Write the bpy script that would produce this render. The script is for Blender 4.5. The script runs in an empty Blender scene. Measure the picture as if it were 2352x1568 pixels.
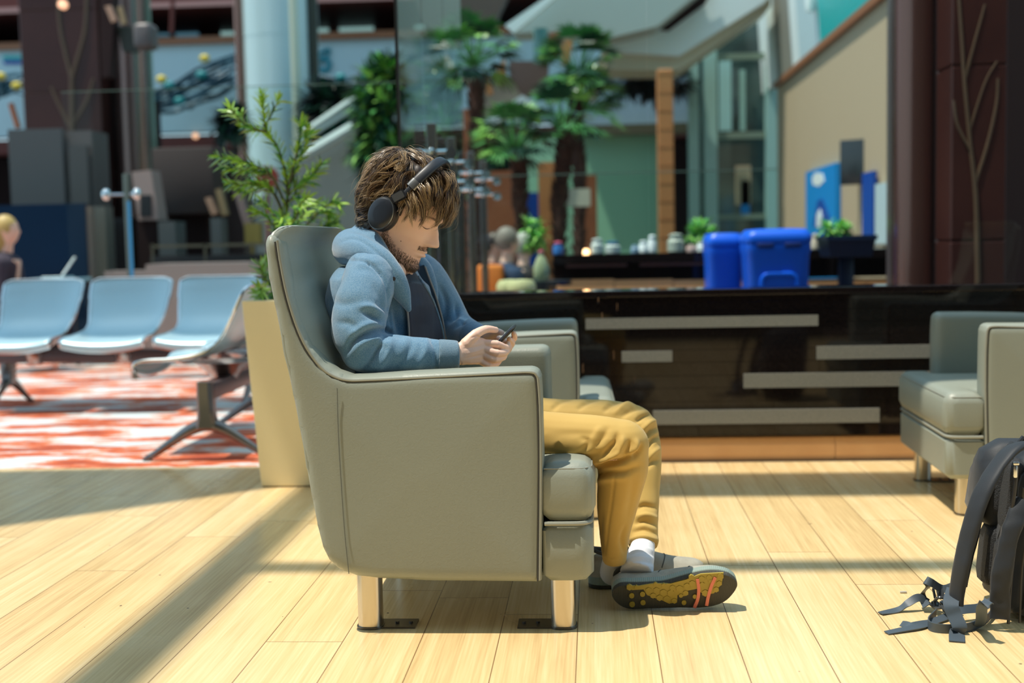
import bpy, bmesh, math, random
import numpy as np
from math import sin, cos, pi, radians, sqrt, atan2, exp
from mathutils import Vector, Matrix, Quaternion, noise
random.seed(7)
SC = bpy.context.scene
COL = SC.collection

# ------------------------------------------------------------------ camera, sky, sun, exposure
F = 2836.0; CAM_H = 0.96
YAW, PITCH, ROLL = 0.0669716134, 0.0802377021, -0.0209969138
cam_d = bpy.data.cameras.new('camera')
cam = bpy.data.objects.new('camera', cam_d); COL.objects.link(cam)
cam.matrix_world = Matrix.Translation((0, 0, CAM_H)) @ (Matrix.Rotation(YAW, 4, 'Z') @ Matrix.Rotation(pi / 2 - PITCH, 4, 'X') @ Matrix.Rotation(ROLL, 4, 'Z'))
cam_d.sensor_width = 36.0; cam_d.lens = F / 2352 * 36.0; cam_d.sensor_fit = 'HORIZONTAL'
cam_d.clip_start = 0.05; cam_d.clip_end = 200
cam_d.dof.use_dof = True; cam_d.dof.focus_distance = 3.12; cam_d.dof.aperture_fstop = 2.0
SC.camera = cam
CM = np.array(cam.matrix_world.to_3x3())

world = bpy.data.worlds.new('world'); SC.world = world; world.use_nodes = True
wn = world.node_tree.nodes; wl = world.node_tree.links
for n in list(wn): wn.remove(n)
wo = wn.new('ShaderNodeOutputWorld'); bg = wn.new('ShaderNodeBackground')
sky = wn.new('ShaderNodeTexSky'); sky.sky_type = 'NISHITA'; sky.sun_disc = False
sky.sun_elevation = radians(68); sky.sun_rotation = radians(-90); sky.altitude = 0; sky.air_density = 1.3; sky.dust_density = 1.5
wmix = wn.new('ShaderNodeMix'); wmix.data_type = 'RGBA'; wmix.inputs[0].default_value = 0.72
wmix.inputs[7].default_value = (0.50, 0.80, 1.0, 1)
wsc = wn.new('ShaderNodeVectorMath'); wsc.operation = 'SCALE'; wsc.inputs['Scale'].default_value = 0.16
wl.new(sky.outputs[0], wsc.inputs[0]); wl.new(wsc.outputs[0], wmix.inputs[6])
wl.new(wmix.outputs[2], bg.inputs[0]); bg.inputs[1].default_value = 0.92
wl.new(bg.outputs[0], wo.inputs[0])

SUN_DIR = Vector((0.33, 0.12, -1.0)).normalized()
sd = bpy.data.lights.new('sun', 'SUN'); sd.energy = 4.6; sd.angle = radians(0.53); sd.color = (1.0, 0.93, 0.80)
sun = bpy.data.objects.new('sun', sd); COL.objects.link(sun)
sun.rotation_euler = SUN_DIR.to_track_quat('-Z', 'Y').to_euler(); sun.location = (-4, -2, 12)

SC.view_settings.view_transform = 'Standard'; SC.view_settings.look = 'None'
SC.view_settings.exposure = 0.14; SC.view_settings.gamma = 1.0; SC.view_settings.use_curve_mapping = False

# ------------------------------------------------------------------ helpers
def ray(px, py):
    return CM @ np.array([(px - 1176) / F, -(py - 784) / F, -1.0])
def at(px, py, Y):
    d = ray(px, py); t = Y / d[1]
    return Vector((d[0] * t, Y, CAM_H + d[2] * t))
def atx(px, py, X):
    d = ray(px, py); t = X / d[0]
    return Vector((X, d[1] * t, CAM_H + d[2] * t))
def fl(px, py, z=0.0):
    d = ray(px, py); t = (z - CAM_H) / d[2]
    return Vector((d[0] * t, d[1] * t, z))

def obj(name, bm, m, parent=None, smooth=True, label=None, ang=40):
    me = bpy.data.meshes.new(name)
    if isinstance(bm, bmesh.types.BMesh):
        bmesh.ops.recalc_face_normals(bm, faces=bm.faces)
        bm.to_mesh(me); bm.free()
    else:
        me.from_pydata(bm[0], [], bm[1])
    ms = m if isinstance(m, (list, tuple)) else [m]
    for x in ms: me.materials.append(x)
    if smooth:
        me.shade_smooth()
    o = bpy.data.objects.new(name, me); COL.objects.link(o)
    if smooth:
        sharp(me, ang)
    if parent: o.parent = parent
    if label: o['label'] = label
    return o
def sharp(me, ang=40):
    bm = bmesh.new(); bm.from_mesh(me); a = radians(ang)
    for e in bm.edges:
        if len(e.link_faces) == 2 and e.calc_face_angle(0) > a: e.smooth = False
    bm.to_mesh(me); bm.free()
def thing(name, label, cat, loc=(0, 0, 0), rz=0, group=None):
    o = bpy.data.objects.new(name, None); COL.objects.link(o); o.empty_display_size = 0.1
    o.location = loc; o.rotation_euler = (0, 0, rz); o['label'] = label; o['category'] = cat
    if group: o['group'] = group
    return o
def tag(o, label, cat, group=None, kind=None):
    o['label'] = label; o['category'] = cat
    if group: o['group'] = group
    if kind: o['kind'] = kind
    return o
def struct(name, bm, m, smooth=False, label=None):
    o = obj(name, bm, m, None, smooth, label); o['kind'] = 'structure'; return o
def dup(o, parent=None):
    c = o.copy(); COL.objects.link(c); c.parent = parent
    for ch in list(o.children): dup(ch, c)
    return c
def add_mod_bevel(o, w, seg=3, ang=40):
    b = o.modifiers.new('bevel', 'BEVEL'); b.width = w; b.segments = seg; b.limit_method = 'ANGLE'; b.angle_limit = radians(ang); b.harden_normals = False
    return o

def box(bm, c, s, rot=None, mi=0):
    """box centre c, full size s"""
    M = Matrix.Translation(c)
    if rot is not None: M = M @ rot
    vs = [bm.verts.new(M @ Vector((x * s[0] / 2, y * s[1] / 2, z * s[2] / 2))) for x in (-1, 1) for y in (-1, 1) for z in (-1, 1)]
    for f in ((0, 1, 3, 2), (4, 6, 7, 5), (0, 4, 5, 1), (2, 3, 7, 6), (0, 2, 6, 4), (1, 5, 7, 3)):
        fc = bm.faces.new([vs[i] for i in f]); fc.material_index = mi
    return vs
def box2(bm, a, b, mi=0):
    c = [(a[i] + b[i]) / 2 for i in range(3)]; s = [abs(b[i] - a[i]) for i in range(3)]
    return box(bm, c, s, None, mi)
def rbox(bm, c, s, r=0.02, seg=3, rot=None, mi=0):
    b2 = bmesh.new(); box(b2, (0, 0, 0), s)
    bmesh.ops.bevel(b2, geom=b2.edges[:] + b2.verts[:], offset=r, segments=seg, affect='EDGES', profile=0.5)
    M = Matrix.Translation(c)
    if rot is not None: M = M @ rot
    join(bm, b2, M, mi)
def join(bm, b2, M=None, mi=None):
    vm = {}
    for v in b2.verts: vm[v] = bm.verts.new(M @ v.co if M is not None else v.co)
    for f in b2.faces:
        try:
            g = bm.faces.new([vm[v] for v in f.verts]); g.material_index = f.material_index if mi is None else mi
        except ValueError: pass
    b2.free()
def loft(bm, rings, cap=True, closed=True, mi=0):
    R = [[bm.verts.new(p) for p in r] for r in rings]
    n = len(R[0])
    for a, b in zip(R[:-1], R[1:]):
        for i in range(n if closed else n - 1):
            j = (i + 1) % n
            f = bm.faces.new((a[i], a[j], b[j], b[i])); f.material_index = mi
    if cap and closed:
        for r in (R[0][::-1], R[-1]):
            try:
                f = bm.faces.new(r); f.material_index = mi
            except ValueError: pass
    return R
def catmull(pts, n):
    P = [Vector(p) for p in pts]
    if len(P) < 3:
        return [P[0].lerp(P[-1], i / n) for i in range(n + 1)]
    Q = [P[0] * 2 - P[1]] + P + [P[-1] * 2 - P[-2]]
    out = []
    segs = len(P) - 1
    for k in range(n + 1):
        u = k / n * segs; i = min(int(u), segs - 1); t = u - i
        a, b, c, d = Q[i], Q[i + 1], Q[i + 2], Q[i + 3]
        out.append(0.5 * ((2 * b) + (c - a) * t + (2 * a - 5 * b + 4 * c - d) * t * t + (3 * b - a - 3 * c + d) * t * t * t))
    return out
def lerpl(L, t):
    u = t * (len(L) - 1); i = min(int(u), len(L) - 2); f = u - i
    return L[i] * (1 - f) + L[i + 1] * f
def tube(bm, pts, rad, n=10, m=None, sx=1.0, up=None, cap=True, mi=0):
    """smooth tube through pts; rad a number or list; sx flattens the section along its second axis"""
    if m is None: m = max(2, (len(pts) - 1) * 6)
    C = catmull(pts, m) if m > 0 else [Vector(p) for p in pts]
    m = len(C) - 1
    rings = []
    T = (C[1] - C[0]).normalized()
    U = Vector(up) if up is not None else (Vector((0, 0, 1)) if abs(T.z) < 0.9 else Vector((1, 0, 0)))
    U = (U - T * U.dot(T)).normalized()
    for i, c in enumerate(C):
        T = (C[min(i + 1, m)] - C[max(i - 1, 0)])
        T = T.normalized() if T.length > 1e-9 else Vector((0, 0, 1))
        U = (U - T * U.dot(T)).normalized(); B = T.cross(U)
        r = lerpl(rad, i / m) if isinstance(rad, (list, tuple)) else rad
        s = lerpl(sx, i / m) if isinstance(sx, (list, tuple)) else sx
        rings.append([c + U * (r * s * cos(a)) + B * (r * sin(a)) for a in [2 * pi * k / n for k in range(n)]])
    loft(bm, rings, cap, True, mi)
def ribbon(bm, pts, w, side, th=0.0015, m=None, mi=0):
    """flat strap: pts centreline, w width, side = direction of width (vector or list of vectors)"""
    if m is None: m = (len(pts) - 1) * 8
    C = catmull(pts, m)
    S = side if isinstance(side, list) else [side] * 2
    S = [Vector(s) for s in S]
    rings = []
    for i, c in enumerate(C):
        T = (C[min(i + 1, m)] - C[max(i - 1, 0)]).normalized()
        u = i / m * (len(S) - 1); k = min(int(u), len(S) - 2); s = S[k].lerp(S[k + 1], u - k)
        s = (s - T * s.dot(T)).normalized(); nn = T.cross(s)
        h = w / 2
        rings.append([c + s * h + nn * th, c - s * h + nn * th, c - s * h - nn * th, c + s * h - nn * th])
    loft(bm, rings, True, True, mi)
def lathe(bm, prof, n=32, c=(0, 0, 0), M=None, mi=0):
    """prof: list of (r,z)"""
    c = Vector(c)
    rings = [[c + Vector((r * cos(2 * pi * k / n), r * sin(2 * pi * k / n), z)) for k in range(n)] for r, z in prof]
    if M is not None: rings = [[M @ p for p in r] for r in rings]
    loft(bm, rings, True, True, mi)
def cyl(bm, a, b, r, n=16, r2=None, mi=0):
    a = Vector(a); b = Vector(b); T = (b - a).normalized()
    U = T.orthogonal().normalized(); B = T.cross(U); r2 = r if r2 is None else r2
    loft(bm, [[a + (U * cos(t) + B * sin(t)) * r for t in [2 * pi * k / n for k in range(n)]], [b + (U * cos(t) + B * sin(t)) * r2 for t in [2 * pi * k / n for k in range(n)]]], True, True, mi)
def ball(bm, c, r, s=(1, 1, 1), n=12, rot=None, mi=0):
    b2 = bmesh.new(); bmesh.ops.create_uvsphere(b2, u_segments=n * 2, v_segments=n, radius=r)
    M = Matrix.Translation(c) @ (rot.to_4x4() if rot is not None else Matrix()) @ Matrix.Diagonal((s[0], s[1], s[2], 1))
    join(bm, b2, M, mi)
def prism(bm, poly, d, mi=0):
    """poly: list of Vectors (planar), d: extrusion vector"""
    d = Vector(d)
    a = [bm.verts.new(p) for p in poly]; b = [bm.verts.new(Vector(p) + d) for p in poly]
    n = len(a)
    f = bm.faces.new(a); f.material_index = mi
    f = bm.faces.new(b[::-1]); f.material_index = mi
    for i in range(n):
        j = (i + 1) % n
        f = bm.faces.new((a[j], a[i], b[i], b[j])); f.material_index = mi
def seg_dist(P, A, B):
    """P (n,2) distance to segment"""
    d = B - A; L = float(d @ d) + 1e-12
    t = np.clip(((P - A) @ d) / L, 0, 1)
    return np.hypot(*((A + t[:, None] * d) - P).T)
def outline_dist(P, O):
    d = np.full(len(P), 1e9)
    for i in range(len(O)):
        d = np.minimum(d, seg_dist(P, O[i], O[(i + 1) % len(O)]))
    return d
def pillow(bm, O, th, r, bulge=0.0, cell=0.03, M=None, mi=0, bl=0.10, both=True):
    """padded prism: outline O in the local XY plane (list of 2-tuples), thickness th centred on z=0,
    edges rounded with radius r, faces bulged"""
    b2 = bmesh.new()
    a = [b2.verts.new((p[0], p[1], 0)) for p in O]
    b2.faces.new(a)
    xs = [p[0] for p in O]; ys = [p[1] for p in O]
    def cut(co, no):
        bmesh.ops.bisect_plane(b2, geom=b2.verts[:] + b2.edges[:] + b2.faces[:], plane_co=co, plane_no=no, dist=1e-5)
    x = min(xs) + cell * 0.5
    while x < max(xs): cut((x, 0, 0), (1, 0, 0)); x += cell
    y = min(ys) + cell * 0.5
    while y < max(ys): cut((0, y, 0), (0, 1, 0)); y += cell
    OA = np.array(O)
    bmesh.ops.triangulate(b2, faces=[f for f in b2.faces if len(f.verts) > 4])
    P = np.array([(v.co.x, v.co.y) for v in b2.verts])
    d = outline_dist(P, OA)
    vs = list(b2.verts)
    top = {}; bot = {}
    for i, v in enumerate(vs):
        q = min(d[i] / r, 1.0); h = th / 2 - r + r * sqrt(max(0, 1 - (1 - q) ** 2))
        h += bulge * (1 - exp(-d[i] / bl))
        hb = h if both else th / 2
        top[v] = bm.verts.new((v.co.x, v.co.y, h)); bot[v] = bm.verts.new((v.co.x, v.co.y, -hb))
    newv = list(top.values()) + list(bot.values())
    for f in b2.faces:
        g = bm.faces.new([top[v] for v in f.verts]); g.material_index = mi
        g = bm.faces.new([bot[v] for v in reversed(f.verts)]); g.material_index = mi
    for e in b2.edges:
        if len(e.link_faces) == 1:
            g = bm.faces.new([top[e.verts[0]], top[e.verts[1]], bot[e.verts[1]], bot[e.verts[0]]]); g.material_index = mi
    b2.free()
    if M is not None:
        for v in newv: v.co = M @ v.co
    return newv
def densify(O, step):
    out = []
    for i in range(len(O)):
        a = Vector(O[i]); b = Vector(O[(i + 1) % len(O)]); k = max(1, int((b - a).length / step))
        for j in range(k): out.append(tuple(a.lerp(b, j / k)))
    return out
def round_poly(O, r, seg=4):
    """round the corners of a polygon; r number or list"""
    out = []; n = len(O)
    for i in range(n):
        p = Vector(O[i]).to_2d(); a = Vector(O[i - 1]).to_2d(); b = Vector(O[(i + 1) % n]).to_2d()
        rr = r[i] if isinstance(r, (list, tuple)) else r
        u = (a - p); v = (b - p)
        rr = min(rr, u.length * 0.45, v.length * 0.45)
        if rr < 1e-5: out.append(tuple(p)); continue
        A = p + u.normalized() * rr; B = p + v.normalized() * rr
        for k in range(seg + 1):
            t = k / seg
            out.append(tuple(A * (1 - t) ** 2 + p * 2 * t * (1 - t) + B * t * t))
    return out

# ------------------------------------------------------------------ materials
MATS = {}
def mat(name, col, rough=0.5, metal=0.0, spec=0.5, bump=None, var=None, sheen=0, coat=0, trans=0, emis=None, ior=1.5, alpha=1.0, sss=0, aniso=0):
    """bump = (scale, strength, distance[, kind]); var = (scale, amount, second colour)"""
    if name in MATS: return MATS[name]
    m = bpy.data.materials.new(name); m.use_nodes = True; MATS[name] = m
    nt = m.node_tree; N = nt.nodes; L = nt.links
    p = N['Principled BSDF']
    p.inputs['Base Color'].default_value = (*col, 1); p.inputs['Roughness'].default_value = rough
    p.inputs['Metallic'].default_value = metal; p.inputs['Specular IOR Level'].default_value = spec
    p.inputs['IOR'].default_value = ior
    if sheen: p.inputs['Sheen Weight'].default_value = sheen
    if coat: p.inputs['Coat Weight'].default_value = coat; p.inputs['Coat Roughness'].default_value = 0.05
    if trans: p.inputs['Transmission Weight'].default_value = trans
    if sss:
        p.inputs['Subsurface Weight'].default_value = sss; p.inputs['Subsurface Radius'].default_value = (0.012, 0.005, 0.003); p.inputs['Subsurface Scale'].default_value = 1.0
    if emis:
        p.inputs['Emission Color'].default_value = (*emis[0], 1); p.inputs['Emission Strength'].default_value = emis[1]
    if bump or var:
        tc = N.new('ShaderNodeTexCoord')
    if bump:
        kind = bump[3] if len(bump) > 3 else 'noise'
        if kind == 'voronoi':
            t = N.new('ShaderNodeTexVoronoi'); t.feature = 'SMOOTH_F1'; t.inputs['Scale'].default_value = bump[0]; o_ = t.outputs['Distance']
            nz = N.new('ShaderNodeTexNoise'); nz.inputs['Scale'].default_value = bump[0] * 0.5; nz.inputs['Detail'].default_value = 3
            mx = N.new('ShaderNodeVectorMath'); mx.operation = 'MULTIPLY_ADD'; mx.inputs[1].default_value = (0.02,) * 3
            L.new(tc.outputs['Object'], nz.inputs['Vector']); L.new(nz.outputs['Color'], mx.inputs[0]); L.new(tc.outputs['Object'], mx.inputs[2]); L.new(mx.outputs[0], t.inputs['Vector'])
        elif kind == 'wave':
            t = N.new('ShaderNodeTexWave'); t.inputs['Scale'].default_value = bump[0]; t.inputs['Distortion'].default_value = 1.0; o_ = t.outputs['Fac']
            L.new(tc.outputs['Object'], t.inputs['Vector'])
        else:
            t = N.new('ShaderNodeTexNoise'); t.inputs['Scale'].default_value = bump[0]; t.inputs['Detail'].default_value = 4; o_ = t.outputs['Fac']
            L.new(tc.outputs['Object'], t.inputs['Vector'])
        b = N.new('ShaderNodeBump'); b.inputs['Strength'].default_value = bump[1]; b.inputs['Distance'].default_value = bump[2]
        L.new(o_, b.inputs['Height']); L.new(b.outputs[0], p.inputs['Normal'])
    if var:
        t = N.new('ShaderNodeTexNoise'); t.inputs['Scale'].default_value = var[0]; t.inputs['Detail'].default_value = 5
        L.new(tc.outputs['Object'], t.inputs['Vector'])
        r = N.new('ShaderNodeMapRange'); r.inputs['From Min'].default_value = 0.35; r.inputs['From Max'].default_value = 0.65; r.inputs['To Max'].default_value = var[1]
        L.new(t.outputs['Fac'], r.inputs['Value'])
        x = N.new('ShaderNodeMix'); x.data_type = 'RGBA'; x.inputs[6].default_value = (*col, 1); x.inputs[7].default_value = (*var[2], 1)
        L.new(r.outputs[0], x.inputs[0]); L.new(x.outputs[2], p.inputs['Base Color'])
    return m
def gnode(m, kind): return m.node_tree.nodes.new(kind)

def wood_floor_mat():
    m = bpy.data.materials.new('bamboo_floor'); m.use_nodes = True
    N = m.node_tree.nodes; L = m.node_tree.links; p = N['Principled BSDF']
    def math_(op, a, b=None, c=None):
        n = N.new('ShaderNodeMath'); n.operation = op
        for i, v in enumerate((a, b, c)):
            if v is None: continue
            if isinstance(v, (int, float)): n.inputs[i].default_value = v
            else: L.new(v, n.inputs[i])
        return n.outputs[0]
    tc = N.new('ShaderNodeTexCoord'); sp = N.new('ShaderNodeSeparateXYZ'); L.new(tc.outputs['Object'], sp.inputs[0])
    x, y = sp.outputs[0], sp.outputs[1]
    u = math_('DIVIDE', math_('ADD', x, 0.053), 0.19)
    pi_ = math_('FLOOR', u); fu = math_('FRACT', u)
    wn_ = N.new('ShaderNodeTexWhiteNoise'); wn_.noise_dimensions = '1D'; L.new(pi_, wn_.inputs['W'])
    v = math_('ADD', math_('DIVIDE', y, 1.7), wn_.outputs['Value'])
    vi = math_('FLOOR', v); fv = math_('FRACT', v)
    cb = N.new('ShaderNodeCombineXYZ'); L.new(pi_, cb.inputs[0]); L.new(vi, cb.inputs[1])
    wp = N.new('ShaderNodeTexWhiteNoise'); wp.noise_dimensions = '2D'; L.new(cb.outputs[0], wp.inputs['Vector'])
    # narrow bamboo strips inside each plank
    su = math_('FLOOR', math_('MULTIPLY', u, 9.0))
    cs = N.new('ShaderNodeCombineXYZ'); L.new(su, cs.inputs[0]); L.new(vi, cs.inputs[1])
    ws = N.new('ShaderNodeTexWhiteNoise'); ws.noise_dimensions = '2D'; L.new(cs.outputs[0], ws.inputs['Vector'])
    mp = N.new('ShaderNodeMapping'); mp.inputs['Scale'].default_value = (160, 3.5, 1); L.new(tc.outputs['Object'], mp.inputs[0])
    gr = N.new('ShaderNodeTexNoise'); gr.inputs['Scale'].default_value = 1.0; gr.inputs['Detail'].default_value = 5; L.new(mp.outputs[0], gr.inputs['Vector'])
    val = math_('ADD', math_('ADD', math_('MULTIPLY', wp.outputs['Value'], 0.22), math_('MULTIPLY', ws.outputs['Value'], 0.20)), math_('MULTIPLY', gr.outputs['Fac'], 0.72))
    cr = N.new('ShaderNodeValToRGB'); L.new(val, cr.inputs[0])
    cr.color_ramp.elements[0].position = 0.2; cr.color_ramp.elements[0].color = (0.52, 0.34, 0.145, 1)
    cr.color_ramp.elements[1].position = 0.92; cr.color_ramp.elements[1].color = (0.86, 0.67, 0.38, 1)
    e = cr.color_ramp.elements.new(0.55); e.color = (0.73, 0.52, 0.25, 1)
    # seams
    s1 = math_('LESS_THAN', math_('ABSOLUTE', math_('SUBTRACT', fu, 0.5)), 0.4935)
    s2 = math_('LESS_THAN', math_('ABSOLUTE', math_('SUBTRACT', fv, 0.5)), 0.4992)
    sm = math_('MULTIPLY', s1, s2)
    mx = N.new('ShaderNodeMix'); mx.data_type = 'RGBA'; mx.inputs[6].default_value = (0.22, 0.12, 0.05, 1)
    L.new(sm, mx.inputs[0]); L.new(cr.outputs[0], mx.inputs[7])
    # scuffs
    sc = N.new('ShaderNodeTexNoise'); sc.inputs['Scale'].default_value = 26; sc.inputs['Detail'].default_value = 2; L.new(tc.outputs['Object'], sc.inputs['Vector'])
    sk = math_('GREATER_THAN', sc.outputs['Fac'], 0.765)
    mx2 = N.new('ShaderNodeMix'); mx2.data_type = 'RGBA'; mx2.inputs[7].default_value = (0.16, 0.11, 0.07, 1)
    L.new(sk, mx2.inputs[0]); L.new(mx.outputs[2], mx2.inputs[6])
    L.new(mx2.outputs[2], p.inputs['Base Color'])
    p.inputs['Roughness'].default_value = 0.24; p.inputs['Specular IOR Level'].default_value = 0.5
    rn = N.new('ShaderNodeTexNoise'); rn.inputs['Scale'].default_value = 6; L.new(tc.outputs['Object'], rn.inputs['Vector'])
    L.new(math_('MULTIPLY_ADD', rn.outputs['Fac'], 0.2, 0.14), p.inputs['Roughness'])
    b = N.new('ShaderNodeBump'); b.inputs['Strength'].default_value = 0.10; b.inputs['Distance'].default_value = 0.001
    L.new(gr.outputs['Fac'], b.inputs['Height']); L.new(b.outputs[0], p.inputs['Normal'])
    return m
def carpet_mat():
    m = bpy.data.materials.new('patterned_carpet'); m.use_nodes = True
    N = m.node_tree.nodes; L = m.node_tree.links; p = N['Principled BSDF']
    tc = N.new('ShaderNodeTexCoord')
    mp = N.new('ShaderNodeMapping'); mp.inputs['Scale'].default_value = (0.9, 3.0, 1); L.new(tc.outputs['Object'], mp.inputs[0])
    n1 = N.new('ShaderNodeTexNoise'); n1.inputs['Scale'].default_value = 2.2; n1.inputs['Detail'].default_value = 6; n1.inputs['Roughness'].default_value = 0.65; L.new(mp.outputs[0], n1.inputs['Vector'])
    cr = N.new('ShaderNodeValToRGB'); L.new(n1.outputs['Fac'], cr.inputs[0])
    E = cr.color_ramp.elements; E[0].position = 0.36; E[0].color = (0.30, 0.045, 0.02, 1); E[1].position = 0.66; E[1].color = (0.60, 0.70, 0.74, 1)
    for q, c in ((0.47, (0.62, 0.12, 0.04)), (0.505, (0.75, 0.30, 0.16)), (0.53, (0.62, 0.66, 0.66))):
        e = E.new(q); e.color = (*c, 1)
    L.new(cr.outputs[0], p.inputs['Base Color']); p.inputs['Roughness'].default_value = 0.9
    n2 = N.new('ShaderNodeTexNoise'); n2.inputs['Scale'].default_value = 400; L.new(tc.outputs['Object'], n2.inputs['Vector'])
    b = N.new('ShaderNodeBump'); b.inputs['Distance'].default_value = 0.004; L.new(n2.outputs['Fac'], b.inputs['Height']); L.new(b.outputs[0], p.inputs['Normal'])
    return m

M_FLOOR = wood_floor_mat(); M_CARPET = carpet_mat()
M_LEATHER = mat('grey_leather', (0.275, 0.295, 0.24), 0.42, bump=(190, 0.30, 0.0009, 'voronoi'), var=(3.0, 0.35, (0.25, 0.27, 0.225)))
M_PIPING = mat('leather_piping', (0.28, 0.285, 0.235), 0.33)
M_THREAD = mat('dark_thread', (0.05, 0.05, 0.045), 0.8)
M_STEEL = mat('brushed_steel', (0.66, 0.60, 0.50), 0.26, 1.0, bump=(60, 0.05, 0.001))
M_DSTEEL = mat('dark_steel', (0.16, 0.15, 0.14), 0.35, 1.0)
M_GRANITE = mat('polished_black_granite', (0.006, 0.004, 0.004), 0.05, spec=0.4, ior=1.5, var=(180, 1.0, (0.016, 0.011, 0.010)))
M_GRANITE_R = mat('honed_grey_granite', (0.19, 0.19, 0.165), 0.55, bump=(260, 0.4, 0.002), var=(220, 1.0, (0.28, 0.275, 0.235)))
M_WOODP = mat('orange_wood_plinth', (0.85, 0.50, 0.24), 0.4, var=(9, 0.6, (0.78, 0.43, 0.20)))
def glass_mat(name, tint=(0.80, 0.93, 0.90), ior=1.45):
    """thin architectural glass: clear straight-through view with a real Fresnel reflection"""
    m = bpy.data.materials.new(name); m.use_nodes = True
    N = m.node_tree.nodes; L = m.node_tree.links
    for n in list(N): N.remove(n)
    o = N.new('ShaderNodeOutputMaterial'); mx = N.new('ShaderNodeMixShader'); tr = N.new('ShaderNodeBsdfTransparent'); gl = N.new('ShaderNodeBsdfGlossy')
    fr = N.new('ShaderNodeFresnel'); fr.inputs['IOR'].default_value = ior
    tr.inputs[0].default_value = (*tint, 1); gl.inputs['Roughness'].default_value = 0.0; gl.inputs['Color'].default_value = (0.95, 1, 0.98, 1)
    L.new(fr.outputs[0], mx.inputs[0]); L.new(tr.outputs[0], mx.inputs[1]); L.new(gl.outputs[0], mx.inputs[2]); L.new(mx.outputs[0], o.inputs[0])
    return m
M_GLASS = glass_mat('clear_glass', (0.93, 0.975, 0.965)); M_GLASSG = glass_mat('greenish_glass', (0.86, 0.95, 0.92)); M_GLASSL = glass_mat('low_iron_glass', (0.90, 0.96, 0.94), 1.22)
# ------------------------------------------------------------------ setting: floors, granite wall, glass
WY = 5.285          # front face of the granite wall and edge of the carpet
bm = bmesh.new(); box2(bm, (-5.0, -1.2, -0.1), (5.0, WY, 0.0)); struct('floor', bm, M_FLOOR)
bm = bmesh.new(); box2(bm, (-9.0, WY, -0.1), (-0.95, 10.6, 0.0)); struct('floor', bm, M_CARPET)
M_TILE = mat('dark_hall_tile', (0.10, 0.075, 0.06), 0.25, var=(2, 0.6, (0.14, 0.10, 0.08)))
bm = bmesh.new(); box2(bm, (-0.95, WY, -0.1), (9.0, 10.6, 0.0)); box2(bm, (-14.0, 10.6, -0.1), (12, 26, 0.0)); struct('floor', bm, M_TILE)

# granite wall: courses of polished black stone with honed grey strips standing proud
bm = bmesh.new()
X0, X1 = -0.93, 3.4
pass
courses = [0.112, 0.155, 0.205, 0.262, 0.322, 0.375, 0.432, 0.486, 0.543, 0.598, 0.650, 0.690, 0.716]
def zpx(x, y): return at(x, y, WY).z
strips = [((1345, 727), (1879, 752)), ((1876, 793), (2152, 823)), ((1708, 855), (2152, 888)), ((1500, 940), (2020, 972)), ((1428, 806), (1544, 831)), ((1345, 862), (1372, 876)), ((2030, 963), (2083, 978)), ((1880, 700), (1952, 712))]
random.seed(3)
for i in range(len(courses) - 1):
    a, b = courses[i], courses[i + 1]; x = X0
    while x < X1:
        w = random.uniform(0.45, 1.05); e = min(x + w, X1)
        if X1 - e < 0.2: e = X1
        box2(bm, (x + 0.0008, WY + 0.006, a + 0.0008), (e - 0.0008, WY + 0.20, b - 0.0008), 0); x = e
for (a, b) in strips[:5]:
    p = at(a[0], (a[1] + b[1]) / 2, WY); q = at(b[0], (a[1] + b[1]) / 2, WY)
    z0 = at((a[0] + b[0]) / 2, b[1], WY).z; z1 = at((a[0] + b[0]) / 2, a[1], WY).z
    box2(bm, (p.x, WY - 0.004, z0), (q.x, WY + 0.05, z1), 1)
w_ = struct('wall_back', bm, [M_GRANITE, M_GRANITE_R])
w_['label'] = 'low wall of polished black granite courses with honed grey strips'
bm = bmesh.new(); box2(bm, (X0 - 0.02, WY - 0.012, 0.716), (X1, WY + 0.24, 0.744))
add_mod_bevel(struct('trim_1', bm, M_GRANITE), 0.004)
# recessed curved orange plinth
bm = bmesh.new(); xs = [X0, 1.02, X1]
for a, b in zip(xs[:-1], xs[1:]):
    pr = [(WY + 0.05, 0.112), (WY + 0.03, 0.10), (WY + 0.022, 0.07), (WY + 0.022, 0.035), (WY + 0.03, 0.0), (WY + 0.12, 0.0), (WY + 0.12, 0.112)]
    prism(bm, [Vector((a + 0.001, y, z)) for y, z in pr], (b - a - 0.002, 0, 0))
struct('baseboard_back', bm, M_WOODP)

# glass standing on the granite wall
def pane(name, a, b, z0, z1, m=None, th=0.0, thick=0.010):
    """vertical sheet of glass from plan point a to plan point b"""
    a = Vector((a[0], a[1], 0)); b = Vector((b[0], b[1], 0)); d = (b - a).normalized(); n = Vector((-d.y, d.x, 0))
    bm = bmesh.new(); c = (a + b) / 2
    bm.faces.new([bm.verts.new(p) for p in (Vector((a.x, a.y, z0)), Vector((b.x, b.y, z0)), Vector((b.x, b.y, z1)), Vector((a.x, a.y, z1)))])
    o = struct(name, bm, m or M_GLASS); return o
GY = WY + 0.10
xg = [at(920, 300, GY).x, at(1488, 300, GY).x, at(2055, 300, GY).x, 3.4]
for i in range(3):
    pane('window_%d' % (i + 1), (xg[i] + 0.003, GY), (xg[i + 1] - 0.003, GY), 0.744, 3.3)
M_BLACKSEAL = mat('black_glass_edge_seal', (0.01, 0.012, 0.012), 0.4)
bm = bmesh.new(); box2(bm, (xg[0] - 0.012, GY - 0.012, 0.744), (xg[0], GY + 0.012, 3.3)); struct('trim_2', bm, M_BLACKSEAL)
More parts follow.
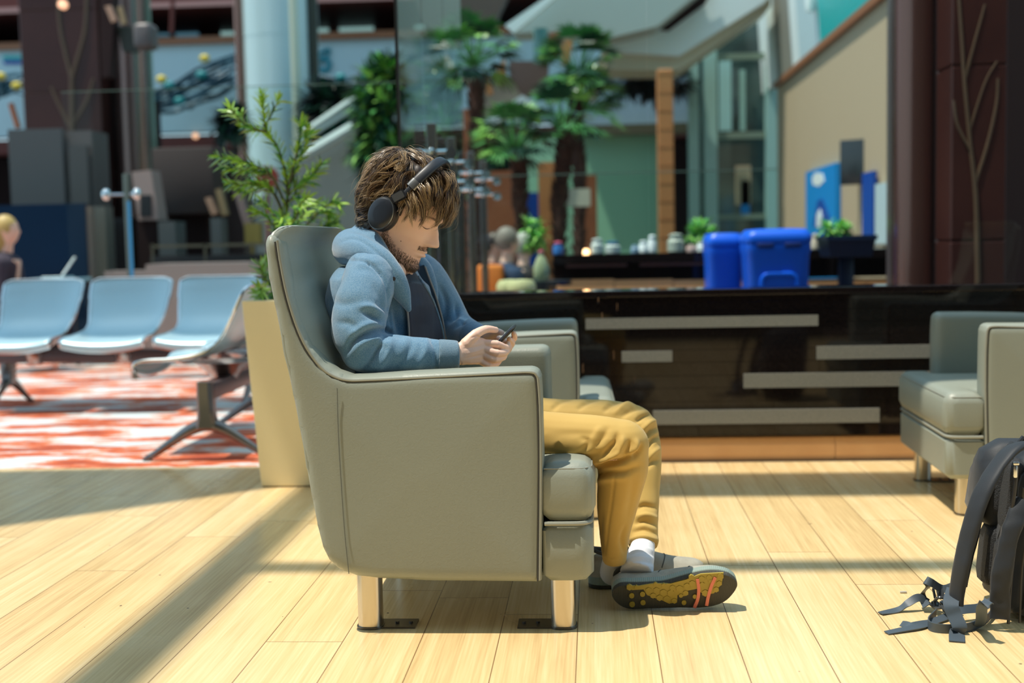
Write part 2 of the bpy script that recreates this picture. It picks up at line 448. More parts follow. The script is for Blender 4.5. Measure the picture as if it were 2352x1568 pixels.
# glass screen running away from the corner, with its row of steel posts
GX = xg[0]
M_POST = mat('dark_bronze_post', (0.30, 0.28, 0.25), 0.22, 0.9)
M_CHROME = mat('chrome', (0.80, 0.85, 0.86), 0.08, 1.0)
for i, (ya, yb) in enumerate(((GY + 0.02, 6.15), (6.17, 7.05), (7.07, 8.05))):
    pane('window_%d' % (4 + i), (GX, ya), (GX, yb), 0.02, 3.4, M_GLASSG)
# glass screen behind the seat row and a low one deeper in the hall
struct_l = pane('window_7', (-3.9, 9.0), (-1.0, 9.0), 0.05, 2.13, M_GLASSL)
pane('window_8', (GX + 0.05, 9.25), (1.36, 9.25), 0.03, 1.45, M_GLASSL)
bm = bmesh.new(); box2(bm, (-3.9, 8.995, 2.13), (-1.0, 9.005, 2.135)); struct('trim_8', bm, mat('green_glass_edge', (0.14, 0.22, 0.18), .3))
bm = bmesh.new(); box2(bm, (GX + .05, 9.24, 1.45), (1.36, 9.26, 1.457)); struct('trim_9', bm, MATS['green_glass_edge'])
def spider_post(name, x, y, h, arms, label, z0=0.0, fz=(1.42, 1.31, 0.30), w=0.05):
    t = thing(name, label, 'post', (x, y, z0), 0, 'steel posts of the glass screen')
    bm = bmesh.new(); rbox(bm, (0, 0, h / 2), (w, w * 0.8, h), 0.006, 2); obj('shaft', bm, M_POST, t)
    for z in fz:
        bm = bmesh.new(); ball(bm, (0, 0, z), 0.026)
        for s in arms:
            cyl(bm, (0, 0, z), (s * 0.10, 0, z), 0.010, 8); cyl(bm, (s * 0.10, -0.02, z - 0.012), (s * 0.10, 0.02, z - 0.012), 0.030, 14)
        obj('fitting', bm, M_CHROME, t, label='chrome spider fitting')
    return t
names = ['nearest dark post of the screen, right above the headphones', 'second dark post of the screen, just right of the hair', 'third dark post of the screen, right of the man', 'shortest looking dark post, farthest in the screen row']
for i, y in enumerate((6.2, 7.06, 8.2, 9.1)):
    spider_post('screen_post', GX + 0.03, y, 1.56, (-1, 1), names[i])

# ------------------------------------------------------------------ armchairs
CH_O = Vector((-0.36, 3.325))       # local origin of the near chair (plan)
SIDE_Y = 2.95
def cp(px, py): 
    p = at(px, py, SIDE_Y); return (p.x - CH_O.x, p.z)
def make_chair():
    root = thing('armchair', 'grey-green leather armchair the man sits in', 'armchair', (0, 0, 0))
    W = 0.75; T = 0.105
    prof = [(604, 556), (613, 640), (632, 730), (652, 830), (672, 925), (692, 1030), (710, 1135), (726, 1215), (738, 1262), (752, 1290), (776, 1312), (815, 1326), (870, 1333), (1000, 1338), (1244, 1341),
            (1247, 1200), (1248, 1050), (1244, 900), (1242, 868), (1236, 853), (1222, 847), (1100, 850), (950, 857), (850, 864), (800, 866), (768, 855), (738, 834), (708, 795), (684, 742), (664, 680), (650, 610), (641, 560), (630, 538), (612, 538)]
    O = [cp(*p) for p in prof]; rad = []
    for i, p in enumerate(O):
        u = (Vector(p) - Vector(O[i - 1])).normalized(); v = (Vector(O[(i + 1) % len(O)]) - Vector(p)).normalized(); rad.append(.010 if u.dot(v) < .93 else 0)
    O = round_poly(O, rad, 3)
    for s in (-1, 1):
        bm = bmesh.new()
        M = Matrix.Translation((0, s * (W / 2 - T / 2), 0)) @ Matrix.Rotation(pi / 2, 4, 'X')
        pillow(bm, O, T, 0.024, 0.010, 0.0125, M, bl=0.12)
        sp = obj('side_panel', bm, M_LEATHER, root, ang=80)
        # vertical seam between back and arm, and piping along the edge
        bm = bmesh.new(); y = s * (W / 2 - 0.004)
        pp = [(636, 552), (643, 600), (657, 670), (676, 735), (699, 790), (729, 835), (758, 860), (796, 873), (850, 873), (1000, 866), (1150, 858), (1215, 855), (1232, 862), (1237, 885), (1241, 960), (1242, 1100), (1240, 1332)]
        tube(bm, [(cp(*p)[0], y, cp(*p)[1]) for p in pp], 0.0042, 8, 120); obj('piping', bm, M_PIPING, sp)
        bm = bmesh.new(); tube(bm, [(cp(*p)[0] - .0055, y + s * .0015, cp(*p)[1] - .003) for p in pp], 0.0022, 6, 120); obj('welt_seam', bm, M_THREAD, sp)
        bm = bmesh.new()
        tube(bm, [(cp(*p)[0], y + s * 0.0128, cp(*p)[1]) for p in ((776, 890), (779, 1000), (786, 1120), (794, 1230), (803, 1315))], 0.0011, 6, 40)
        obj('back_seam', bm, mat('seam_shadow_leather', (0.13, 0.135, 0.11), .6), sp); bm = bmesh.new()
        for k in range(34):
            a = cp(1237.5, 1000 + k * 9.6); b = cp(1237.5, 1004.5 + k * 9.6)
            tube(bm, [(a[0] + .003, y - s * 0.0005, a[1]), (b[0] + .003, y - s * 0.0005, b[1])], 0.0021, 5, 1)
        obj('stitching', bm, M_THREAD, sp, label='dark stitches')
    # backrest: padded block whose near side rounds inwards
    bm = bmesh.new(); rings = []
    rows = [(0.24, 760, 1230, 800, .0), (0.42, 700, 1060, 785, .03), (0.55, 684, 930, 752, .05), (0.63, 666, 860, 728, .055), (0.70, 648, 790, 702, .05), (0.76, 640, 740, 682, .042), (0.82, 634, 690, 664, .032), (0.88, 622, 640, 653, .022), (0.93, 616, 590, 646, .014), (0.955, 612, 566, 642, .010), (0.980, 612, 545, 646, .008), (0.996, 618, 535, 652, .006), (1.006, 628, 526, 660, .004), (1.011, 640, 520, 664, .002)]
    rowz = [r[0] for r in rows]
    for z in [0.24, 0.33, 0.42, 0.50, 0.55, 0.59, 0.63, 0.665, 0.70, 0.73, 0.76, 0.79, 0.82, 0.85, 0.88, 0.905, 0.93, 0.945, 0.96, 0.975, 0.987, 0.996, 1.003, 1.008, 1.011]:
        xb, yb, xf, bul = [float(np.interp(z, rowz, [r[k] for r in rows])) for k in (1, 2, 3, 4)]
        b = cp(xb, yb)[0]; f_ = at(xf, 700, SIDE_Y + 0.02).x - CH_O.x
        r = 0.022
        tz = max(0, (z - .955) / .056)
        w = W / 2 - 0.006 - .055 * (1 - sqrt(max(0, 1 - tz ** 2)))
        ring = []
        for (cx, cy, a0) in ((f_ - r, w - r, 0), (b + 0.008, w - 0.008, 90), (b + 0.008, -w + 0.008, 180), (f_ - r, -w + r, 270)):
            rr = r if cx > b + 0.012 or a0 in (0, 270) else 0.008
            for k in range(7):
                a = radians(a0 + k * 15); ring.append(Vector((cx + rr * cos(a), cy + rr * sin(a), z)))
            if a0 == 270:
                for k in range(1, 14): ring.append(Vector((f_, -w + r + (2 * w - 2 * r) * k / 14, z)))
        for p in ring:
            if p.x > f_ - r * 0.3: p.x += bul * (1 - abs(p.y / w) ** 3)
        rings.append(ring)
    top = rings[-1]; c = sum(top, Vector()) / len(top)
    rings.append([c + (p - c) * 0.80 + Vector((0, 0, 0.003)) for p in top])
    loft(bm, rings)
    obj('backrest', bm, M_LEATHER, root)
    # T shaped seat cushion and base
    fx = 0.350
    def tshape(inx, out, fr):
        w = W / 2 - inx
        return round_poly([(-0.30, -w + T), (0.225, -w + T), (0.225, -w + out), (fr, -w + out), (fr, w - out), (0.225, w - out), (0.225, w - T), (-0.30, w - T)], [0.0, 0.0, 0.01, 0.045, 0.045, 0.01, 0.0, 0.0], 6)
    bm = bmesh.new(); pillow(bm, densify(tshape(0.008, 0.0, fx + .007), 0.03), 0.142, 0.034, 0.012, 0.0145, Matrix.Translation((0, 0, 0.350)), bl=0.07)
    sc_ = obj('seat_cushion', bm, M_LEATHER, root, ang=80)
    bm = bmesh.new(); tube(bm, [Vector((p[0], p[1], 0.409)) for p in tshape(0.0165, 0.0, fx - .0015) if p[0] > .231], 0.0022, 6, 0); obj('seam', bm, M_PIPING, sc_)
    bm = bmesh.new(); pillow(bm, densify(tshape(0.008, 0.0, fx), 0.03), 0.142, 0.016, 0.004, 0.028, Matrix.Translation((0, 0, 0.203)), bl=0.05)
    sb = obj('seat_base', bm, M_LEATHER, root)
    bm = bmesh.new(); tube(bm, [Vector((p[0], p[1], 0.276)) for p in tshape(0.006, 0.0, fx - .004) if p[0] > .231], 0.0055, 8, 0); obj('piping', bm, M_PIPING, sb)
    bm = bmesh.new(); box2(bm, (-0.26, -W / 2 + T - 0.01, 0.15), (0.23, W / 2 - T + 0.01, 0.19)); obj('underside', bm, M_THREAD, root)
    # legs
    for (lx, d) in ((-0.215, 1), (0.272, -1)):
        for s in (-1, 1):
            bm = bmesh.new(); y = s * (W / 2 - 0.075)
            O2 = round_poly([(-0.031, -0.031), (0.031, -0.031), (0.031, 0.031), (-0.031, 0.031)], 0.027, 6)
            loft(bm, [[Vector((lx + p[0], y + p[1], z)) for p in O2] for z in (0.006, 0.02, 0.10, 0.150)])
            lg = obj('leg', bm, M_STEEL, root)
            bm = bmesh.new(); O3 = round_poly([(-0.034, -0.034), (0.034, -0.034), (0.034, 0.034), (-0.034, 0.034)], 0.028, 6)
            prism(bm, [Vector((lx + p[0], y + p[1], 0)) for p in O3], (0, 0, 0.006))
            pl = [(0.02, -0.034), (0.115, -0.034), (0.115, 0.034), (0.02, 0.034)]
            prism(bm, [Vector((lx + d * p[0], y - s * 0.012 + p[1], 0)) for p in pl], (0, 0, 0.005))
            for q in (0.065, 0.10): cyl(bm, (lx + d * q, y - s * 0.012, 0.005), (lx + d * q, y - s * 0.012, 0.009), 0.005, 8)
            obj('floor_plate', bm, M_DSTEEL, lg)
    return root
chair = make_chair()
chair.location = (CH_O.x, CH_O.y, 0); chair.rotation_euler = (0, 0, 0)
c2 = dup(chair); c2.location = (-0.29, 4.54, 0); c2.rotation_euler = (0, 0, radians(1.0))
c2['label'] = 'empty grey leather armchair behind the seated man, facing right'
c3 = dup(chair); c3.location = (1.535, 4.555, 0); c3.rotation_euler = (0, 0, radians(178.5))
c3['label'] = 'empty grey leather armchair facing left behind the black backpack'
for c in (chair, c2, c3): c['group'] = 'matching leather armchairs'
# ------------------------------------------------------------------ hall behind: walls, slabs, columns
def pbox(bm, x0, y0, x1, y1, Y, dep=0.3, mi=0):
    """axis aligned box whose front face stands at depth Y"""
    xm = (x0 + x1) / 2; ym = (y0 + y1) / 2
    a = at(x0, ym, Y).x; b = at(x1, ym, Y).x; t = at(xm, y0, Y).z; u = at(xm, y1, Y).z if y1 < 650 else 0.0
    return box2(bm, (a, Y, u), (b, Y + dep, t), mi)
def ppoly(bm, pts, Y, dep=0.2, mi=0):
    prism(bm, [at(p[0], p[1], Y) for p in pts], (0, dep, 0), mi)
M_PALEW = mat('pale_painted_wall', (0.50, 0.68, 0.73), 0.6)
M_WHITE = mat('white_panel', (0.80, 0.92, 0.92), 0.5)
M_BEIGE = mat('beige_soffit', (0.60, 0.58, 0.44), 0.6)
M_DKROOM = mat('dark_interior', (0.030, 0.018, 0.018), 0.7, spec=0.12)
M_MAROON = mat('maroon_fascia', (0.13, 0.045, 0.04), 0.5, spec=0.12)
M_BROWNE = mat('orange_brown_edge', (0.30, 0.12, 0.05), 0.5)
M_BROWNST = mat('brown_polished_stone', (0.060, 0.022, 0.018), 0.18, spec=0.25, var=(1.2, 0.7, (0.034, 0.013, 0.012)))
M_ETCH = mat('etched_tree_line', (0.10, 0.062, 0.035), 0.4)
M_COPPER = mat('copper_cladding', (0.42, 0.24, 0.19), 0.22, 0.85)
M_TEALG = mat('teal_tinted_glass', (0.14, 0.34, 0.33), 0.10, spec=0.8)
M_TEALL = mat('light_teal_cladding', (0.45, 0.75, 0.75), 0.3)
M_GREENW = mat('sage_green_wall', (0.34, 0.68, 0.46), 0.6)
M_WOODC = mat('orange_timber', (0.55, 0.25, 0.09), 0.5, var=(4, 0.5, (0.46, 0.19, 0.07)))
M_WOODD = mat('brown_timber', (0.34, 0.12, 0.05), 0.5, var=(3, 0.6, (0.26, 0.085, 0.035)))
M_NAVY = mat('navy_panel', (0.0015, 0.016, 0.045), 0.35, spec=0.12)
M_GREYK = mat('grey_metal_cabinet', (0.09, 0.105, 0.11), 0.5, spec=0.12)
M_GREYB = mat('brown_grey_cabinet', (0.075, 0.058, 0.055), 0.5, spec=0.12)
M_LAMP = mat('warm_lamp_glow', (1, 0.7, 0.4), 0.5, emis=((1.0, 0.55, 0.25), 5.0))
M_TEALSIGN = mat('teal_sign_panel', (0.0, 0.50, 0.50), 0.3)
M_CREAM = mat('cream_wall', (0.50, 0.41, 0.27), 0.6)
M_BLUEP = mat('bright_blue_poster', (0.0, 0.28, 0.75), 0.4)
M_BLUED = mat('deep_blue_panel', (0.0, 0.07, 0.42), 0.4)
M_BLACK = mat('black_plastic', (0.012, 0.013, 0.016), 0.35)

# long pale wall of the far gallery, its dark floor below and the open storey above
YB = 20.0
bm = bmesh.new(); pbox(bm, -900, 98, 1640, 305, YB, 0.3); struct('wall_far', bm, M_PALEW)
zt_ = at(500, 92, YB).z; zl_ = at(500, 310, YB).z
bm = bmesh.new(); box2(bm, (-16, YB - 0.1, zt_ - 0.06), (6.0, YB + 0.4, zt_ + 0.05)); struct('trim_3', bm, M_BROWNE)
bm = bmesh.new(); box2(bm, (-16, YB - 0.05, zl_ - 0.22), (2.4, YB + 0.4, zl_)); struct('trim_4', bm, M_MAROON)
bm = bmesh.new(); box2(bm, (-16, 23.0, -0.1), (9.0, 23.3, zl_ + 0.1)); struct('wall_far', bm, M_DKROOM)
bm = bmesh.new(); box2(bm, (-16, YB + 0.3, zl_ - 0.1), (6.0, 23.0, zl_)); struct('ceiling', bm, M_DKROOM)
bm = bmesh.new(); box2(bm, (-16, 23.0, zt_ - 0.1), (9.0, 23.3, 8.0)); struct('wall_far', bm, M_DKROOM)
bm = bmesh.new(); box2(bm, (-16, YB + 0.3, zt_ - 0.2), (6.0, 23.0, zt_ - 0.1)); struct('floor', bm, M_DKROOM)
zb_ = at(600, 14, YB).z
bm = bmesh.new(); box2(bm, (-16, YB - 0.4, zb_), (1.2, 23.0, zb_ + 0.35)); struct('ceiling', bm, M_MAROON)
bm = bmesh.new(); box2(bm, (-16, YB - 0.42, zb_ - 0.05), (1.2, YB - 0.40, zb_ + 0.03)); struct('trim_5', bm, mat('pinkish_edge', (0.40, 0.22, 0.20), 0.5))
# lit shop windows of the upper storey
M_SHOPG = mat('shop_window', (0.16, 0.26, 0.32), 0.3, emis=((0.10, 0.24, 0.32), .45)); M_SHOPL = mat('pale_shop_front', (0.42, 0.55, 0.53), 0.4, emis=((0.35, 0.60, 0.58), .5))
k = 0
for (a, b, m_) in ((345, 385, M_SHOPG), (402, 452, M_SHOPG), (506, 534, M_SHOPL), (708, 752, M_SHOPL), (778, 856, M_SHOPL), (952, 1000, M_SHOPL), (1020, 1060, M_SHOPG)):
    bm = bmesh.new(); pbox(bm, a, 24, b, 82, 22.2, 0.1)
    bm2 = bm; k += 1
    tag(obj('shop_window', bm2, m_, None, False), ['dim blue shop window in the upper gallery, nearest the brown column', 'dim blue shop window in the upper gallery, second from the brown column', 'narrow pale shop window beside the copper edge of the white column', 'pale shop window just right of the white column', 'wide pale teal shop window in the upper gallery', 'pale shop window of the upper gallery, just inside the glass screen', 'dim shop window of the upper gallery above the leftmost palm'][k - 1], 'window', 'upper gallery shop windows')
lamps = [((480, 23), 'warm round downlight in the upper gallery, left of two'), ((523, 25), 'warm round downlight in the upper gallery, right of two'), ((450, 312), 'small warm light on the maroon fascia'), ((147, 12), 'faint warm light in front of the left brown column'), ((1517, 37), 'warm light seen in the slot of the white stair'), ((1112, 403), 'small warm light by the brown timber screen'), ((709, 432), 'small warm light beside the shrub')]
for i, ((x, y), lb) in enumerate(lamps):
    Yl = (21, 21, 19.95, 12.5, 16.5, 13, 15)[i]
    bm = bmesh.new(); lathe(bm, [(0.001, -0.02), (0.035, -0.02), (0.045, 0.0), (0.045, 0.05), (0.001, 0.06)], 14)
    o = obj('downlight', bm, M_LAMP if i < 2 else mat('dim_warm_glow', (1, .6, .4), .5, emis=((1.0, 0.5, 0.28), 1.0))); o.location = at(x, y, Yl); o.rotation_euler = (pi / 2, 0, 0); tag(o, lb, 'light', 'small warm downlights')

def tree_etch(bm, cx, Y, z0, z1, w, seed, mi=1):
    rnd = random.Random(seed)
    def br(x, z, dx, dz, L, r, d):
        x2 = max(cx - w * .47, min(cx + w * .47, x + dx * L)); z2 = z + dz * L
        tube(bm, [(x, Y, z), ((x + x2) / 2 + rnd.uniform(-.02, .02), Y, (z + z2) / 2), (x2, Y, z2)], [r, r * 0.7], 6, 6, sx=1.0, mi=mi)
        if d > 0 and z2 < z1:
            for s in (-1, 1):
                a = atan2(dx, dz) + s * rnd.uniform(0.25, 0.5)
                br(x2, z2, sin(a), cos(a), L * rnd.uniform(0.75, 0.95), r * 0.68, d - 1)
    for q in (-0.28, 0.05, 0.33):
        br(cx + q * w, z0, rnd.uniform(-.12, .12), 1, (z1 - z0) * 0.22, w * 0.04, 3)
def column(x0, x1, Y, z1, label, seed=None, m=M_BROWNST, dep=None, z0=0.0):
    a = at(x0, 400, Y).x; b = at(x1, 400, Y).x; w = b - a
    t = thing('stone_column', label, 'column', ((a + b) / 2, Y + w / 2, 0))
    bm = bmesh.new(); n = int(z1 / 0.9)
    for i in range(n):
        rbox(bm, (0, 0, (i + .5) * z1 / n), (w, (dep or w), z1 / n - 0.006), 0.008, 1)
    box2(bm, (-w / 2 + .01, -(dep or w) / 2 + .01, 0), (w / 2 - .01, (dep or w) / 2 - .01, z1))
    obj('stone_cladding', bm, m, t, False)
    if seed is not None:
        bm = bmesh.new(); yf = -(dep or w) / 2 - 0.001
        for (P_, r_) in seed:
            tube(bm, [Vector((at(x, y, Y).x - (a + b) / 2, yf, max(0.02, at(x, y, Y).z))) for x, y in P_], [r_ * w, r_ * w * .7], 6, len(P_) * 5)
        obj('etched_branches', bm, M_ETCH, t, label='thin etched branch pattern')
    return t
column(62, 240, 14.0, 6.5, 'square brown stone column at the left edge with faint branch pattern', [([(165, 600), (166, 300), (165, 180)], .045), ([(165, 180), (150, 120), (138, 60), (132, -30)], .03), ([(165, 180), (185, 110), (196, 60), (200, -30)], .03), ([(166, 300), (135, 240), (118, 200)], .025), ([(166, 290), (200, 230), (215, 180)], .025)])
t = thing('round_column', 'slim copper coloured round column beside the left brown stone column', 'column', (at(285, 200, 14.2).x, 14.4, 0))
bm = bmesh.new(); lathe(bm, [(0.19, 0), (0.19, 6.5)], 32); obj('shaft', bm, mat('brown_metal_cladding', (0.26, 0.17, 0.15), 0.25, 0.8), t)
bm = bmesh.new(); pbox(bm, 318, -40, 346, 395, 14.8, 0.1)
tag(obj('glass_fin', bm, mat('green_glass_fin', (0.20, 0.30, 0.24), 0.15), None, False), 'tall green tinted glass strip right of the copper coloured column', 'glass panel')
# big white round column with its copper edge
p0 = at(541, 250, 16).x; p1 = at(716, 250, 16).x; rr = (p1 - p0) / 2
t = thing('round_column', 'big glossy pale round column behind the green shrub', 'column', ((p0 + p1) / 2, 16 + rr, 0))
bm = bmesh.new(); lathe(bm, [(rr, 0), (rr, 1.9), (rr - .008, 1.9), (rr - .008, 1.91), (rr, 1.91), (rr, 3.7), (rr - .008, 3.7), (rr - .008, 3.71), (rr, 3.71), (rr, 7.0)], 48)
obj('cladding', bm, mat('glossy_pale_cladding', (0.55, 0.78, 0.82), 0.18, 0.0), t)
bm = bmesh.new(); cyl(bm, (-rr + 0.02, -.22, 0), (-rr + 0.02, -.22, 7), 0.075, 20); obj('edge_tube', bm, M_COPPER, t, label='vertical copper edge tube')
bm = bmesh.new(); cyl(bm, (rr - 0.02, -.22, 0), (rr - 0.02, -.22, 7), 0.07, 20); obj('edge_tube', bm, mat('painted_shade_tone', (0.05, 0.055, 0.045), .3, .5), t, label='dark tube standing for the shaded right edge')  # dark tube puts the column's right-hand shading into colour
bm = bmesh.new(); cyl(bm, (rr * .55, -rr * .80, 0), (rr * .55, -rr * .80, 7), 0.06, 20); obj('painted_highlight', bm, mat('painted_highlight_tone', (0.62, 0.72, 0.58), .3), t, label='pale streak standing for a highlight')  # pale rod paints in the highlight streak of the glossy column

# teal drop logo with ring and pale lettering bar on the far wall
t = thing('wall_logo', 'small teal drop shaped logo on the pale far wall', 'logo', at(742, 138, YB - 0.03))
bm = bmesh.new(); c0 = at(742, 138, YB - 0.03)
pts = [at(x, y, YB - 0.03) - c0 for x, y in ((757, 112), (752, 122), (745, 124), (737, 134), (728, 146))]
tube(bm, [Vector((p.x, 0, p.z)) for p in catmull([at(x, y, YB - .03) - c0 for x, y in ((758, 113), (744, 116), (733, 126), (729, 142), (734, 154))], 12)], 0.028, 8, 0)
tube(bm, [at(x, y, YB - .03) - c0 for x, y in ((757, 116), (752, 128), (741, 133))], 0.022, 8, 8)
ring = [Vector((0.10 * cos(a), 0, -0.075 + 0.10 * sin(a))) for a in [2 * pi * i / 20 for i in range(21)]]
tube(bm, ring, 0.040, 8, 0)
obj('drop_mark', bm, mat('logo_teal', (0.0, 0.24, 0.32), 0.4), t)
for i, wd in enumerate((8, 7, 8, 8, 7, 8, 7, 7)):
    bm = bmesh.new(); pbox(bm, 716 + i * 8, 176, 716 + i * 8 + wd - 2.5, 182, YB - 0.04, 0.03)
    for v in bm.verts: v.co -= c0
    obj('letter', bm, mat('logo_letters', (0.66, 0.78, 0.82), 0.5), t, False)
# left sign: two teal/blue bands
t = thing('wall_sign', 'teal and blue lettering panel on the pale wall at far left', 'sign', (0, 0, 0))
for x in (6, 17, 28, 39, 50): bm = bmesh.new(); pbox(bm, x, 128, x + 9, 136, YB - .03, .02); obj('teal_letter', bm, M_TEALSIGN, t, False)
for x in (8, 20, 32, 44): bm = bmesh.new(); pbox(bm, x, 139, x + 10, 147, YB - .03, .02); obj('blue_letter', bm, M_BLUED, t, False)

# wire sculptures hanging before the pale wall
M_WIRE = mat('dark_teal_wire', (0.02, 0.08, 0.12), 0.5); M_YEL = mat('yellow_blob', (0.62, 0.50, 0.05), 0.5); M_TEALB = mat('teal_blob', (0.0, 0.22, 0.24), 0.5)
def sculpture(label, pts, n, seed, blobs, teal):
    rnd = random.Random(seed); t = thing('hanging_sculpture', label, 'sculpture', (0, 0, 0), 0, 'wire sculptures on the pale wall')
    bm = bmesh.new()
    for i in range(n):
        q = i / (n - 1)
        P = []
        for (x, ya, yb) in pts:
            P.append(at(x, ya + (yb - ya) * q + rnd.uniform(-6, 6), 19.2 + rnd.uniform(-.2, .2)))
        tube(bm, P, 0.032, 5, 14)
    for i in range(int(n * 1.6)):
        (x, ya, yb) = rnd.choice(pts[1:-1] if len(pts) > 2 else pts); y = rnd.uniform(ya, yb)
        tube(bm, [at(x - 14, y + 12, 19.2), at(x, y, 19.1), at(x + 16, y - 4, 19.2)], 0.028, 5, 8)
    for (x, ya, yb) in (pts[1], pts[-2]): cyl(bm, at(x, (ya + yb) / 2, 19.2), at(x, (ya + yb) / 2, 19.2) + Vector((0, .85, 0)), .015, 6)
    obj('wires', bm, M_WIRE, t)
    for (x, y) in blobs:
        bm = bmesh.new(); ball(bm, at(x, y, 19.0), 0.07, (1.2, 1, .9), 6); obj('yellow_shape', bm, M_YEL, t)
    for (x, y) in teal:
        bm = bmesh.new(); ball(bm, at(x, y, 19.0), 0.075, (1.2, 1, .9), 6); obj('teal_shape', bm, M_TEALB, t)
sculpture('dark wire sculpture curving over the pale wall left of the white column', [(350, 215, 262), (400, 195, 252), (450, 165, 238), (500, 135, 222), (538, 124, 200)], 9, 4, [(470, 134), (371, 182)], [(463, 172), (412, 232), (388, 196)])
sculpture('dark wire sculpture at the far left edge of the pale wall', [(-30, 200, 240), (0, 185, 222), (35, 176, 205), (60, 170, 190)], 5, 9, [(38, 197), (2, 175)], [])
sculpture('dark wire sculpture dipping behind the palms right of the logo', [(720, 172, 185), (770, 180, 200), (800, 190, 215), (850, 160, 190), (905, 125, 160)], 3, 12, [], [(782, 178), (842, 176)])

# kiosks, cabinets and counters at left
t = thing('grey_cabinet', 'grey metal cabinet back in front of the left brown column', 'cabinet', (0, 0, 0))
bm = bmesh.new(); pbox(bm, 22, 296, 146, 480, 11.5, 0.05); obj('back_panel', bm, M_GREYK, t, False)
bm = bmesh.new(); pbox(bm, 148, 300, 214, 480, 11.56, 0.4); obj('side_frame', bm, mat('cabinet_side', (0.10, 0.09, 0.088), .5), t, False)
bm = bmesh.new(); pbox(bm, 160, 335, 202, 470, 11.5, 0.05); obj('side_recess', bm, mat('cabinet_recess', (0.06, 0.06, 0.06), .5), t, False)
bm = bmesh.new(); pbox(bm, 30, 470, 205, 800, 11.6, 0.3); obj('plinth', bm, M_DKROOM, t, False)
bm = bmesh.new(); a = at(25, 238, 11.6); b = at(42, 294, 11.6); tube(bm, [a, b], 0.03, 6, 2)
tag(obj('brown_stick', bm, M_WOODD), 'short brown slanted rod standing on the grey cabinet', 'rod')
bm = bmesh.new(); pbox(bm, -260, 472, 200, 690, 10.6, 0.06)
tag(obj('navy_partition', bm, M_NAVY, None, False), 'long dark navy partition behind the left end of the metal bench', 'partition')
bm = bmesh.new(); pbox(bm, 214, 474, 244, 660, 10.9, 0.2)
tag(obj('grey_pillar', bm, mat('grey_pillar', (0.16, 0.17, 0.15), .4), None, False), 'slim grey pillar right of the navy partition', 'pillar')
bm = bmesh.new(); pbox(bm, 200, 474, 212, 700, 10.62, 0.1)
tag(obj('edge_strip', bm, mat('beige_strip', (0.20, 0.16, 0.13), .5), None, False), 'thin beige end strip of the navy partition', 'trim strip')
def kiosk(label, base, head, screen, Y, mh, extra=None):
    t = thing('check_in_kiosk', label, 'kiosk', (0, 0, 0), 0, 'self service kiosks')
    bm = bmesh.new(); pbox(bm, *base, Y, 0.4); obj('pedestal', bm, M_DKROOM, t, False)
    bm = bmesh.new(); ppoly(bm, head, Y - 0.05, 0.25); obj('head', bm, mh, t, False)
    bm = bmesh.new(); ppoly(bm, screen, Y - 0.07, 0.02); obj('screen', bm, M_BLACK, t, False)
kiosk('kiosk with a tilted pinkish grey head right of the thin steel post', (318, 500, 362, 700), [(302, 395), (346, 390), (364, 505), (318, 506)], [(322, 448), (346, 448), (348, 498), (322, 498)], 11.2, mat('pink_grey_panel', (0.36, 0.27, 0.25), .5))
bm = bmesh.new(); rbox(bm, at(420, 415, 11.8) + Vector((0, 0.4, 0)), (at(490, 400, 11.8).x - at(350, 400, 11.8).x, 0.8, at(400, 338, 11.8).z - at(400, 492, 11.8).z), 0.02, 2)
t = thing('brown_cabinet', 'big brown grey box cabinet raised behind the kiosks', 'cabinet', (0, 0, 0)); obj('box', bm, M_GREYB, t)
bm = bmesh.new(); pbox(bm, 362, 490, 480, 700, 12.0, 0.5); obj('dark_base', bm, M_DKROOM, t, False)
bm = bmesh.new(); pbox(bm, 490, 372, 560, 660, 12.3, 0.4); obj('side_box', bm, mat('darker_box', (0.05, 0.035, 0.035), .5), t, False)
CAB = t
def slant(label, pts, Y, m, cat='panel', name='slanted_strip', par=None):
    bm = bmesh.new(); ppoly(bm, pts, Y, 0.08); return obj(name, bm, m, par or CAB, False, label)
slant('slanted tan strip left of two beside the brown cabinet', [(470, 455), (482, 452), (498, 490), (486, 494)], 11.6, mat('tan_strip', (0.45, 0.27, 0.18), .5))
slant('slanted olive tan strip, second of two beside the brown cabinet', [(494, 436), (506, 432), (522, 492), (510, 496)], 11.6, mat('olive_strip', (0.28, 0.20, 0.10), .5))
slant('narrow leaning grey pink frame left of the shrub', [(536, 438), (552, 434), (576, 515), (560, 520)], 11.5, mat('grey_pink', (0.22, 0.16, 0.155), .4))
bm = bmesh.new(); pbox(bm, 366, 508, 404, 660, 11.0, 0.3); tag(obj('grey_monitor', bm, M_GREYK, None, False), 'small grey screen housing under the brown cabinet', 'monitor')
bm = bmesh.new(); pbox(bm, 486, 500, 510, 660, 11.2, 0.2); tag(obj('grey_pillar', bm, M_GREYK, None, False), 'slim grey pillar under the slanted tan strips', 'pillar')
bm = bmesh.new(); pbox(bm, 578, 555, 582, 660, 11.4, .04); pbox(bm, 562, 512, 598, 560, 11.4, 0.1); tag(obj('notice_board', bm, mat('ochre_sign', (0.22, 0.18, 0.04), .5), None, False), 'small ochre notice left of the armchair back', 'sign')
bm = bmesh.new(); pbox(bm, 250, 500, 300, 660, 11.4, 0.3); tag(obj('dark_booth', bm, M_BLACK, None, False), 'dark booth behind the thin steel post', 'booth')
bm = bmesh.new(); pbox(bm, 248, 505, 260, 660, 11.3, 0.05); tag(obj('booth_edge', bm, mat('pale_edge', (0.42, 0.44, 0.42), .5), None, False), 'pale upright edge strip of the dark booth', 'trim strip')
bm = bmesh.new(); pbox(bm, 240, 622, 345, 660, 10.3, 0.3); pbox(bm, 336, 604, 640, 690, 10.0, 0.5, 0)
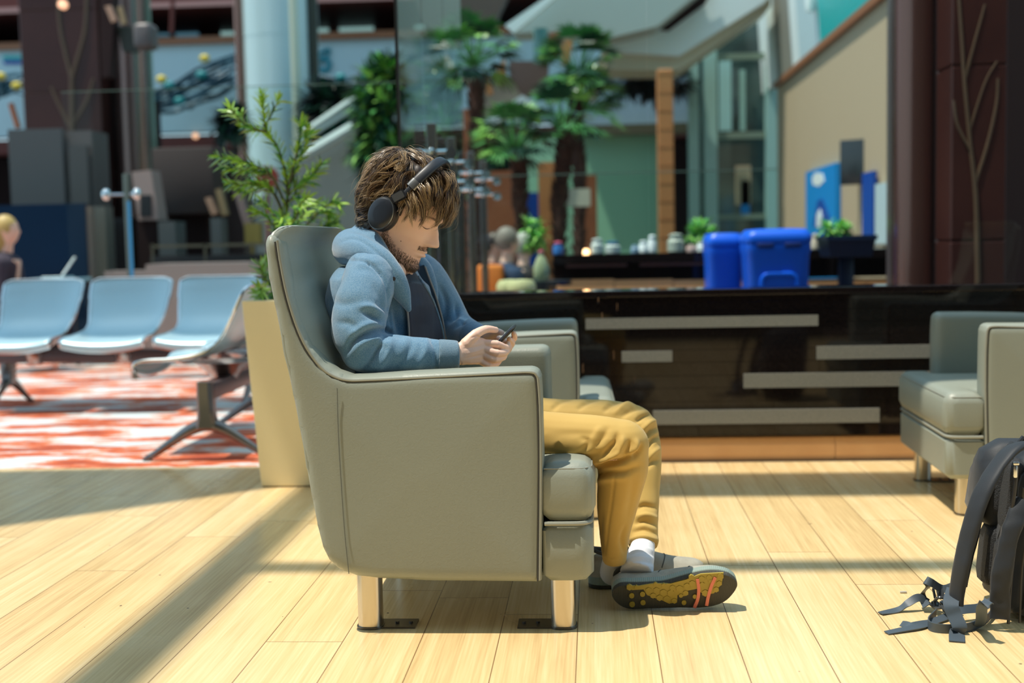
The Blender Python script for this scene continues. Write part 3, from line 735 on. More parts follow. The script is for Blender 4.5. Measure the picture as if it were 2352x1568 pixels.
tag(obj('low_ledge', bm, mat('grey_beige_ledge', (0.30, 0.26, 0.25), .4), None, False), 'low grey beige ledge behind the metal bench', 'ledge')
bm = bmesh.new(); pbox(bm, 345, 560, 640, 566, 10.7, 0.03); pbox(bm, 349, 560, 353, 660, 10.7, .03); pbox(bm, 470, 560, 474, 660, 10.7, .03); pbox(bm, 632, 560, 636, 660, 10.7, .03); pbox(bm, 345, 585, 640, 603, 10.7, 0.05, 1)
tag(obj('handrail', bm, [mat('olive_rail', (0.10, 0.09, 0.06), .4), M_BLACK], None, False), 'dark rail above the grey beige ledge', 'rail')
# steel post with spider arms standing behind the bench
px = at(300, 500, 9.0)
t = thing('glass_post', 'slim steel post with two chrome arms behind the metal bench', 'post', (px.x, 8.95, 0))
bm = bmesh.new(); rbox(bm, (0, 0, 0.76), (0.045, 0.03, 1.52), 0.005, 2); obj('shaft', bm, mat('grey_green_steel', (0.14, 0.17, 0.15), .35, .6), t)
bm = bmesh.new(); box2(bm, (0.005, -0.02, 0.72), (0.028, -0.014, 1.32)); obj('lit_edge', bm, mat('painted_blue_light', (0.05, 0.32, 0.62), .3), t, False)  # strip paints the blue light along the post edge
bm = bmesh.new(); cyl(bm, (-0.14, 0, 1.37), (0.08, 0, 1.37), 0.010, 8)
for q in (-0.15, 0.08): ball(bm, (q, -0.02, 1.37), 0.034, (1, 1, 1.3), 8)
obj('fitting', bm, M_CHROME, t)
# dark cluster of blocks hanging at the top, before the copper coloured column
t = thing('hanging_cluster', 'dark cluster of blocks hanging before the copper coloured column', 'camera', (0, 0, 0))
bm = bmesh.new(); ppoly(bm, [(228, -20), (262, -20), (258, 95), (252, 175), (234, 178), (230, 100)], 12.6, .15); obj('arm', bm, M_DKROOM, t, False)
bm = bmesh.new(); rbox(bm, at(335, 85, 12.6), (0.20, 0.25, 0.26), 0.05, 3); obj('cluster_block', bm, mat('grey_dome', (0.11, 0.10, 0.10), .4), t)
bm = bmesh.new(); ppoly(bm, [(268, 60), (310, 60), (312, 120), (282, 118)], 12.7, .1); obj('bracket', bm, mat('dark_green_bracket', (0.03, 0.04, 0.03), .5), t, False)
for i, (a, m_) in enumerate((([(240, 14), (254, 12), (268, 46), (256, 52)], 'tan_strip'), ([(268, 16), (280, 14), (290, 54), (278, 56)], 'olive_strip'))):
    bm = bmesh.new(); ppoly(bm, a, 12.5, .03); obj('cluster_strip', bm, MATS[m_], t, False)
# dark upright before the pale wall
bm = bmesh.new(); pbox(bm, 360, 232, 370, 660, 15, 0.1); tag(obj('dark_upright', bm, M_DKROOM, None, False), 'thin dark upright before the pale wall right of the green strip', 'post')
bm = bmesh.new(); tube(bm, [at(397, -30, 17), at(396, 20, 17), at(394, 76, 17)], 0.03, 6, 4); tag(obj('hanging_rod', bm, M_MAROON), 'thin brown rod hanging in the upper gallery', 'rod')
# red round sign behind the shrub
bm = bmesh.new(); cyl(bm, at(612, 408, 14.0), at(612, 408, 14.0) + Vector((0, 0.06, 0)), 0.135, 28)
cyl(bm, Vector((at(612, 408, 14.04).x, 14.04, 0)), at(612, 408, 14.04), .02, 8)
tag(obj('round_sign', bm, mat('dark_red_disc', (0.28, 0.05, 0.03), .4)), 'dark red round disc on a thin pole behind the green shrub', 'sign')

# escalator going up to the right, behind shrub and palms
t = thing('escalator', 'grey escalator with pale handrails rising behind the shrub', 'escalator', (0, 0, 0))
bm = bmesh.new(); ppoly(bm, [(560, 520), (575, 470), (690, 380), (705, 352), (822, 286), (905, 230), (905, 748), (560, 748)], 14.6, .9); obj('side_panel', bm, mat('escalator_side', (0.25, 0.28, 0.27), .3), t, False)
for i, (a, b, r) in enumerate((((690, 312), (905, 165), .045), ((690, 326), (905, 190), .022), ((700, 358), (825, 284), .07))):
    bm = bmesh.new(); tube(bm, [at(*a, 14.3), at(*b, 14.3)], r, 8, 2); obj('handrail', bm, mat('pale_rail', (0.60, 0.72, 0.70), .3), t)
# ------------------------------------------------------------------ right half of the hall
# white folded stair: fascia (white), soffit (beige), seen above the palms
def solid(name, pts_far_near, m, label, cat):
    pass
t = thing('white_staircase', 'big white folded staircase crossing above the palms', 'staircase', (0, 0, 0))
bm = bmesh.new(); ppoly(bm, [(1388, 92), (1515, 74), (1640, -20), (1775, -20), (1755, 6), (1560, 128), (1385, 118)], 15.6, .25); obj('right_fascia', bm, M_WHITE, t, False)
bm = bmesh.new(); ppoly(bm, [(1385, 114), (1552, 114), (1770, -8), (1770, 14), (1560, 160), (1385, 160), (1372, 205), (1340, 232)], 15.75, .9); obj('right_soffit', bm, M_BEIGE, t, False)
bm = bmesh.new(); ppoly(bm, [(1160, 58), (1262, -12), (1284, -12), (1180, 76)], 14.6, .12); obj('edge_strip', bm, M_WHITE, t, False)
bm = bmesh.new(); ppoly(bm, [(1180, 76), (1284, -30), (1620, -30), (1510, 60), (1395, 88), (1335, 80), (1250, 72)], 15.0, .6); obj('landing_soffit', bm, mat('pale_grey_teal', (0.42, 0.50, 0.47), .6), t, False)
bm = bmesh.new(); ppoly(bm, [(1085, 290), (1200, 218), (1222, 232), (1232, 262), (1150, 275), (1100, 318), (1085, 305)], 15.4, .3); obj('lower_fascia', bm, mat('pale_blue_panel', (0.60, 0.72, 0.76), .5), t, False)
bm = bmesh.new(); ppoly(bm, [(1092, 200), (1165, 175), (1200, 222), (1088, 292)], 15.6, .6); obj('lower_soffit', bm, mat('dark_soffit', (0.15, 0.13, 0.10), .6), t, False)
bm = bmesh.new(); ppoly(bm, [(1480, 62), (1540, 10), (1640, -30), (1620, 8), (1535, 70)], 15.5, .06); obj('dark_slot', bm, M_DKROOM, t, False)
bm = bmesh.new(); ppoly(bm, [(950, -10), (1165, -10), (1130, 60), (1050, 90), (980, 80)], 17.0, .3); tag(obj('brown_bulkhead', bm, mat('brown_bulkhead', (0.09, 0.07, 0.055), .5), None, False), 'dark brown bulkhead above the leftmost palm', 'bulkhead')
bm = bmesh.new(); ppoly(bm, [(1168, 140), (1260, 140), (1255, 212), (1200, 222), (1172, 190)], 16.2, .3); tag(obj('brown_bulkhead', bm, mat('brown_bulkhead2', (0.12, 0.08, 0.07), .5), None, False), 'brown panel between the two tall palms', 'bulkhead')
slant('orange timber post', [(1288, 92), (1316, 92), (1306, 150), (1290, 150)], 14.2, M_WOODC, 'post', 'timber_post', t)
slant('brown timber post', [(1262, 74), (1285, 74), (1282, 130), (1264, 130)], 14.5, M_WOODD, 'post', 'timber_post', t)
bm = bmesh.new(); p = at(1242, 106, 14.8); cyl(bm, p - Vector((0, 0, .20)), p + Vector((0, 0, .20)), 0.085, 20)
obj('teal_tube', bm, M_TEALG, t)
bm = bmesh.new(); ppoly(bm, [(1142, 155), (1160, 135), (1162, 190), (1146, 196)], 13.6, .1); obj('timber_post', bm, M_WOODC, t, False)
bm = bmesh.new(); ppoly(bm, [(1112, 180), (1124, 178), (1132, 214), (1118, 218)], 13.6, .1); obj('timber_post', bm, M_WOODC, t, False)

# green wall under the gallery with a dark band, timber column, teal glass lift
bm = bmesh.new(); pbox(bm, 1190, 306, 1516, 660, 18.0, 0.2); struct('wall_green', bm, M_GREENW)
bm = bmesh.new(); pbox(bm, 1330, 284, 1600, 308, 17.8, 0.3); struct('trim_6', bm, mat('olive_band', (0.10, 0.10, 0.06), .5))
bm = bmesh.new(); pbox(bm, 1340, 180, 1600, 288, 17.9, 0.2); struct('wall_blue', bm, mat('soft_blue_wall', (0.28, 0.42, 0.52), .6))
t = thing('timber_column', 'tall square orange timber column right of the green wall', 'column', (at(1530, 400, 14.5).x, 14.6, 0))
w = at(1549, 400, 14.5).x - at(1513, 400, 14.5).x; zt = at(1530, 158, 14.5).z
bm = bmesh.new(); rbox(bm, (0, 0, zt / 2), (w, w, zt), 0.01, 1)
for i in range(14): box(bm, (0, -w / 2 - 0.002, 0.15 + i * zt / 14), (w * .98, 0.004, 0.005))
obj('boards', bm, M_WOODC, t, False)
# hedge-like hanging foliage on the gallery edge
M_DKLEAF = mat('dark_hanging_leaves', (0.012, 0.02, 0.025), .6)
t = thing('lift_tower', 'teal glass lift tower with pale steel frame right of the timber column', 'lift shaft', (0, 0, 0))
M_LIFTF = mat('pale_teal_steel', (0.36, 0.60, 0.55), .35)
for i, (a, b, y0) in enumerate(((1582, 1606, 128), (1618, 1648, 112), (1760, 1790, 150))):
    bm = bmesh.new(); pbox(bm, a, y0 - 90, b, 660, 17.0, 0.15); obj('upright', bm, M_LIFTF, t, False)
for (y0, y1) in ((122, 136), (303, 318), (492, 503)):
    bm = bmesh.new(); pbox(bm, 1648, y0, 1762, y1, 17.05, 0.1); obj('crossbar', bm, mat('olive_steel', (0.22, 0.30, 0.23), .4), t, False)
bm = bmesh.new(); pbox(bm, 1590, 40, 1785, 660, 17.5, 0.05); obj('glazing', bm, mat('dark_teal_glazing', (0.025, 0.05, 0.05), .08, spec=.8, var=(1.3, 1, (0.07, 0.12, 0.11))), t, False)
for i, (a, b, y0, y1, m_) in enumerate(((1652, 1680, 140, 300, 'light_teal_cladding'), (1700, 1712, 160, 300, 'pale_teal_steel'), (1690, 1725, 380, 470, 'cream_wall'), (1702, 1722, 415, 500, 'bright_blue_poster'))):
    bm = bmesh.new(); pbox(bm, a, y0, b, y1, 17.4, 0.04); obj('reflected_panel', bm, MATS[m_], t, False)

# long wall receding on the right, X = 2.41
RX = 2.41
def xpoly(bm, pts, X, d=0.2, mi=0):
    prism(bm, [atx(p[0], p[1], X) for p in pts], (d, 0, 0), mi)
zr = 2.87
ya = 16.4; yb_ = 9.2
bm = bmesh.new(); box2(bm, (RX, yb_, 0), (RX + .25, ya, zr)); struct('wall_right', bm, M_CREAM)
bm = bmesh.new(); box2(bm, (RX - 0.05, yb_, zr), (RX + .25, ya, zr + .07)); struct('trim_7', bm, M_BROWNE)
# tilted white fascia with a teal sign over the wall
def fascia(px_list, m, name, d=0.15):
    P = [atx(p[0], p[1], RX - 0.05) for p in px_list]
    # lean the upper edge outwards over the hall
    Q = [Vector((p.x - 0.10 * (p.z - zr) , p.y, p.z)) for p in P]
    bm = bmesh.new(); prism(bm, Q, (d, 0, 0)); return bm
t = thing('tilted_fascia', 'leaning white and teal fascia above the cream right wall', 'fascia', (0, 0, 0))
def fy(y0, y1, z1, m, nm, lb=None):
    bm = bmesh.new()
    prism(bm, [Vector((RX - .04, y0, zr + .06)), Vector((RX - .04, y1, zr + .06)), Vector((RX - .25, y1 + .2, z1)), Vector((RX - .25, y0 + .2, z1))], (0.1, 0, 0))
    obj(nm, bm, m, t, False, lb)
yy = lambda px: atx(px, 100, RX).y
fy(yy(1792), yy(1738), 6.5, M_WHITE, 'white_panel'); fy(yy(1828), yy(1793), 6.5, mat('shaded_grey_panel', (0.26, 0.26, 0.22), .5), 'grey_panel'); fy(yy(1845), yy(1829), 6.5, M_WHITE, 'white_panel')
fy(yy(1893), yy(1846), 6.5, M_PALEW, 'pale_panel'); fy(9.2, yy(1893), 6.5, M_TEALSIGN, 'teal_sign', 'teal sign panel')
bm = bmesh.new(); lathe(bm, [(0.001, 0), (0.05, 0.0), (0.06, 0.1), (0.05, 0.2), (0.001, 0.2)], 12); ball(bm, (0, 0, .27), .045)
o = obj('white_figure_symbol', bm, M_WHITE, t); o.location = (RX - 0.12, yy(1889) , 3.28)
# posters, screen on the right wall
def wallp(x0, y0, x1, y1, m, nm, lb, cat, off=0.02, d=0.03):
    a = atx(x0, y0, RX - off); b = atx(x1, y0, RX - off); c = atx(x1, y1, RX - off); e = atx(x0, y1, RX - off)
    zt = (a.z + b.z) / 2; zb = (c.z + e.z) / 2
    bm = bmesh.new(); box2(bm, (RX - off, b.y, zb), (RX - off - d, a.y, zt)); return tag(obj(nm, bm, m, None, False), lb, cat)
t = thing('blue_poster', 'bright blue advertising panel with pale shapes on the right wall', 'poster', (0, 0, 0))
a = atx(1862, 385, RX); b = atx(1932, 385, RX)
bm = bmesh.new(); box2(bm, (RX - .055, b.y, 0.4), (RX - .005, a.y, at(1890, 385, (a.y + b.y) / 2).z)); obj('panel', bm, M_BLUEP, t, False)
bm = bmesh.new(); prism(bm, [atx(x, y, RX - .052) for x, y in ((1868, 520), (1878, 462), (1890, 455), (1908, 500), (1912, 525))], (-0.006, 0, 0)); obj('dark_arch', bm, M_BLUED, t, False)
bm = bmesh.new(); prism(bm, [atx(x, y, RX - .052) for x, y in ((1866, 408), (1874, 396), (1890, 398), (1894, 415), (1882, 428), (1868, 424))], (-0.006, 0, 0)); obj('white_patch', bm, M_WHITE, t, False)
bm = bmesh.new(); prism(bm, [atx(x, y, RX - .062) for x, y in ((1876, 520), (1877, 492), (1884, 480), (1888, 500), (1885, 522))], (-0.006, 0, 0)); obj('white_streak', bm, M_WHITE, t, False)
wallp(1988, 395, 2014, 545, M_BLUED, 'blue_banner', 'narrow deep blue banner right of the wall screen', 'banner')
wallp(2018, 420, 2052, 560, mat('pale_blue_board', (0.50, 0.66, 0.70), .5), 'pale_board', 'pale board at the near end of the cream wall', 'board')
t = thing('wall_screen', 'dark flat screen on a bracket on the cream wall', 'screen', (0, 0, 0))
pc = at(1968, 372, 11.3)
bm = bmesh.new(); rbox(bm, (0, 0, 0), (0.30, 0.06, 0.40), 0.01, 2); o = obj('screen_body', bm, mat('screen_black', (0.03, 0.04, 0.045), .2), t); o.location = pc; o.rotation_euler = (0, 0, radians(-35))
bm = bmesh.new(); cyl(bm, pc, (RX, pc.y + .05, pc.z), 0.02, 8); obj('bracket', bm, M_BLACK, t)
# brown stone columns at the right, just behind the glass
t = thing('stone_column', 'brown polished column with pink light streak, left of the two right ones', 'column', (0, 0, 0))
xa = at(2066, 300, 7.0).x; xb = at(2180, 300, 7.0).x; r_ = (xb - xa) / 2
bm = bmesh.new(); lathe(bm, [(r_, 0), (r_, 5.5)], 40, ((xa + xb) / 2, 7.0 + r_, 0)); obj('shaft', bm, mat('brown_bronze', (0.20, 0.10, 0.085), .20, .75), t)
column(2184, 2312, 6.7, 5.5, 'square brown stone column at the right edge with etched branches', [([(2246, 700), (2244, 560), (2240, 440), (2228, 330)], .05), ([(2228, 330), (2216, 200), (2208, 80), (2200, -40)], .035), ([(2240, 420), (2268, 330), (2288, 240), (2292, 180)], .03), ([(2232, 350), (2200, 290), (2190, 230)], .03), ([(2216, 180), (2240, 90), (2262, 10)], .025), ([(2226, 300), (2262, 190), (2290, 140)], .02)])
bm = bmesh.new(); box2(bm, (at(2312, 300, 7.6).x, 7.6, 0), (5.5, 7.8, 6)); struct('wall_right', bm, M_DKROOM)
bm = bmesh.new(); box2(bm, (at(2050, 300, 9.0).x, 9.0, 0), (6.0, 9.15, 6)); struct('wall_right', bm, M_BROWNST)
bm = bmesh.new(); pbox(bm, 2046, -60, 2064, 690, 7.4, .1); tag(obj('steel_mullion', bm, mat('grey_mullion', (0.20, 0.17, 0.17), .3, .6), None, False), 'tall grey mullion left of the brown columns', 'mullion')

# brown timber screens in the restaurant
def screen(label, x0, y0, x1, y1, Y, m=M_WOODD):
    bm = bmesh.new(); pbox(bm, x0, y0, x1, y1 if y1 < 600 else 660, Y, .1); return tag(obj('timber_screen', bm, m, None, False), label, 'screen')
screen('brown timber screen behind the diners, left', 1118, 392, 1200, 640, 14.2)
screen('orange brown timber screen behind the two palm trunks', 1238, 372, 1290, 640, 14.4, M_WOODC)
screen('brown timber board carrying the white notice', 1318, 402, 1372, 640, 14.0)
screen('blue panel between the timber screens', 1206, 442, 1238, 640, 14.6, M_BLUED)
screen('narrow dark timber post left of the fan palms', 1068, 250, 1086, 640, 14.8)
bm = bmesh.new(); pbox(bm, 1302, 433, 1356, 474, 12.9, .02)
tag(obj('white_notice', bm, mat('cream_notice', (0.62, 0.62, 0.50), .5), None, False), 'cream rectangular notice hanging before the palm trunk', 'sign')
# long black counter with orange wood plinth
t = thing('black_counter', 'long low black counter beyond the glass with orange wood base', 'counter', (0, 0, 0))
bm = bmesh.new(); pbox(bm, 1270, 578, 2060, 598, 8.6, .5); obj('counter_top', bm, M_GRANITE, t, False)
bm = bmesh.new(); pbox(bm, 1272, 596, 2060, 641, 8.7, .4); obj('counter_body', bm, M_GRANITE, t, False)
bm = bmesh.new()
xs = [1278, 1412, 1547, 1700, 1840, 1990, 2060]
for a, b in zip(xs[:-1], xs[1:]): pbox(bm, a, 642, b - 1.5, 674, 8.62, .3)
obj('orange_base', bm, mat('bright_orange_wood', (0.85, 0.44, 0.19), .4, var=(6, .5, (0.74, 0.38, 0.15))), t, False)
bm = bmesh.new(); pbox(bm, 1300, 606, 1440, 613, 8.66, .03); pbox(bm, 1470, 602, 1640, 610, 8.66, .03); obj('shelf_strip', bm, mat('dull_copper', (0.16, 0.09, 0.08), .3), t, False)

# wheeled bins, blue
M_BLUE = mat('blue_plastic', (0.004, 0.12, 0.80), .38, spec=.4)
def bin_(x0, x1, ytop, Y, lb, w=None, dep=0.5, rz=0, inset=True):
    a = at(x0, 600, Y).x; b = at(x1, 600, Y).x; w = b - a; zt = at((x0 + x1) / 2, ytop, Y).z
    t = thing('wheelie_bin', lb, 'bin', ((a + b) / 2, Y + dep / 2, 0), rz, 'blue bins beyond the glass')
    def sec(z, k, r=0.05):
        O = round_poly([(-w / 2 * k, -dep / 2 * k), (w / 2 * k, -dep / 2 * k), (w / 2 * k, dep / 2 * k), (-w / 2 * k, dep / 2 * k)], r, 4)
        return [Vector((p[0], p[1], z)) for p in O]
    bm = bmesh.new(); loft(bm, [sec(0.06, .80), sec(0.3, .85), sec(zt - .16, .96), sec(zt - .13, 1.0), sec(zt - .09, 1.0), sec(zt - .085, .95)])
    obj('tub', bm, M_BLUE, t)
    bm = bmesh.new(); loft(bm, [sec(zt - .085, 1.0), sec(zt - .06, 1.03), sec(zt - .03, 1.0), sec(zt, .86), sec(zt + .004, .5)])
    obj('lid', bm, M_BLUE, t)
    if inset:
        O = round_poly([(-w * .30, 0.35), (w * .30, 0.35), (w * .27, zt - .27), (-w * .27, zt - .27)], .05, 5)
        bm = bmesh.new(); pts = [Vector((p[0], -dep / 2 * (.845 + .115 * p[1] / zt) - .004, p[1])) for p in O]; pts.append(pts[0])
        tube(bm, pts, 0.014, 6, 0); obj('moulded_frame', bm, M_BLUE, t)
        for q in (-.22, .2):
            bm = bmesh.new(); rbox(bm, (q * w, -dep / 2 - .004, zt - .095), (w * .26, .02, .03), .008, 2); obj('handle_slot', bm, mat('slot_dark_blue', (0.0, 0.02, 0.16), .5), t)
    for s in (-1, 1):
        bm = bmesh.new(); cyl(bm, (s * w * .42, dep * .40, .1), (s * w * .36, dep * .40, .1), .1, 16); obj('wheel', bm, M_BLACK, t)
    return t
bin_(1716, 1866, 526, 7.55, 'blue wheeled bin with framed front panel, right of the pair', dep=.42)
bin_(1626, 1708, 536, 8.02, 'blue wheeled bin partly behind the framed one', dep=.40, inset=False)
# dark planter box on a stand with greenery and pots around
t = thing('dark_planter', 'dark blue planter box on a post right of the blue bins', 'planter', (at(1957, 580, 8.0).x, 8.2, 0))
def lo(x, y): return at(x, y, 8.0)
cx = at(1957, 580, 8.0).x
w = lo(2014, 580).x - lo(1902, 580).x; z1 = lo(1957, 540).z; z0 = lo(1957, 590).z
bm = bmesh.new(); loft(bm, [[Vector((s * w / 2 * k, u * .2 * k, z)) for s, u in ((-1, -1), (1, -1), (1, 1), (-1, 1))] for z, k in ((z0, .86), (z1 - .03, .98), (z1 - .03, 1.04), (z1, 1.04), (z1, .9))])
obj('box', bm, mat('dark_navy_plastic', (0.003, 0.014, 0.045), .4), t, False)
bm = bmesh.new(); rbox(bm, (0, 0, z0 / 2), (.09, .09, z0), .01, 2); rbox(bm, (0, 0, .02), (.4, .3, .04), .01, 2); obj('stand', bm, MATS['dark_navy_plastic'], t)

# fan palms
M_PALM = [mat('palm_green', (0.07, 0.27, 0.07), .34), mat('palm_light_green', (0.32, 0.66, 0.14), .32), mat('palm_dark_green', (0.015, 0.07, 0.04), .36)]
M_TRUNK = mat('palm_fibre_trunk', (0.10, 0.045, 0.03), .9, bump=(30, 1, .02), var=(20, .8, (0.05, 0.025, 0.02)))
def leaf_blade(bm, p, d, up, L, w, mi, droop=0.25):
    d = d.normalized(); s = d.cross(up)
    s = s.normalized() if s.length > 1e-4 else d.orthogonal().normalized()
    q0 = p; q1 = p + d * L * .5 - Vector((0, 0, droop * L * .15)); q2 = p + d * L - Vector((0, 0, droop * L * .6))
    v = [bm.verts.new(x) for x in (q0 - s * w * .35, q0 + s * w * .35, q1 + s * w * .5, q1 - s * w * .5, q2)]
    f = bm.faces.new(v[:4]); f.material_index = mi; f = bm.faces.new((v[3], v[2], v[4])); f.material_index = mi
def palm(label, trunk, Y, crown, R, nf, seed, tr=0.09):
    tr *= .72
    rnd = random.Random(seed)
    t = thing('fan_palm', label, 'palm tree', (0, 0, 0), 0, 'fan palms in the hall')
    P = [at(x, y, Y) for x, y in trunk]
    P[0].z = 0.0
    bm = bmesh.new(); tube(bm, P, [tr * 1.1, tr, tr, tr * 1.2], 10, 24)
    C = catmull(P, 60)
    for i, c in enumerate(C[2:]):
        for k in range(5):
            a = rnd.uniform(0, 6.28); b = c + Vector((cos(a), sin(a), 0)) * tr * .95
            cyl(bm, b, b + Vector((cos(a) * .04, sin(a) * .04, .07)), .018, 4, .004)
    obj('trunk', bm, M_TRUNK, t)
    for j, (cx_, cy_) in enumerate(crown):
        c = at(cx_, cy_, Y); bm = bmesh.new()
        for i in range(nf):
            a = rnd.uniform(0, 2 * pi); el = rnd.uniform(-0.5, 1.25)
            d = Vector((cos(a) * cos(el), sin(a) * cos(el), sin(el)))
            L = R * rnd.uniform(.45, .65); e = c + d * L - Vector((0, 0, .08 * L))
            cyl(bm, c + Vector((0, 0, -.1)), e, .012, 4, .006, mi=0)
            mi = rnd.choice((0, 0, 1, 2, 2)); s = d.cross(Vector((0, 0, 1))); s = s.normalized() if s.length > .1 else Vector((1, 0, 0))
            u = s.cross(d).normalized()
            for k in range(15):
                q = (k / 14 - .5) * 2.7
                dd = d * cos(q) + s * sin(q) + u * rnd.uniform(-.12, .12)
                leaf_blade(bm, e, dd, u, R * rnd.uniform(.36, .5), R * .055, mi, .5)
        obj('crown', bm, M_PALM, t, False)
palm('fan palm left of centre with the highest crown, near the glass corner', [(1092, 640), (1090, 480), (1094, 300), (1092, 180)], 12.6, [(1085, 125)], .58, 34, 1)
palm('short fan palm with a wide crown, lowest of the group', [(1196, 640), (1196, 540), (1194, 420), (1190, 350)], 11.6, [(1185, 325)], .52, 36, 2, .07)
palm('fan palm on the darker of the two joined trunks', [(1286, 640), (1284, 500), (1292, 400), (1300, 300)], 11.7, [(1290, 280)], .50, 26, 3, .08)
palm('tallest fan palm in the middle, crown before the white stair', [(1326, 560), (1330, 420), (1322, 300), (1330, 180)], 13.4, [(1330, 150), (1345, 235)], .56, 32, 4, .085)
def bush(label, blobs, Y, n, seed, mats, L=.16, name='leafy_bush'):
    rnd = random.Random(seed); bm = bmesh.new()
    t = thing(name, label, 'plant', (0, 0, 0))
    c0 = at(blobs[0][0], blobs[0][1], Y)
    bm2 = bmesh.new(); bb = at(blobs[-1][0], blobs[-1][1] + blobs[-1][2], Y)
    for (x, y, r) in blobs:
        c = at(x, y, Y); R = r * Y / F
        tube(bm2, [(c.x, Y, max(0, c.z - R * 2.2)), (c.x, Y, c.z)], .012, 5, 2)
        for i in range(n):
            d = Vector((rnd.gauss(0, 1), rnd.gauss(0, 1), rnd.gauss(0, 1))).normalized(); p = c + d * R * rnd.random() ** .4
            leaf_blade(bm, p, d + Vector((rnd.uniform(-.6, .6), rnd.uniform(-.6, .6), rnd.uniform(-.3, .6))), Vector((0, 0, 1)) if abs(d.z) < .9 else Vector((1, 0, 0)), L * rnd.uniform(.6, 1.2), L * .28, rnd.randrange(len(mats)), .4)
    obj('stems', bm2, M_TRUNK, t); obj('foliage', bm, mats, t, False)
bush('dark leafy trees right of the white column', [(740, 235, 30), (775, 240, 36), (750, 270, 34)], 15.8, 260, 21, [M_DKLEAF, M_PALM[2]], .3)
bush('small dark spiky plant left of the white column', [(535, 275, 24), (520, 290, 16)], 15.2, 160, 27, [M_DKLEAF, M_PALM[2]], .25)
bush('tall leafy tree left of the dark glass edge', [(870, 200, 46), (885, 260, 52), (865, 310, 48), (893, 350, 40), (850, 245, 30), (890, 170, 30), (850, 350, 34), (880, 400, 44)], 12.8, 260, 22, [M_PALM[0], M_PALM[2], M_PALM[2], M_PALM[1]], .22)
bush('dark hanging foliage on the gallery edge under the white stair', [(1440, 180, 26), (1475, 178, 30), (1500, 192, 26), (1555, 185, 24)], 16.9, 160, 23, [M_DKLEAF, M_DKLEAF], .22)
bush('small bright green pot plant among the diners', [(1222, 520, 16), (1236, 540, 16), (1224, 555, 14)], 9.3, 70, 24, [M_PALM[1], mat('fresh_green', (0.18, 0.62, 0.12), .35)], .10, 'pot_plant')
bush('bright green plant left above the blue bins', [(1612, 525, 20), (1598, 540, 14), (1628, 540, 14)], 9.3, 90, 25, [MATS['fresh_green'], M_PALM[1]], .09, 'pot_plant')
bush('low green plant in the dark planter box', [(1905, 524, 14), (1925, 528, 16), (1942, 530, 12)], 8.2, 90, 26, [MATS['fresh_green'], M_PALM[1]], .07, 'pot_plant')

# things standing on the black counter
cz = at(1660, 578, 8.7).z
M_PW = mat('pale_plastic', (0.55, 0.66, 0.62), .4)
def jar(name, x, y, w, h, m, lb, cat, top=None):
    Y = 8.85; p = at(x, y, Y); W_ = w * Y / F; H_ = h * Y / F; z = at(x, 578 - .02 * (x - 1660) * 0, Y).z
    t = thing(name, lb, cat, (p.x, Y, cz))
    bm = bmesh.new(); lathe(bm, [(W_ * .38, 0), (W_ * .5, H_ * .08), (W_ * .5, H_ * .7), (W_ * .36, H_ * .86), (W_ * .34, H_)], 16); obj('body', bm, m, t)
    bm = bmesh.new(); lathe(bm, [(W_ * .36, H_), (W_ * .40, H_ * 1.01), (W_ * .40, H_ * 1.13), (W_ * .1, H_ * 1.2)], 16); obj('lid', bm, top or m, t)
jar('pale_jar', 1372, 566, 30, 30, M_PW, 'round pale jar on the black counter, leftmost', 'jar')
jar('square_tub', 1407, 565, 36, 24, M_PW, 'pale tub with a blue lid on the black counter', 'tub', mat('lid_blue', (0.02, 0.16, 0.34), .4))
jar('blue_tub', 1458, 572, 20, 16, mat('soft_blue', (0.25, 0.42, 0.55), .4), 'small soft blue pot on the black counter', 'pot')
jar('white_pitcher', 1478, 566, 22, 24, M_WHITE, 'white rounded pitcher left of the grey glass seam', 'pitcher')
jar('tall_white_jug', 1498, 560, 20, 34, M_WHITE, 'tall white jug beside the timber column', 'jug')
jar('pale_canister', 1552, 558, 38, 36, mat('pale_green_grey', (0.42, 0.50, 0.42), .5), 'pale green grey canister right of the timber column', 'canister')
jar('pink_bowl', 1588, 572, 26, 14, mat('pinkish', (0.66, 0.50, 0.46), .5), 'pinkish bowl on the counter left of the blue bins', 'bowl')
jar('white_bowl', 1612, 570, 26, 18, M_WHITE, 'white bowl under the bright green plant', 'bowl')
jar('lamp_pot', 1346, 575, 14, 10, M_LAMP, 'small glowing tealight at the left end of the counter', 'tealight')
jar('blue_cup', 1282, 566, 24, 26, mat('royal_blue', (0.02, 0.14, 0.42), .4), 'blue cup with a pink lid beside the diners', 'cup', mat('hot_pink', (0.7, 0.12, 0.2), .4))
jar('cream_pot', 1872, 560, 18, 30, mat('cream_clay', (0.62, 0.55, 0.42), .5), 'cream clay pot right of the framed blue bin', 'pot')
jar('patterned_pot', 1890, 565, 18, 26, mat('patterned', (0.45, 0.32, 0.25), .5, var=(60, 1, (0.75, 0.7, 0.6))), 'patterned clay pot beside the dark planter', 'pot')
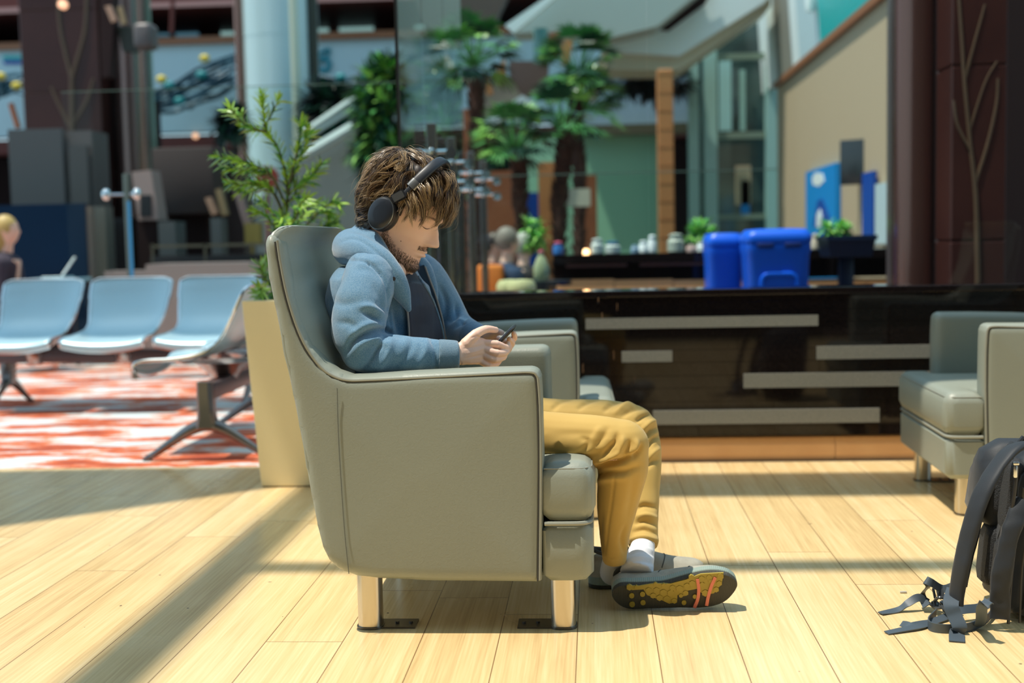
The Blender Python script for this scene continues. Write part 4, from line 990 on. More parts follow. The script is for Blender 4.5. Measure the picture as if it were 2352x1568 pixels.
# ------------------------------------------------------------------ beam seating
M_SEATM = mat('perforated_satin_metal', (0.46, 0.66, 0.73), 0.36, 0.45, bump=(350, 0.25, 0.001))
M_RIM = mat('polished_rim', (0.72, 0.78, 0.80), 0.16, 1.0)
M_BEAM = mat('dark_beam', (0.10, 0.075, 0.08), 0.35, 0.4)
M_ALU = mat('cast_aluminium', (0.45, 0.40, 0.38), 0.25, 1.0)
SHELL = [(0.0, 0.395), (-0.012, 0.415), (0.0, 0.430), (0.05, 0.436), (0.16, 0.436), (0.26, 0.448), (0.34, 0.475), (0.41, 0.525), (0.46, 0.59), (0.50, 0.67), (0.53, 0.745), (0.545, 0.785)]
def make_shell(parent):
    C = catmull([(p[0], 0, p[1]) for p in SHELL], 44)
    m = len(C); nu = 20; bm = bmesh.new(); G = []
    edgeL = []; edgeR = []
    for j, c in enumerate(C):
        v = j / (m - 1); row = []
        wv = 0.250 - 0.028 * exp(-((v - .55) / .16) ** 2) + (0.006 if v > .8 else 0)
        if v > .93: wv -= 0.05 * ((v - .93) / .07) ** 2
        for i in range(nu + 1):
            u = i / nu * 2 - 1
            dz = -0.030 * (1 - u * u) * exp(-(v / .25) ** 2) + 0.018 * u ** 4 * exp(-((v - .4) / .25) ** 2)
            dx = -0.030 * abs(u) ** 3 * exp(-((v - .75) / .25) ** 2) 
            row.append(bm.verts.new((c.x + dx, u * wv, c.z + dz)))
        G.append(row); edgeL.append(row[0].co.copy()); edgeR.append(row[-1].co.copy())
    for a, b in zip(G[:-1], G[1:]):
        for i in range(nu): bm.faces.new((a[i], a[i + 1], b[i + 1], b[i]))
    rim = [v.co.copy() for v in G[0]] + edgeR[1:] + [v.co.copy() for v in reversed(G[-1][:-1])] + list(reversed(edgeL))[1:]
    o = obj('seat_shell', bm, M_SEATM, parent); s = o.modifiers.new('thickness', 'SOLIDIFY'); s.thickness = 0.006; s.offset = 0
    bm = bmesh.new(); tube(bm, rim, 0.008, 8, 0); obj('rim', bm, M_RIM, o)
    return o
def bracket(parent):
    bm = bmesh.new()
    rings = []
    for z, a, b in ((0.27, .045, .05), (0.31, .05, .055), (0.36, .075, .08), (0.40, .12, .13), (0.42, .15, .16)):
        rings.append([Vector((0.34 + a * cos(t), b * sin(t), z)) for t in [2 * pi * k / 20 for k in range(20)]])
    loft(bm, rings); return obj('bracket', bm, M_ALU, parent)
def bench(name, label, loc, rz, n, pitch, legs):
    t = thing(name, label, 'bench', loc, rz)
    for k in range(n):
        e = (k - (n - 1) / 2) * pitch
        s = make_shell(t) if k == 0 and name not in SH else None
        if s is None: s = dup(SH['s'], t)
        if 's' not in SH: SH['s'] = s
        s.location = (0, e, 0)
        b = bracket(t); b.location = (0, e, 0)
    SH[name] = 1
    bm = bmesh.new(); L = n * pitch; rbox(bm, (0.36, 0, 0.315), (0.08, L + .2, 0.075), 0.01, 2); obj('beam', bm, M_BEAM, t)
    for e in legs:
        bm = bmesh.new()
        loft(bm, [[Vector((0.36 + a * sx, e + b * sy, z)) for sx, sy in ((-1, -.6), (-.6, -1), (.6, -1), (1, -.6), (1, .6), (.6, 1), (-.6, 1), (-1, .6))] for z, a, b in ((0.15, .055, .035), (0.20, .038, .04), (0.29, .036, .045), (0.36, .034, .045))])
        pts = [(0.07, e, 0.012), (0.11, e, 0.03), (0.20, e, 0.09), (0.28, e, 0.14), (0.36, e, 0.165), (0.44, e, 0.14), (0.52, e, 0.09), (0.61, e, 0.03), (0.65, e, 0.012)]
        tube(bm, pts, [.012, .015, .02, .026, .032, .026, .02, .015, .012], 10, 40, sx=1.0, up=(0, 0, 1))
        for q in (0.075, 0.645): cyl(bm, (q, e, 0), (q, e, 0.014), .022, 12)
        obj('leg', bm, mat('dark_cast_metal', (0.20, 0.20, 0.20), .3, .9), t)
    return t
SH = {}
pm = [at(x, 650, 7.55).x for x in (98, 303, 505)]
bench('airport_bench', 'three seat metal bench facing the camera on the red carpet', ((pm[0] + pm[2]) / 2, 7.05, 0), pi / 2, 3, (pm[2] - pm[0]) / 2, (-.8, .75))
pb = at(305, 852, 5.55)
bench('side_bench', 'metal bench seen from its end, beside the cream planter', (pb.x + 0.01, 6.08, 0), 0, 2, 0.53, (-.62, .42))

# ------------------------------------------------------------------ planter with shrub
t = thing('planter_box', 'tall cream tapered planter box behind the grey armchair', 'planter', (-1.155, 5.01, 0))
M_CREAMP = mat('cream_planter_lacquer', (0.86, 0.75, 0.46), 0.42)
tl = at(558, 690, 4.80); zt_p = tl.z
def sq(h, z, cx=0, cy=0): return [Vector((cx + s * h, cy + u * h, z)) for s, u in ((-1, -1), (1, -1), (1, 1), (-1, 1))]
hb = 0.19; ht = -(tl.x + 1.155)
bm = bmesh.new(); loft(bm, [sq(hb, 0.004), sq(ht, zt_p), sq(ht - .02, zt_p), sq(ht - .03, zt_p - .05)])
o = obj('box', bm, M_CREAMP, t, False); add_mod_bevel(o, .004, 2)
bm = bmesh.new(); loft(bm, [sq(hb * .97, 0.0), sq(hb * .97, 0.006)]); obj('shadow_gap_foot', bm, M_BLACK, t, False)
bm = bmesh.new(); loft(bm, [sq(ht - .031, zt_p - .06), sq(ht - .031, zt_p - .035)]); obj('soil', bm, mat('potting_soil', (0.05, 0.03, 0.02), .95, bump=(60, 1, .02)), t, False)
M_LF = [mat('leaf_fresh', (0.30, 0.50, 0.06), .32), mat('leaf_mid', (0.12, 0.34, 0.05), .30), mat('leaf_deep', (0.02, 0.11, 0.035), .28)]
t = thing('green_shrub', 'green shrub with narrow glossy leaves growing from the cream planter', 'plant', (0, 0, 0))
rnd = random.Random(5)
BR = [  # (pixel polyline, depth list, radius, leaf start fraction)
 ([(672, 705), (655, 600), (655, 520), (660, 430), (640, 345), (612, 300), (604, 250), (601, 212)], (5.0, 4.98), .008, .22),
 ([(612, 302), (585, 296), (560, 285), (538, 262), (530, 250)], (4.97, 4.9), .005, .1),
 ([(655, 470), (625, 405), (585, 380), (545, 370), (490, 356)], (4.98, 4.85), .006, .25),
 ([(655, 500), (625, 440), (590, 420), (560, 425), (524, 420)], (4.98, 4.92), .005, .2),
 ([(660, 450), (672, 390), (685, 340), (692, 300), (690, 278)], (4.98, 5.02), .006, .2),
 ([(660, 450), (690, 420), (720, 400), (742, 372)], (4.98, 5.05), .005, .15),
 ([(660, 560), (700, 520), (740, 480), (765, 465), (778, 470)], (4.98, 4.98), .005, .3),
 ([(668, 640), (720, 560), (750, 520), (772, 512)], (5.0, 5.0), .005, .4),
 ([(650, 560), (640, 520), (620, 480), (600, 462)], (4.98, 4.9), .005, .2),
 ([(655, 540), (680, 500), (690, 470), (705, 455)], (4.98, 4.85), .005, .1),
 ([(660, 560), (650, 520), (648, 498)], (4.98, 4.82), .005, .1),
 ([(668, 700), (640, 670), (610, 640), (595, 605)], (5.0, 4.9), .005, .1),
 ([(668, 700), (640, 690), (612, 680), (590, 668)], (5.0, 4.88), .005, .1),
 ([(668, 700), (630, 650), (606, 620), (618, 600)], (5.0, 5.05), .005, .1),
 ([(655, 470), (680, 440), (665, 400), (668, 380)], (5.0, 5.1), .005, .1),
 ([(605, 290), (620, 270), (635, 240), (640, 232)], (4.97, 5.0), .004, .2),
 ([(668, 700), (610, 690), (600, 660)], (5.0, 4.8), .004, .1)]
BR = BR + [([(x + dx * (i / len(P)), y + dy * (i / len(P))) for i, (x, y) in enumerate(P)], (ya, yb + .07), r * .8, ls) for (P, (ya, yb), r, ls), (dx, dy) in zip(BR[1:12], ((26, 22), (20, 34), (30, 24), (24, 30), (-26, 26), (-30, 34), (-24, 20), (-22, 30), (34, 16), (22, 26), (30, -14)))]
for (P, (ya, yb), r, ls) in BR:
    pts = [at(x, y, ya + (yb - ya) * i / (len(P) - 1)) for i, (x, y) in enumerate(P)]
    bm = bmesh.new(); tube(bm, pts, [r, r * .4], 6, len(P) * 4)
    st = obj('branch', bm, mat('olive_bark', (0.10, 0.09, 0.03), .7), t)
    bm = bmesh.new(); C = catmull(pts, 60); L = sum((C[i + 1] - C[i]).length for i in range(60)); n = int(L / .0032) 
    k = 0; s = ls
    while s < 1.0:
        i = min(int(s * 60), 59); T = (C[i + 1] - C[i]).normalized(); k += 1
        a = k * 2.4 + rnd.uniform(-.4, .4); U = T.orthogonal().normalized(); U.rotate(Quaternion(T, a))
        d = (U * 1.0 + T * rnd.uniform(.5, 1.3)).normalized(); Ln = rnd.uniform(.045, .072) * (1 if s < .93 else .75)
        tipness = s
        mi = 0 if rnd.random() < .35 + .5 * tipness else rnd.choice((1, 2))
        wv = T.cross(d).normalized() * Ln * .078; nn = d.cross(wv).normalized(); p = C[i].lerp(C[i + 1], s * 60 - i)
        bend = Vector((0, 0, -Ln * .10))
        a0, a1, a2, a3 = p, p + d * Ln * .3 + nn * .001, p + d * Ln * .7 + bend * .4, p + d * Ln + bend
        v = [bm.verts.new(q) for q in (a0, a1 + wv, a1 - wv, a2 + wv * .9, a2 - wv * .9, a3)]
        for f in ((0, 1, 2), (1, 3, 4, 2), (3, 5, 4)):
            g = bm.faces.new([v[q] for q in f]); g.material_index = mi
        s += .0036 / L
    o = obj('leaf_spray', bm, M_LF, st)

# scrap of paper on the floor
bm = bmesh.new(); rbox(bm, (0, 0, 0.003), (0.018, 0.006, 0.006), .002, 2)
o = obj('paper_scrap', bm, mat('grey_paper', (0.45, 0.43, 0.38), .8)); p = fl(2075, 1362); o.location = p; tag(o, 'tiny grey scrap lying on the floor left of the backpack', 'scrap')
# ------------------------------------------------------------------ backpack at the right edge
M_NYL = mat('charcoal_nylon', (0.019, 0.023, 0.029), 0.55, spec=0.3, bump=(420, 0.35, 0.0006), sheen=0.12)
M_NYLB = mat('grey_nylon_strap', (0.06, 0.08, 0.10), 0.5, bump=(600, 0.3, 0.0005))
M_MESHF = mat('spacer_mesh', (0.022, 0.023, 0.025), 0.75, bump=(260, 1.0, 0.002, 'voronoi'))
M_BUCK = mat('buckle_plastic', (0.05, 0.055, 0.06), 0.22)
M_ZIP = mat('zip_metal', (0.75, 0.76, 0.75), .25, 1.0)
bp = thing('backpack', 'dark charcoal backpack standing on the wooden floor at right', 'backpack', (0, 0, 0))
NX, NY = 0.985, 3.03
def bpM(): return Matrix.Translation((NX, NY, 0)) @ Matrix.Rotation(radians(-2), 4, 'Z')
B = bpM()
# main body: outline in local (y, z), thickness along x, leaning a little to the right with height
def body(O, x0, x1, r, bul, m, name, lean=0.10, label=None, parent=bp, cell=.03):
    bm = bmesh.new()
    Mx = Matrix(((0, 0, 1, (x0 + x1) / 2), (1, 0, 0, 0), (0, 1, 0, 0), (0, 0, 0, 1)))
    vs = pillow(bm, densify(O, .03), x1 - x0, r, bul, cell, Mx, bl=.06)
    for v in bm.verts: v.co.x += lean * v.co.z; v.co = B @ v.co
    return obj(name, bm, m, parent, True, label)
O = round_poly([(-0.005, 0.004), (0.29, 0.004), (0.30, 0.25), (0.25, 0.44), (0.10, 0.452), (-0.01, 0.40)], [.04, .05, .1, .09, .08, .10], 6)
body(O, 0.04, 0.22, 0.045, 0.012, M_NYL, 'main_body')
O = round_poly([(0.01, 0.02), (0.27, 0.02), (0.28, 0.25), (0.23, 0.42), (0.10, 0.43), (0.01, 0.38)], [.04, .05, .1, .09, .08, .10], 6)
body(O, 0.012, 0.06, 0.018, 0.004, M_NYL, 'back_panel')
for (y0, z0, y1, z1) in ((0.035, 0.22, 0.125, 0.40), (0.15, 0.23, 0.24, 0.40), (0.035, 0.05, 0.125, 0.20), (0.15, 0.05, 0.25, 0.21)):
    O = round_poly([(y0, z0), (y1, z0), (y1, z1), (y0, z1)], .035, 5)
    body(O, -0.008, 0.03, 0.014, 0.004, M_MESHF, 'mesh_pad', cell=.02)
# side gusset zip and piping
def px3(L): return [at(x, y, Y) for x, y, Y in L]
for k, (L, r) in enumerate((([(2352, 1120, 2.985), (2340, 1200, 2.99), (2328, 1280, 2.99), (2320, 1360, 2.99), (2316, 1432, 2.99)], .004), ([(2368, 1160, 2.985), (2356, 1240, 2.985), (2346, 1320, 2.985), (2342, 1430, 2.985)], .003))):
    bm = bmesh.new(); tube(bm, px3(L), r, 8, 40); obj('side_zip' if k == 0 else 'side_piping', bm, M_BLACK, bp)
# second compartment lobe on the far side and its zip
bm = bmesh.new()
O = round_poly([(0.16, 0.20), (0.335, 0.20), (0.335, 0.30), (0.28, 0.415), (0.20, 0.43), (0.15, 0.36)], [.03, .03, .06, .06, .04, .05], 6)
body(O, -0.035, 0.20, 0.045, 0.01, M_NYL, 'rear_compartment')
bm = bmesh.new(); tube(bm, px3([(2318, 1024, 3.10), (2292, 1046, 3.12), (2272, 1085, 3.14), (2255, 1130, 3.15), (2246, 1165, 3.16)]), .005, 8, 40); obj('zip_line', bm, M_BLACK, bp)
# shoulder straps
def strap(L, w, th, m, name, side, taper=1.0, parent=bp):
    bm = bmesh.new(); P = px3(L); C = catmull(P, 60); rings = []
    for i, c in enumerate(C):
        T = (C[min(i + 1, 60)] - C[max(i - 1, 0)]).normalized(); s = Vector(side); s = (s - T * s.dot(T)).normalized(); nn = T.cross(s)
        h = (w + (w * taper - w) * i / 60) / 2; t_ = th / 2
        rings.append([c + s * (h * cos(a)) * (abs(cos(a)) ** -.35 if abs(cos(a)) > .05 else 1) + nn * (t_ * sin(a)) for a in [2 * pi * k / 16 for k in range(16)]])
    loft(bm, rings); return obj(name, bm, m, parent)
s1 = strap([(2340, 1024, 3.06), (2322, 1034, 3.04), (2292, 1066, 3.02), (2262, 1120, 3.00), (2238, 1180, 2.99), (2222, 1240, 2.99), (2208, 1300, 2.99), (2199, 1352, 3.0), (2196, 1388, 3.0)], .062, .020, M_NYL, 'shoulder_strap', (.6, -.8, 0.3), .62)
bm = bmesh.new(); tube(bm, px3([(2300, 1075, 3.00), (2268, 1135, 2.985), (2245, 1195, 2.975), (2228, 1255, 2.975), (2214, 1310, 2.98), (2206, 1345, 2.985)]), .0025, 6, 40); obj('edge_binding', bm, M_BLACK, s1)
s2 = strap([(2330, 1022, 3.24), (2300, 1060, 3.22), (2262, 1150, 3.20), (2240, 1230, 3.19), (2222, 1300, 3.18), (2214, 1345, 3.18)], .05, .018, M_NYL, 'shoulder_strap', (.35, .95, 0.2), .6)
s3 = strap([(2352, 1150, 2.985), (2336, 1180, 2.975), (2318, 1240, 2.965), (2304, 1300, 2.965), (2298, 1360, 2.97), (2296, 1420, 2.98)], .042, .016, M_NYL, 'side_flap', (.8, -.3, 0.0), 1.1)
bm = bmesh.new(); tube(bm, px3([(2352, 1003, 3.12), (2345, 1012, 3.12), (2338, 1024, 3.12)]), .007, 8, 12); obj('top_handle', bm, M_NYL, bp)
# zip pull
t_ = s1
bm = bmesh.new(); P = px3([(2334, 1068, 2.975), (2331, 1098, 2.975)]); rbox(bm, (P[0] + P[1]) / 2, (.009, .004, .030), .003, 2); rbox(bm, P[0] + Vector((0, 0, .004)), (.014, .006, .008), .002, 2); obj('zip_pull', bm, M_ZIP, bp)
bm = bmesh.new(); tube(bm, px3([(2336, 1070, 2.98), (2330, 1130, 2.98), (2322, 1185, 2.985), (2316, 1225, 2.99)]), .005, 8, 30); obj('pocket_zip', bm, M_BLACK, bp)
# webbing straps trailing on the floor
def fp(x, y, z=0.0): return fl(x, y, z)
def web(P, w, side, name='webbing_strap', m=M_NYLB, th=.0012):
    bm = bmesh.new(); ribbon(bm, P, w, side, th, 50); return obj(name, bm, m, bp)
web([fp(2022, 1408, .004), fp(2062, 1400, .006), fp(2085, 1385, .022), fp(2110, 1372, .035), fp(2132, 1384, .02)], .020, [Vector((.3, 1, 0)), Vector((.2, .6, .6)), Vector((0, .3, 1))])
web([fp(2128, 1392, .018), fp(2118, 1365, .035), fp(2134, 1345, .07), fp(2126, 1332, .09), fp(2140, 1338, .085), fp(2165, 1352, .06), fp(2190, 1345, .08)], .020, [Vector((.5, .5, .6)), Vector((.9, .2, .3)), Vector((.2, .3, 1)), Vector((.1, .3, 1))])
web([fp(2036, 1453, .003), fp(2070, 1446, .006), fp(2110, 1438, .008), fp(2140, 1428, .008), fp(2190, 1410, .01)], .020, [Vector((.2, 1, 0.1)), Vector((.2, 1, 0.3))])
web([fp(2070, 1432, .004), fp(2095, 1434, .010), fp(2130, 1428, .006), fp(2170, 1420, .006)], .018, [Vector((.1, 1, .3)), Vector((.2, 1, 0))])
web([fp(2150, 1408, .012), fp(2132, 1428, .012), fp(2142, 1440, .012), fp(2180, 1444, .012), fp(2225, 1440, .012), fp(2262, 1424, .014), fp(2280, 1405, .016)], .024, [Vector((0, -.15, 1)), Vector((0, -.15, 1))])
web([fp(2192, 1352, .09), fp(2184, 1385, .07), fp(2192, 1412, .045), fp(2204, 1440, .02), fp(2198, 1455, .004), fp(2198, 1473, .003)], .036, [Vector((1, 0, 0)), Vector((1, .1, 0))])
web([fp(2272, 1380, .10), fp(2256, 1392, .09), fp(2254, 1420, .04), fp(2248, 1438, .008)], .026, [Vector((1, -.2, .1)), Vector((1, .2, 0))])
web([fp(2180, 1412, .02), fp(2210, 1400, .03), fp(2250, 1395, .03), fp(2280, 1380, .045)], .022, [Vector((0, .6, .6)), Vector((0, .5, .8))])
def buckle(x, y, z, rz, rx=0.3):
    bm = bmesh.new(); R_ = Matrix.Rotation(rz, 4, 'Z') @ Matrix.Rotation(rx, 4, 'X')
    c = fp(x, y, z)
    for (p, s) in (((0, 0, 0), (.018, .026, .008)), ((.022, .0, 0), (.016, .020, .006)), ((-.016, 0, 0), (.006, .028, .007)), ((.03, .011, 0), (.018, .004, .006)), ((.03, -.011, 0), (.018, .004, .006))):
        rbox(bm, c + (R_ @ Vector(p)), s, .002, 2, R_)
    return obj('buckle', bm, M_BUCK, bp)
buckle(2152, 1388, .02, .4); buckle(2160, 1362, .05, .1, 1.0); buckle(2178, 1398, .025, .7, .8)
bm = bmesh.new(); tube(bm, [fp(2146, 1380, .03), fp(2156, 1372, .05), fp(2172, 1376, .045), fp(2168, 1392, .03), fp(2150, 1396, .02), fp(2146, 1382, .03)], .004, 8, 40); obj('cord_loop', bm, M_BUCK, bp)

# soft creases of the cloth
for o_ in [c for c in bp.children] :
    if o_.name.split('.')[0] in ('main_body', 'rear_compartment', 'back_panel', 'shoulder_strap', 'side_flap'):
        a_ = .0045 if 'strap' not in o_.name else .0022
        for v in o_.data.vertices:
            n_ = noise.noise(v.co * 16) + .6 * noise.noise(v.co * 38 + Vector((3, 1, 2)))
            v.co += v.normal * (a_ * n_)
# ------------------------------------------------------------------ the seated man
from mathutils.bvhtree import BVHTree
M_SKIN = mat('skin', (0.90, 0.60, 0.47), 0.45, sss=0.12, bump=(500, 0.12, 0.0004), var=(28, 0.5, (0.87, 0.54, 0.41)))
M_STUB = mat('stubble_skin', (0.52, 0.31, 0.21), 0.55, var=(380, 0.8, (0.22, 0.12, 0.08)))
M_LIP = mat('lips', (0.60, 0.27, 0.21), 0.42)
M_HOOD = mat('blue_marl_fleece', (0.075, 0.20, 0.33), 0.92, sheen=0.5, bump=(700, 0.5, 0.0012), var=(420, 1.0, (0.17, 0.30, 0.42)))
M_RIB = mat('grey_blue_rib_knit', (0.10, 0.19, 0.27), 0.9, sheen=0.4, bump=(500, 0.6, 0.0012), var=(420, 1.0, (0.16, 0.25, 0.32)))
M_TEE = mat('navy_jersey', (0.007, 0.010, 0.028), 0.6, sheen=0.1)
M_CHINO = mat('mustard_chino', (0.56, 0.365, 0.095), 0.8, bump=(900, 0.25, 0.0006), sheen=0.15, var=(7, 0.5, (0.50, 0.31, 0.075)))
M_SOCK = mat('white_sock_knit', (0.74, 0.74, 0.76), 0.9, bump=(240, 0.4, 0.001))
M_HAIR = [mat('hair_dark', (0.030, 0.016, 0.008), 0.38), mat('hair_brown', (0.085, 0.045, 0.022), 0.38), mat('hair_golden', (0.36, 0.24, 0.12), 0.34)]

def bake(bm, vox, smooth=6, name='tmp'):
    me = bpy.data.meshes.new(name); bmesh.ops.recalc_face_normals(bm, faces=bm.faces); bm.to_mesh(me); bm.free()
    o = bpy.data.objects.new(name, me); COL.objects.link(o)
    r = o.modifiers.new('r', 'REMESH'); r.mode = 'VOXEL'; r.voxel_size = vox; r.adaptivity = 0
    if smooth: s = o.modifiers.new('s', 'SMOOTH'); s.factor = 0.5; s.iterations = smooth
    bpy.context.view_layer.update(); dg = bpy.context.evaluated_depsgraph_get()
    out = bpy.data.meshes.new_from_object(o.evaluated_get(dg)); bpy.data.objects.remove(o); bpy.data.meshes.remove(me)
    out.name = name; return out
def link(name, me, mats, parent=None, smooth=True):
    me.materials.clear()
    for m in (mats if isinstance(mats, list) else [mats]): me.materials.append(m)
    if smooth: me.shade_smooth()
    me.name = name; o = bpy.data.objects.new(name, me); COL.objects.link(o); o.parent = parent; return o
def P3(L): return [at(x, y, Y) for x, y, Y in L]
def etube(bm, pts, ra, rb, side, n=20, m=None, cap=True, mi=0):
    """elliptic tube: rb half size along 'side', ra half size across it"""
    if m is None: m = (len(pts) - 1) * 6
    C = catmull(pts, m); S = Vector(side); rings = []
    for i, c in enumerate(C):
        T = (C[min(i + 1, m)] - C[max(i - 1, 0)]).normalized(); s = (S - T * S.dot(T)).normalized(); u = T.cross(s)
        a = lerpl(ra, i / m); b = lerpl(rb, i / m)
        rings.append([c + s * (b * cos(t)) + u * (a * sin(t)) for t in [2 * pi * k / n for k in range(n)]])
    # rounded ends
    loft(bm, rings, cap, True, mi)
    return C
def ctube(bm, pts, rad, n=14, m=None):
    """tube with ball ends"""
    tube(bm, pts, rad, n, m)
    r0 = rad[0] if isinstance(rad, (list, tuple)) else rad; r1 = rad[-1] if isinstance(rad, (list, tuple)) else rad
    ball(bm, pts[0], r0 * .98, n=8); ball(bm, pts[-1], r1 * .98, n=8)
def to_px(co):
    """(n,3) world -> (n,2) photo-frame pixel, used to lay folds out along drawn lines"""
    v = (co - np.array([0, 0, CAM_H])) @ CM
    return np.stack([1176 + F * v[:, 0] / -v[:, 2], 784 - F * v[:, 1] / -v[:, 2]], 1)
def folds(me, F_, noise_amp=0.0, noise_sc=12.0, seed=0):
    """F_: list of (polyline px, amplitude m, width px, ymin, ymax)"""
    n = len(me.vertices); co = np.empty(n * 3); me.vertices.foreach_get('co', co); co = co.reshape(-1, 3)
    no = np.empty(n * 3); me.vertices.foreach_get('normal', no); no = no.reshape(-1, 3)
    P = to_px(co); disp = np.zeros(n)
    view = co - np.array([0, 0, CAM_H]); view /= np.linalg.norm(view, axis=1)[:, None]
    facing = np.clip(-(no * view).sum(1) * 2.5 + .35, 0, 1)
    for L, amp, w, y0, y1 in F_:
        L = [tuple(p[:2]) for p in catmull([(a, b, 0) for a, b in L], max(8, len(L) * 5))]
        d = np.full(n, 1e9)
        acc = np.zeros(n)
        for i in range(len(L) - 1):
            dd = seg_dist(P, np.array(L[i]), np.array(L[i + 1]))
            tp = sin(pi * min(1, max(0.02, (i + .5) / (len(L) - 1)))) ** .5
            acc = np.maximum(acc, tp * np.exp(-(dd / w) ** 2))
        disp += amp * acc * ((co[:, 1] > y0) & (co[:, 1] < y1)) * facing
    if noise_amp:
        for i in range(n):
            disp[i] += noise_amp * noise.noise(Vector(co[i]) * noise_sc + Vector((seed, 0, 0)))
    co += no * disp[:, None]
    me.vertices.foreach_set('co', co.reshape(-1)); me.update()

man = thing('person', 'seated man in blue hoodie and mustard trousers looking down at his phone', 'person', (0, 0, 0))

# ---- torso and sleeves
TORSO = P3([(925, 975, 3.33), (903, 890, 3.33), (884, 800, 3.33), (874, 710, 3.33), (872, 650, 3.34), (876, 612, 3.34), (872, 588, 3.34)])
TSIDE = (.29, .957, 0)
T_D = [.125, .128, .132, .136, .122, .084, .05]; T_W = [.165, .165, .175, .195, .185, .13, .06]
R_ARM = P3([(852, 640, 3.165), (832, 700, 3.12), (822, 760, 3.09), (829, 803, 3.078)]); R_R = [.068, .072, .068, .056]
R_FOR = P3([(829, 803, 3.078), (870, 812, 3.085), (940, 813, 3.095), (1008, 815, 3.105)]); F_R = [.056, .055, .046, .040]
L_ARM = P3([(965, 635, 3.50), (1005, 690, 3.53), (1042, 745, 3.54)]); L_R = [.070, .064, .052]
L_FOR = P3([(1042, 745, 3.54), (1066, 765, 3.47), (1088, 775, 3.40)]); LF_R = [.052, .048, .042]
def torso_bm(k=1.0, arms=True, dk=0.0):
    bm = bmesh.new()
    etube(bm, TORSO, [a * k + dk for a in T_D], [b * k + dk for b in T_W], TSIDE, 28)
    ball(bm, TORSO[0], .11 * k, (1, 1.4, .8), 10)
    if arms:
        ctube(bm, P3([(868, 600, 3.30), (850, 628, 3.20), (845, 650, 3.17)]), [.05, .066, .068])
        ctube(bm, R_ARM, R_R, 18); ctube(bm, R_FOR, F_R, 18)
        ctube(bm, P3([(885, 600, 3.40), (935, 625, 3.48), (965, 640, 3.50)]), [.05, .066, .068])
        ctube(bm, L_ARM, L_R, 18); ctube(bm, L_FOR, LF_R, 18)
    return bm
bm = torso_bm()
# hood lying around the neck
HOODP = P3([(938, 700, 3.19), (920, 665, 3.185), (897, 625, 3.19), (868, 592, 3.205), (832, 568, 3.25), (806, 562, 3.33), (830, 566, 3.42), (880, 575, 3.46), (955, 610, 3.455), (985, 655, 3.44), (995, 700, 3.43)])
HOODP[0] = at(936, 712, 3.195)
hood_me = bake(bm, .0045, 9, 'hoodie')
S = 2.9; E_ = 3.24
HF = [  # sleeve and body creases (valleys negative, ridges positive)
 ([(905, 770), (880, 757), (845, 762), (812, 782), (798, 806)], -.010, 6, S, 3.2), ([(900, 752), (870, 742), (838, 748), (806, 768)], .007, 8, S, 3.2), ([(890, 790), (862, 780), (835, 788), (815, 806)], .008, 8, S, 3.2),
 ([(884, 776), (868, 800), (852, 830), (838, 848)], -.009, 6, S, 3.2), ([(898, 785), (890, 815), (870, 845)], .006, 8, S, 3.2),
 ([(836, 716), (850, 722), (866, 734), (886, 746)], -.009, 7, S, 3.2), ([(828, 704), (856, 706), (892, 726)], .006, 8, S, 3.2),
 ([(948, 775), (942, 800), (925, 828), (905, 846)], -.004, 8, S, 3.2), ([(990, 778), (1000, 800), (1003, 845)], -.007, 5, S, 3.2), ([(980, 782), (976, 812), (958, 842)], .005, 8, S, 3.2), ([(1010, 784), (1017, 812), (1014, 846)], -.003, 4, S, 3.2),
 ([(760, 690), (790, 698), (820, 692)], -.003, 10, S, 3.2), ([(775, 740), (800, 742), (818, 752)], -.004, 9, S, 3.2), ([(862, 660), (880, 700), (896, 745)], -.003, 8, S, 3.2),
 ([(820, 618), (850, 615), (876, 632)], -.004, 12, S, 3.25), ([(865, 700), (882, 706), (893, 716)], -.005, 8, S, 3.2),
 ([(747, 660), (752, 635), (772, 610), (800, 598), (832, 597), (862, 612), (880, 636), (890, 672), (896, 720), (897, 765)], -.005, 3.4, S, 3.25),
 ([(846, 596), (848, 604)], -.004, 3, S, 3.25),
 ([(1060, 738), (1066, 748), (1085, 752)], -.007, 5, 3.4, 3.7), ([(1050, 700), (1048, 722), (1030, 740)], -.008, 6, 3.4, 3.7), ([(1010, 655), (1025, 690), (1022, 730)], -.005, 7, 3.4, 3.7), ([(1075, 728), (1062, 735), (1046, 752)], -.006, 4, 3.4, 3.7),
 ([(905, 690), (915, 740), (920, 775)], -.010, 9, S, 3.3),
]
folds(hood_me, [(a, b * 1.35, c, d, e) for a, b, c, d, e in HF], .0030, 17, 3)
me = hood_me
hoodie = link('hoodie', me, M_HOOD, man)
HOODP = P3([(941, 716, 3.185), (925, 676, 3.172), (901, 634, 3.170), (868, 600, 3.180), (826, 577, 3.22), (797, 566, 3.30), (815, 560, 3.39), (875, 570, 3.455), (955, 606, 3.455), (985, 650, 3.44), (996, 700, 3.43)])
bm = bmesh.new(); tube(bm, HOODP, [.006, .019, .027, .031, .035, .039, .036, .030, .025, .020, .012], 18, 110, sx=1.25)
tube(bm, P3([(930, 690, 3.20), (908, 640, 3.195), (880, 592, 3.205), (850, 556, 3.235), (825, 540, 3.30), (830, 538, 3.38), (870, 560, 3.44), (950, 602, 3.44), (975, 640, 3.42)]), [.004, .011, .015, .020, .024, .022, .016, .012, .006], 14, 90, sx=1.6)
me = bake(bm, .0042, 7, 'hood')
folds(me, [([(782, 556), (806, 548), (836, 556), (868, 582), (895, 612), (920, 655)], -.0045, 4.5, S, 3.36), ([(800, 590), (835, 585), (868, 606), (893, 640)], -.0025, 3, S, 3.3)], .0030, 16, 6)
link('hood', me, M_HOOD, hoodie)
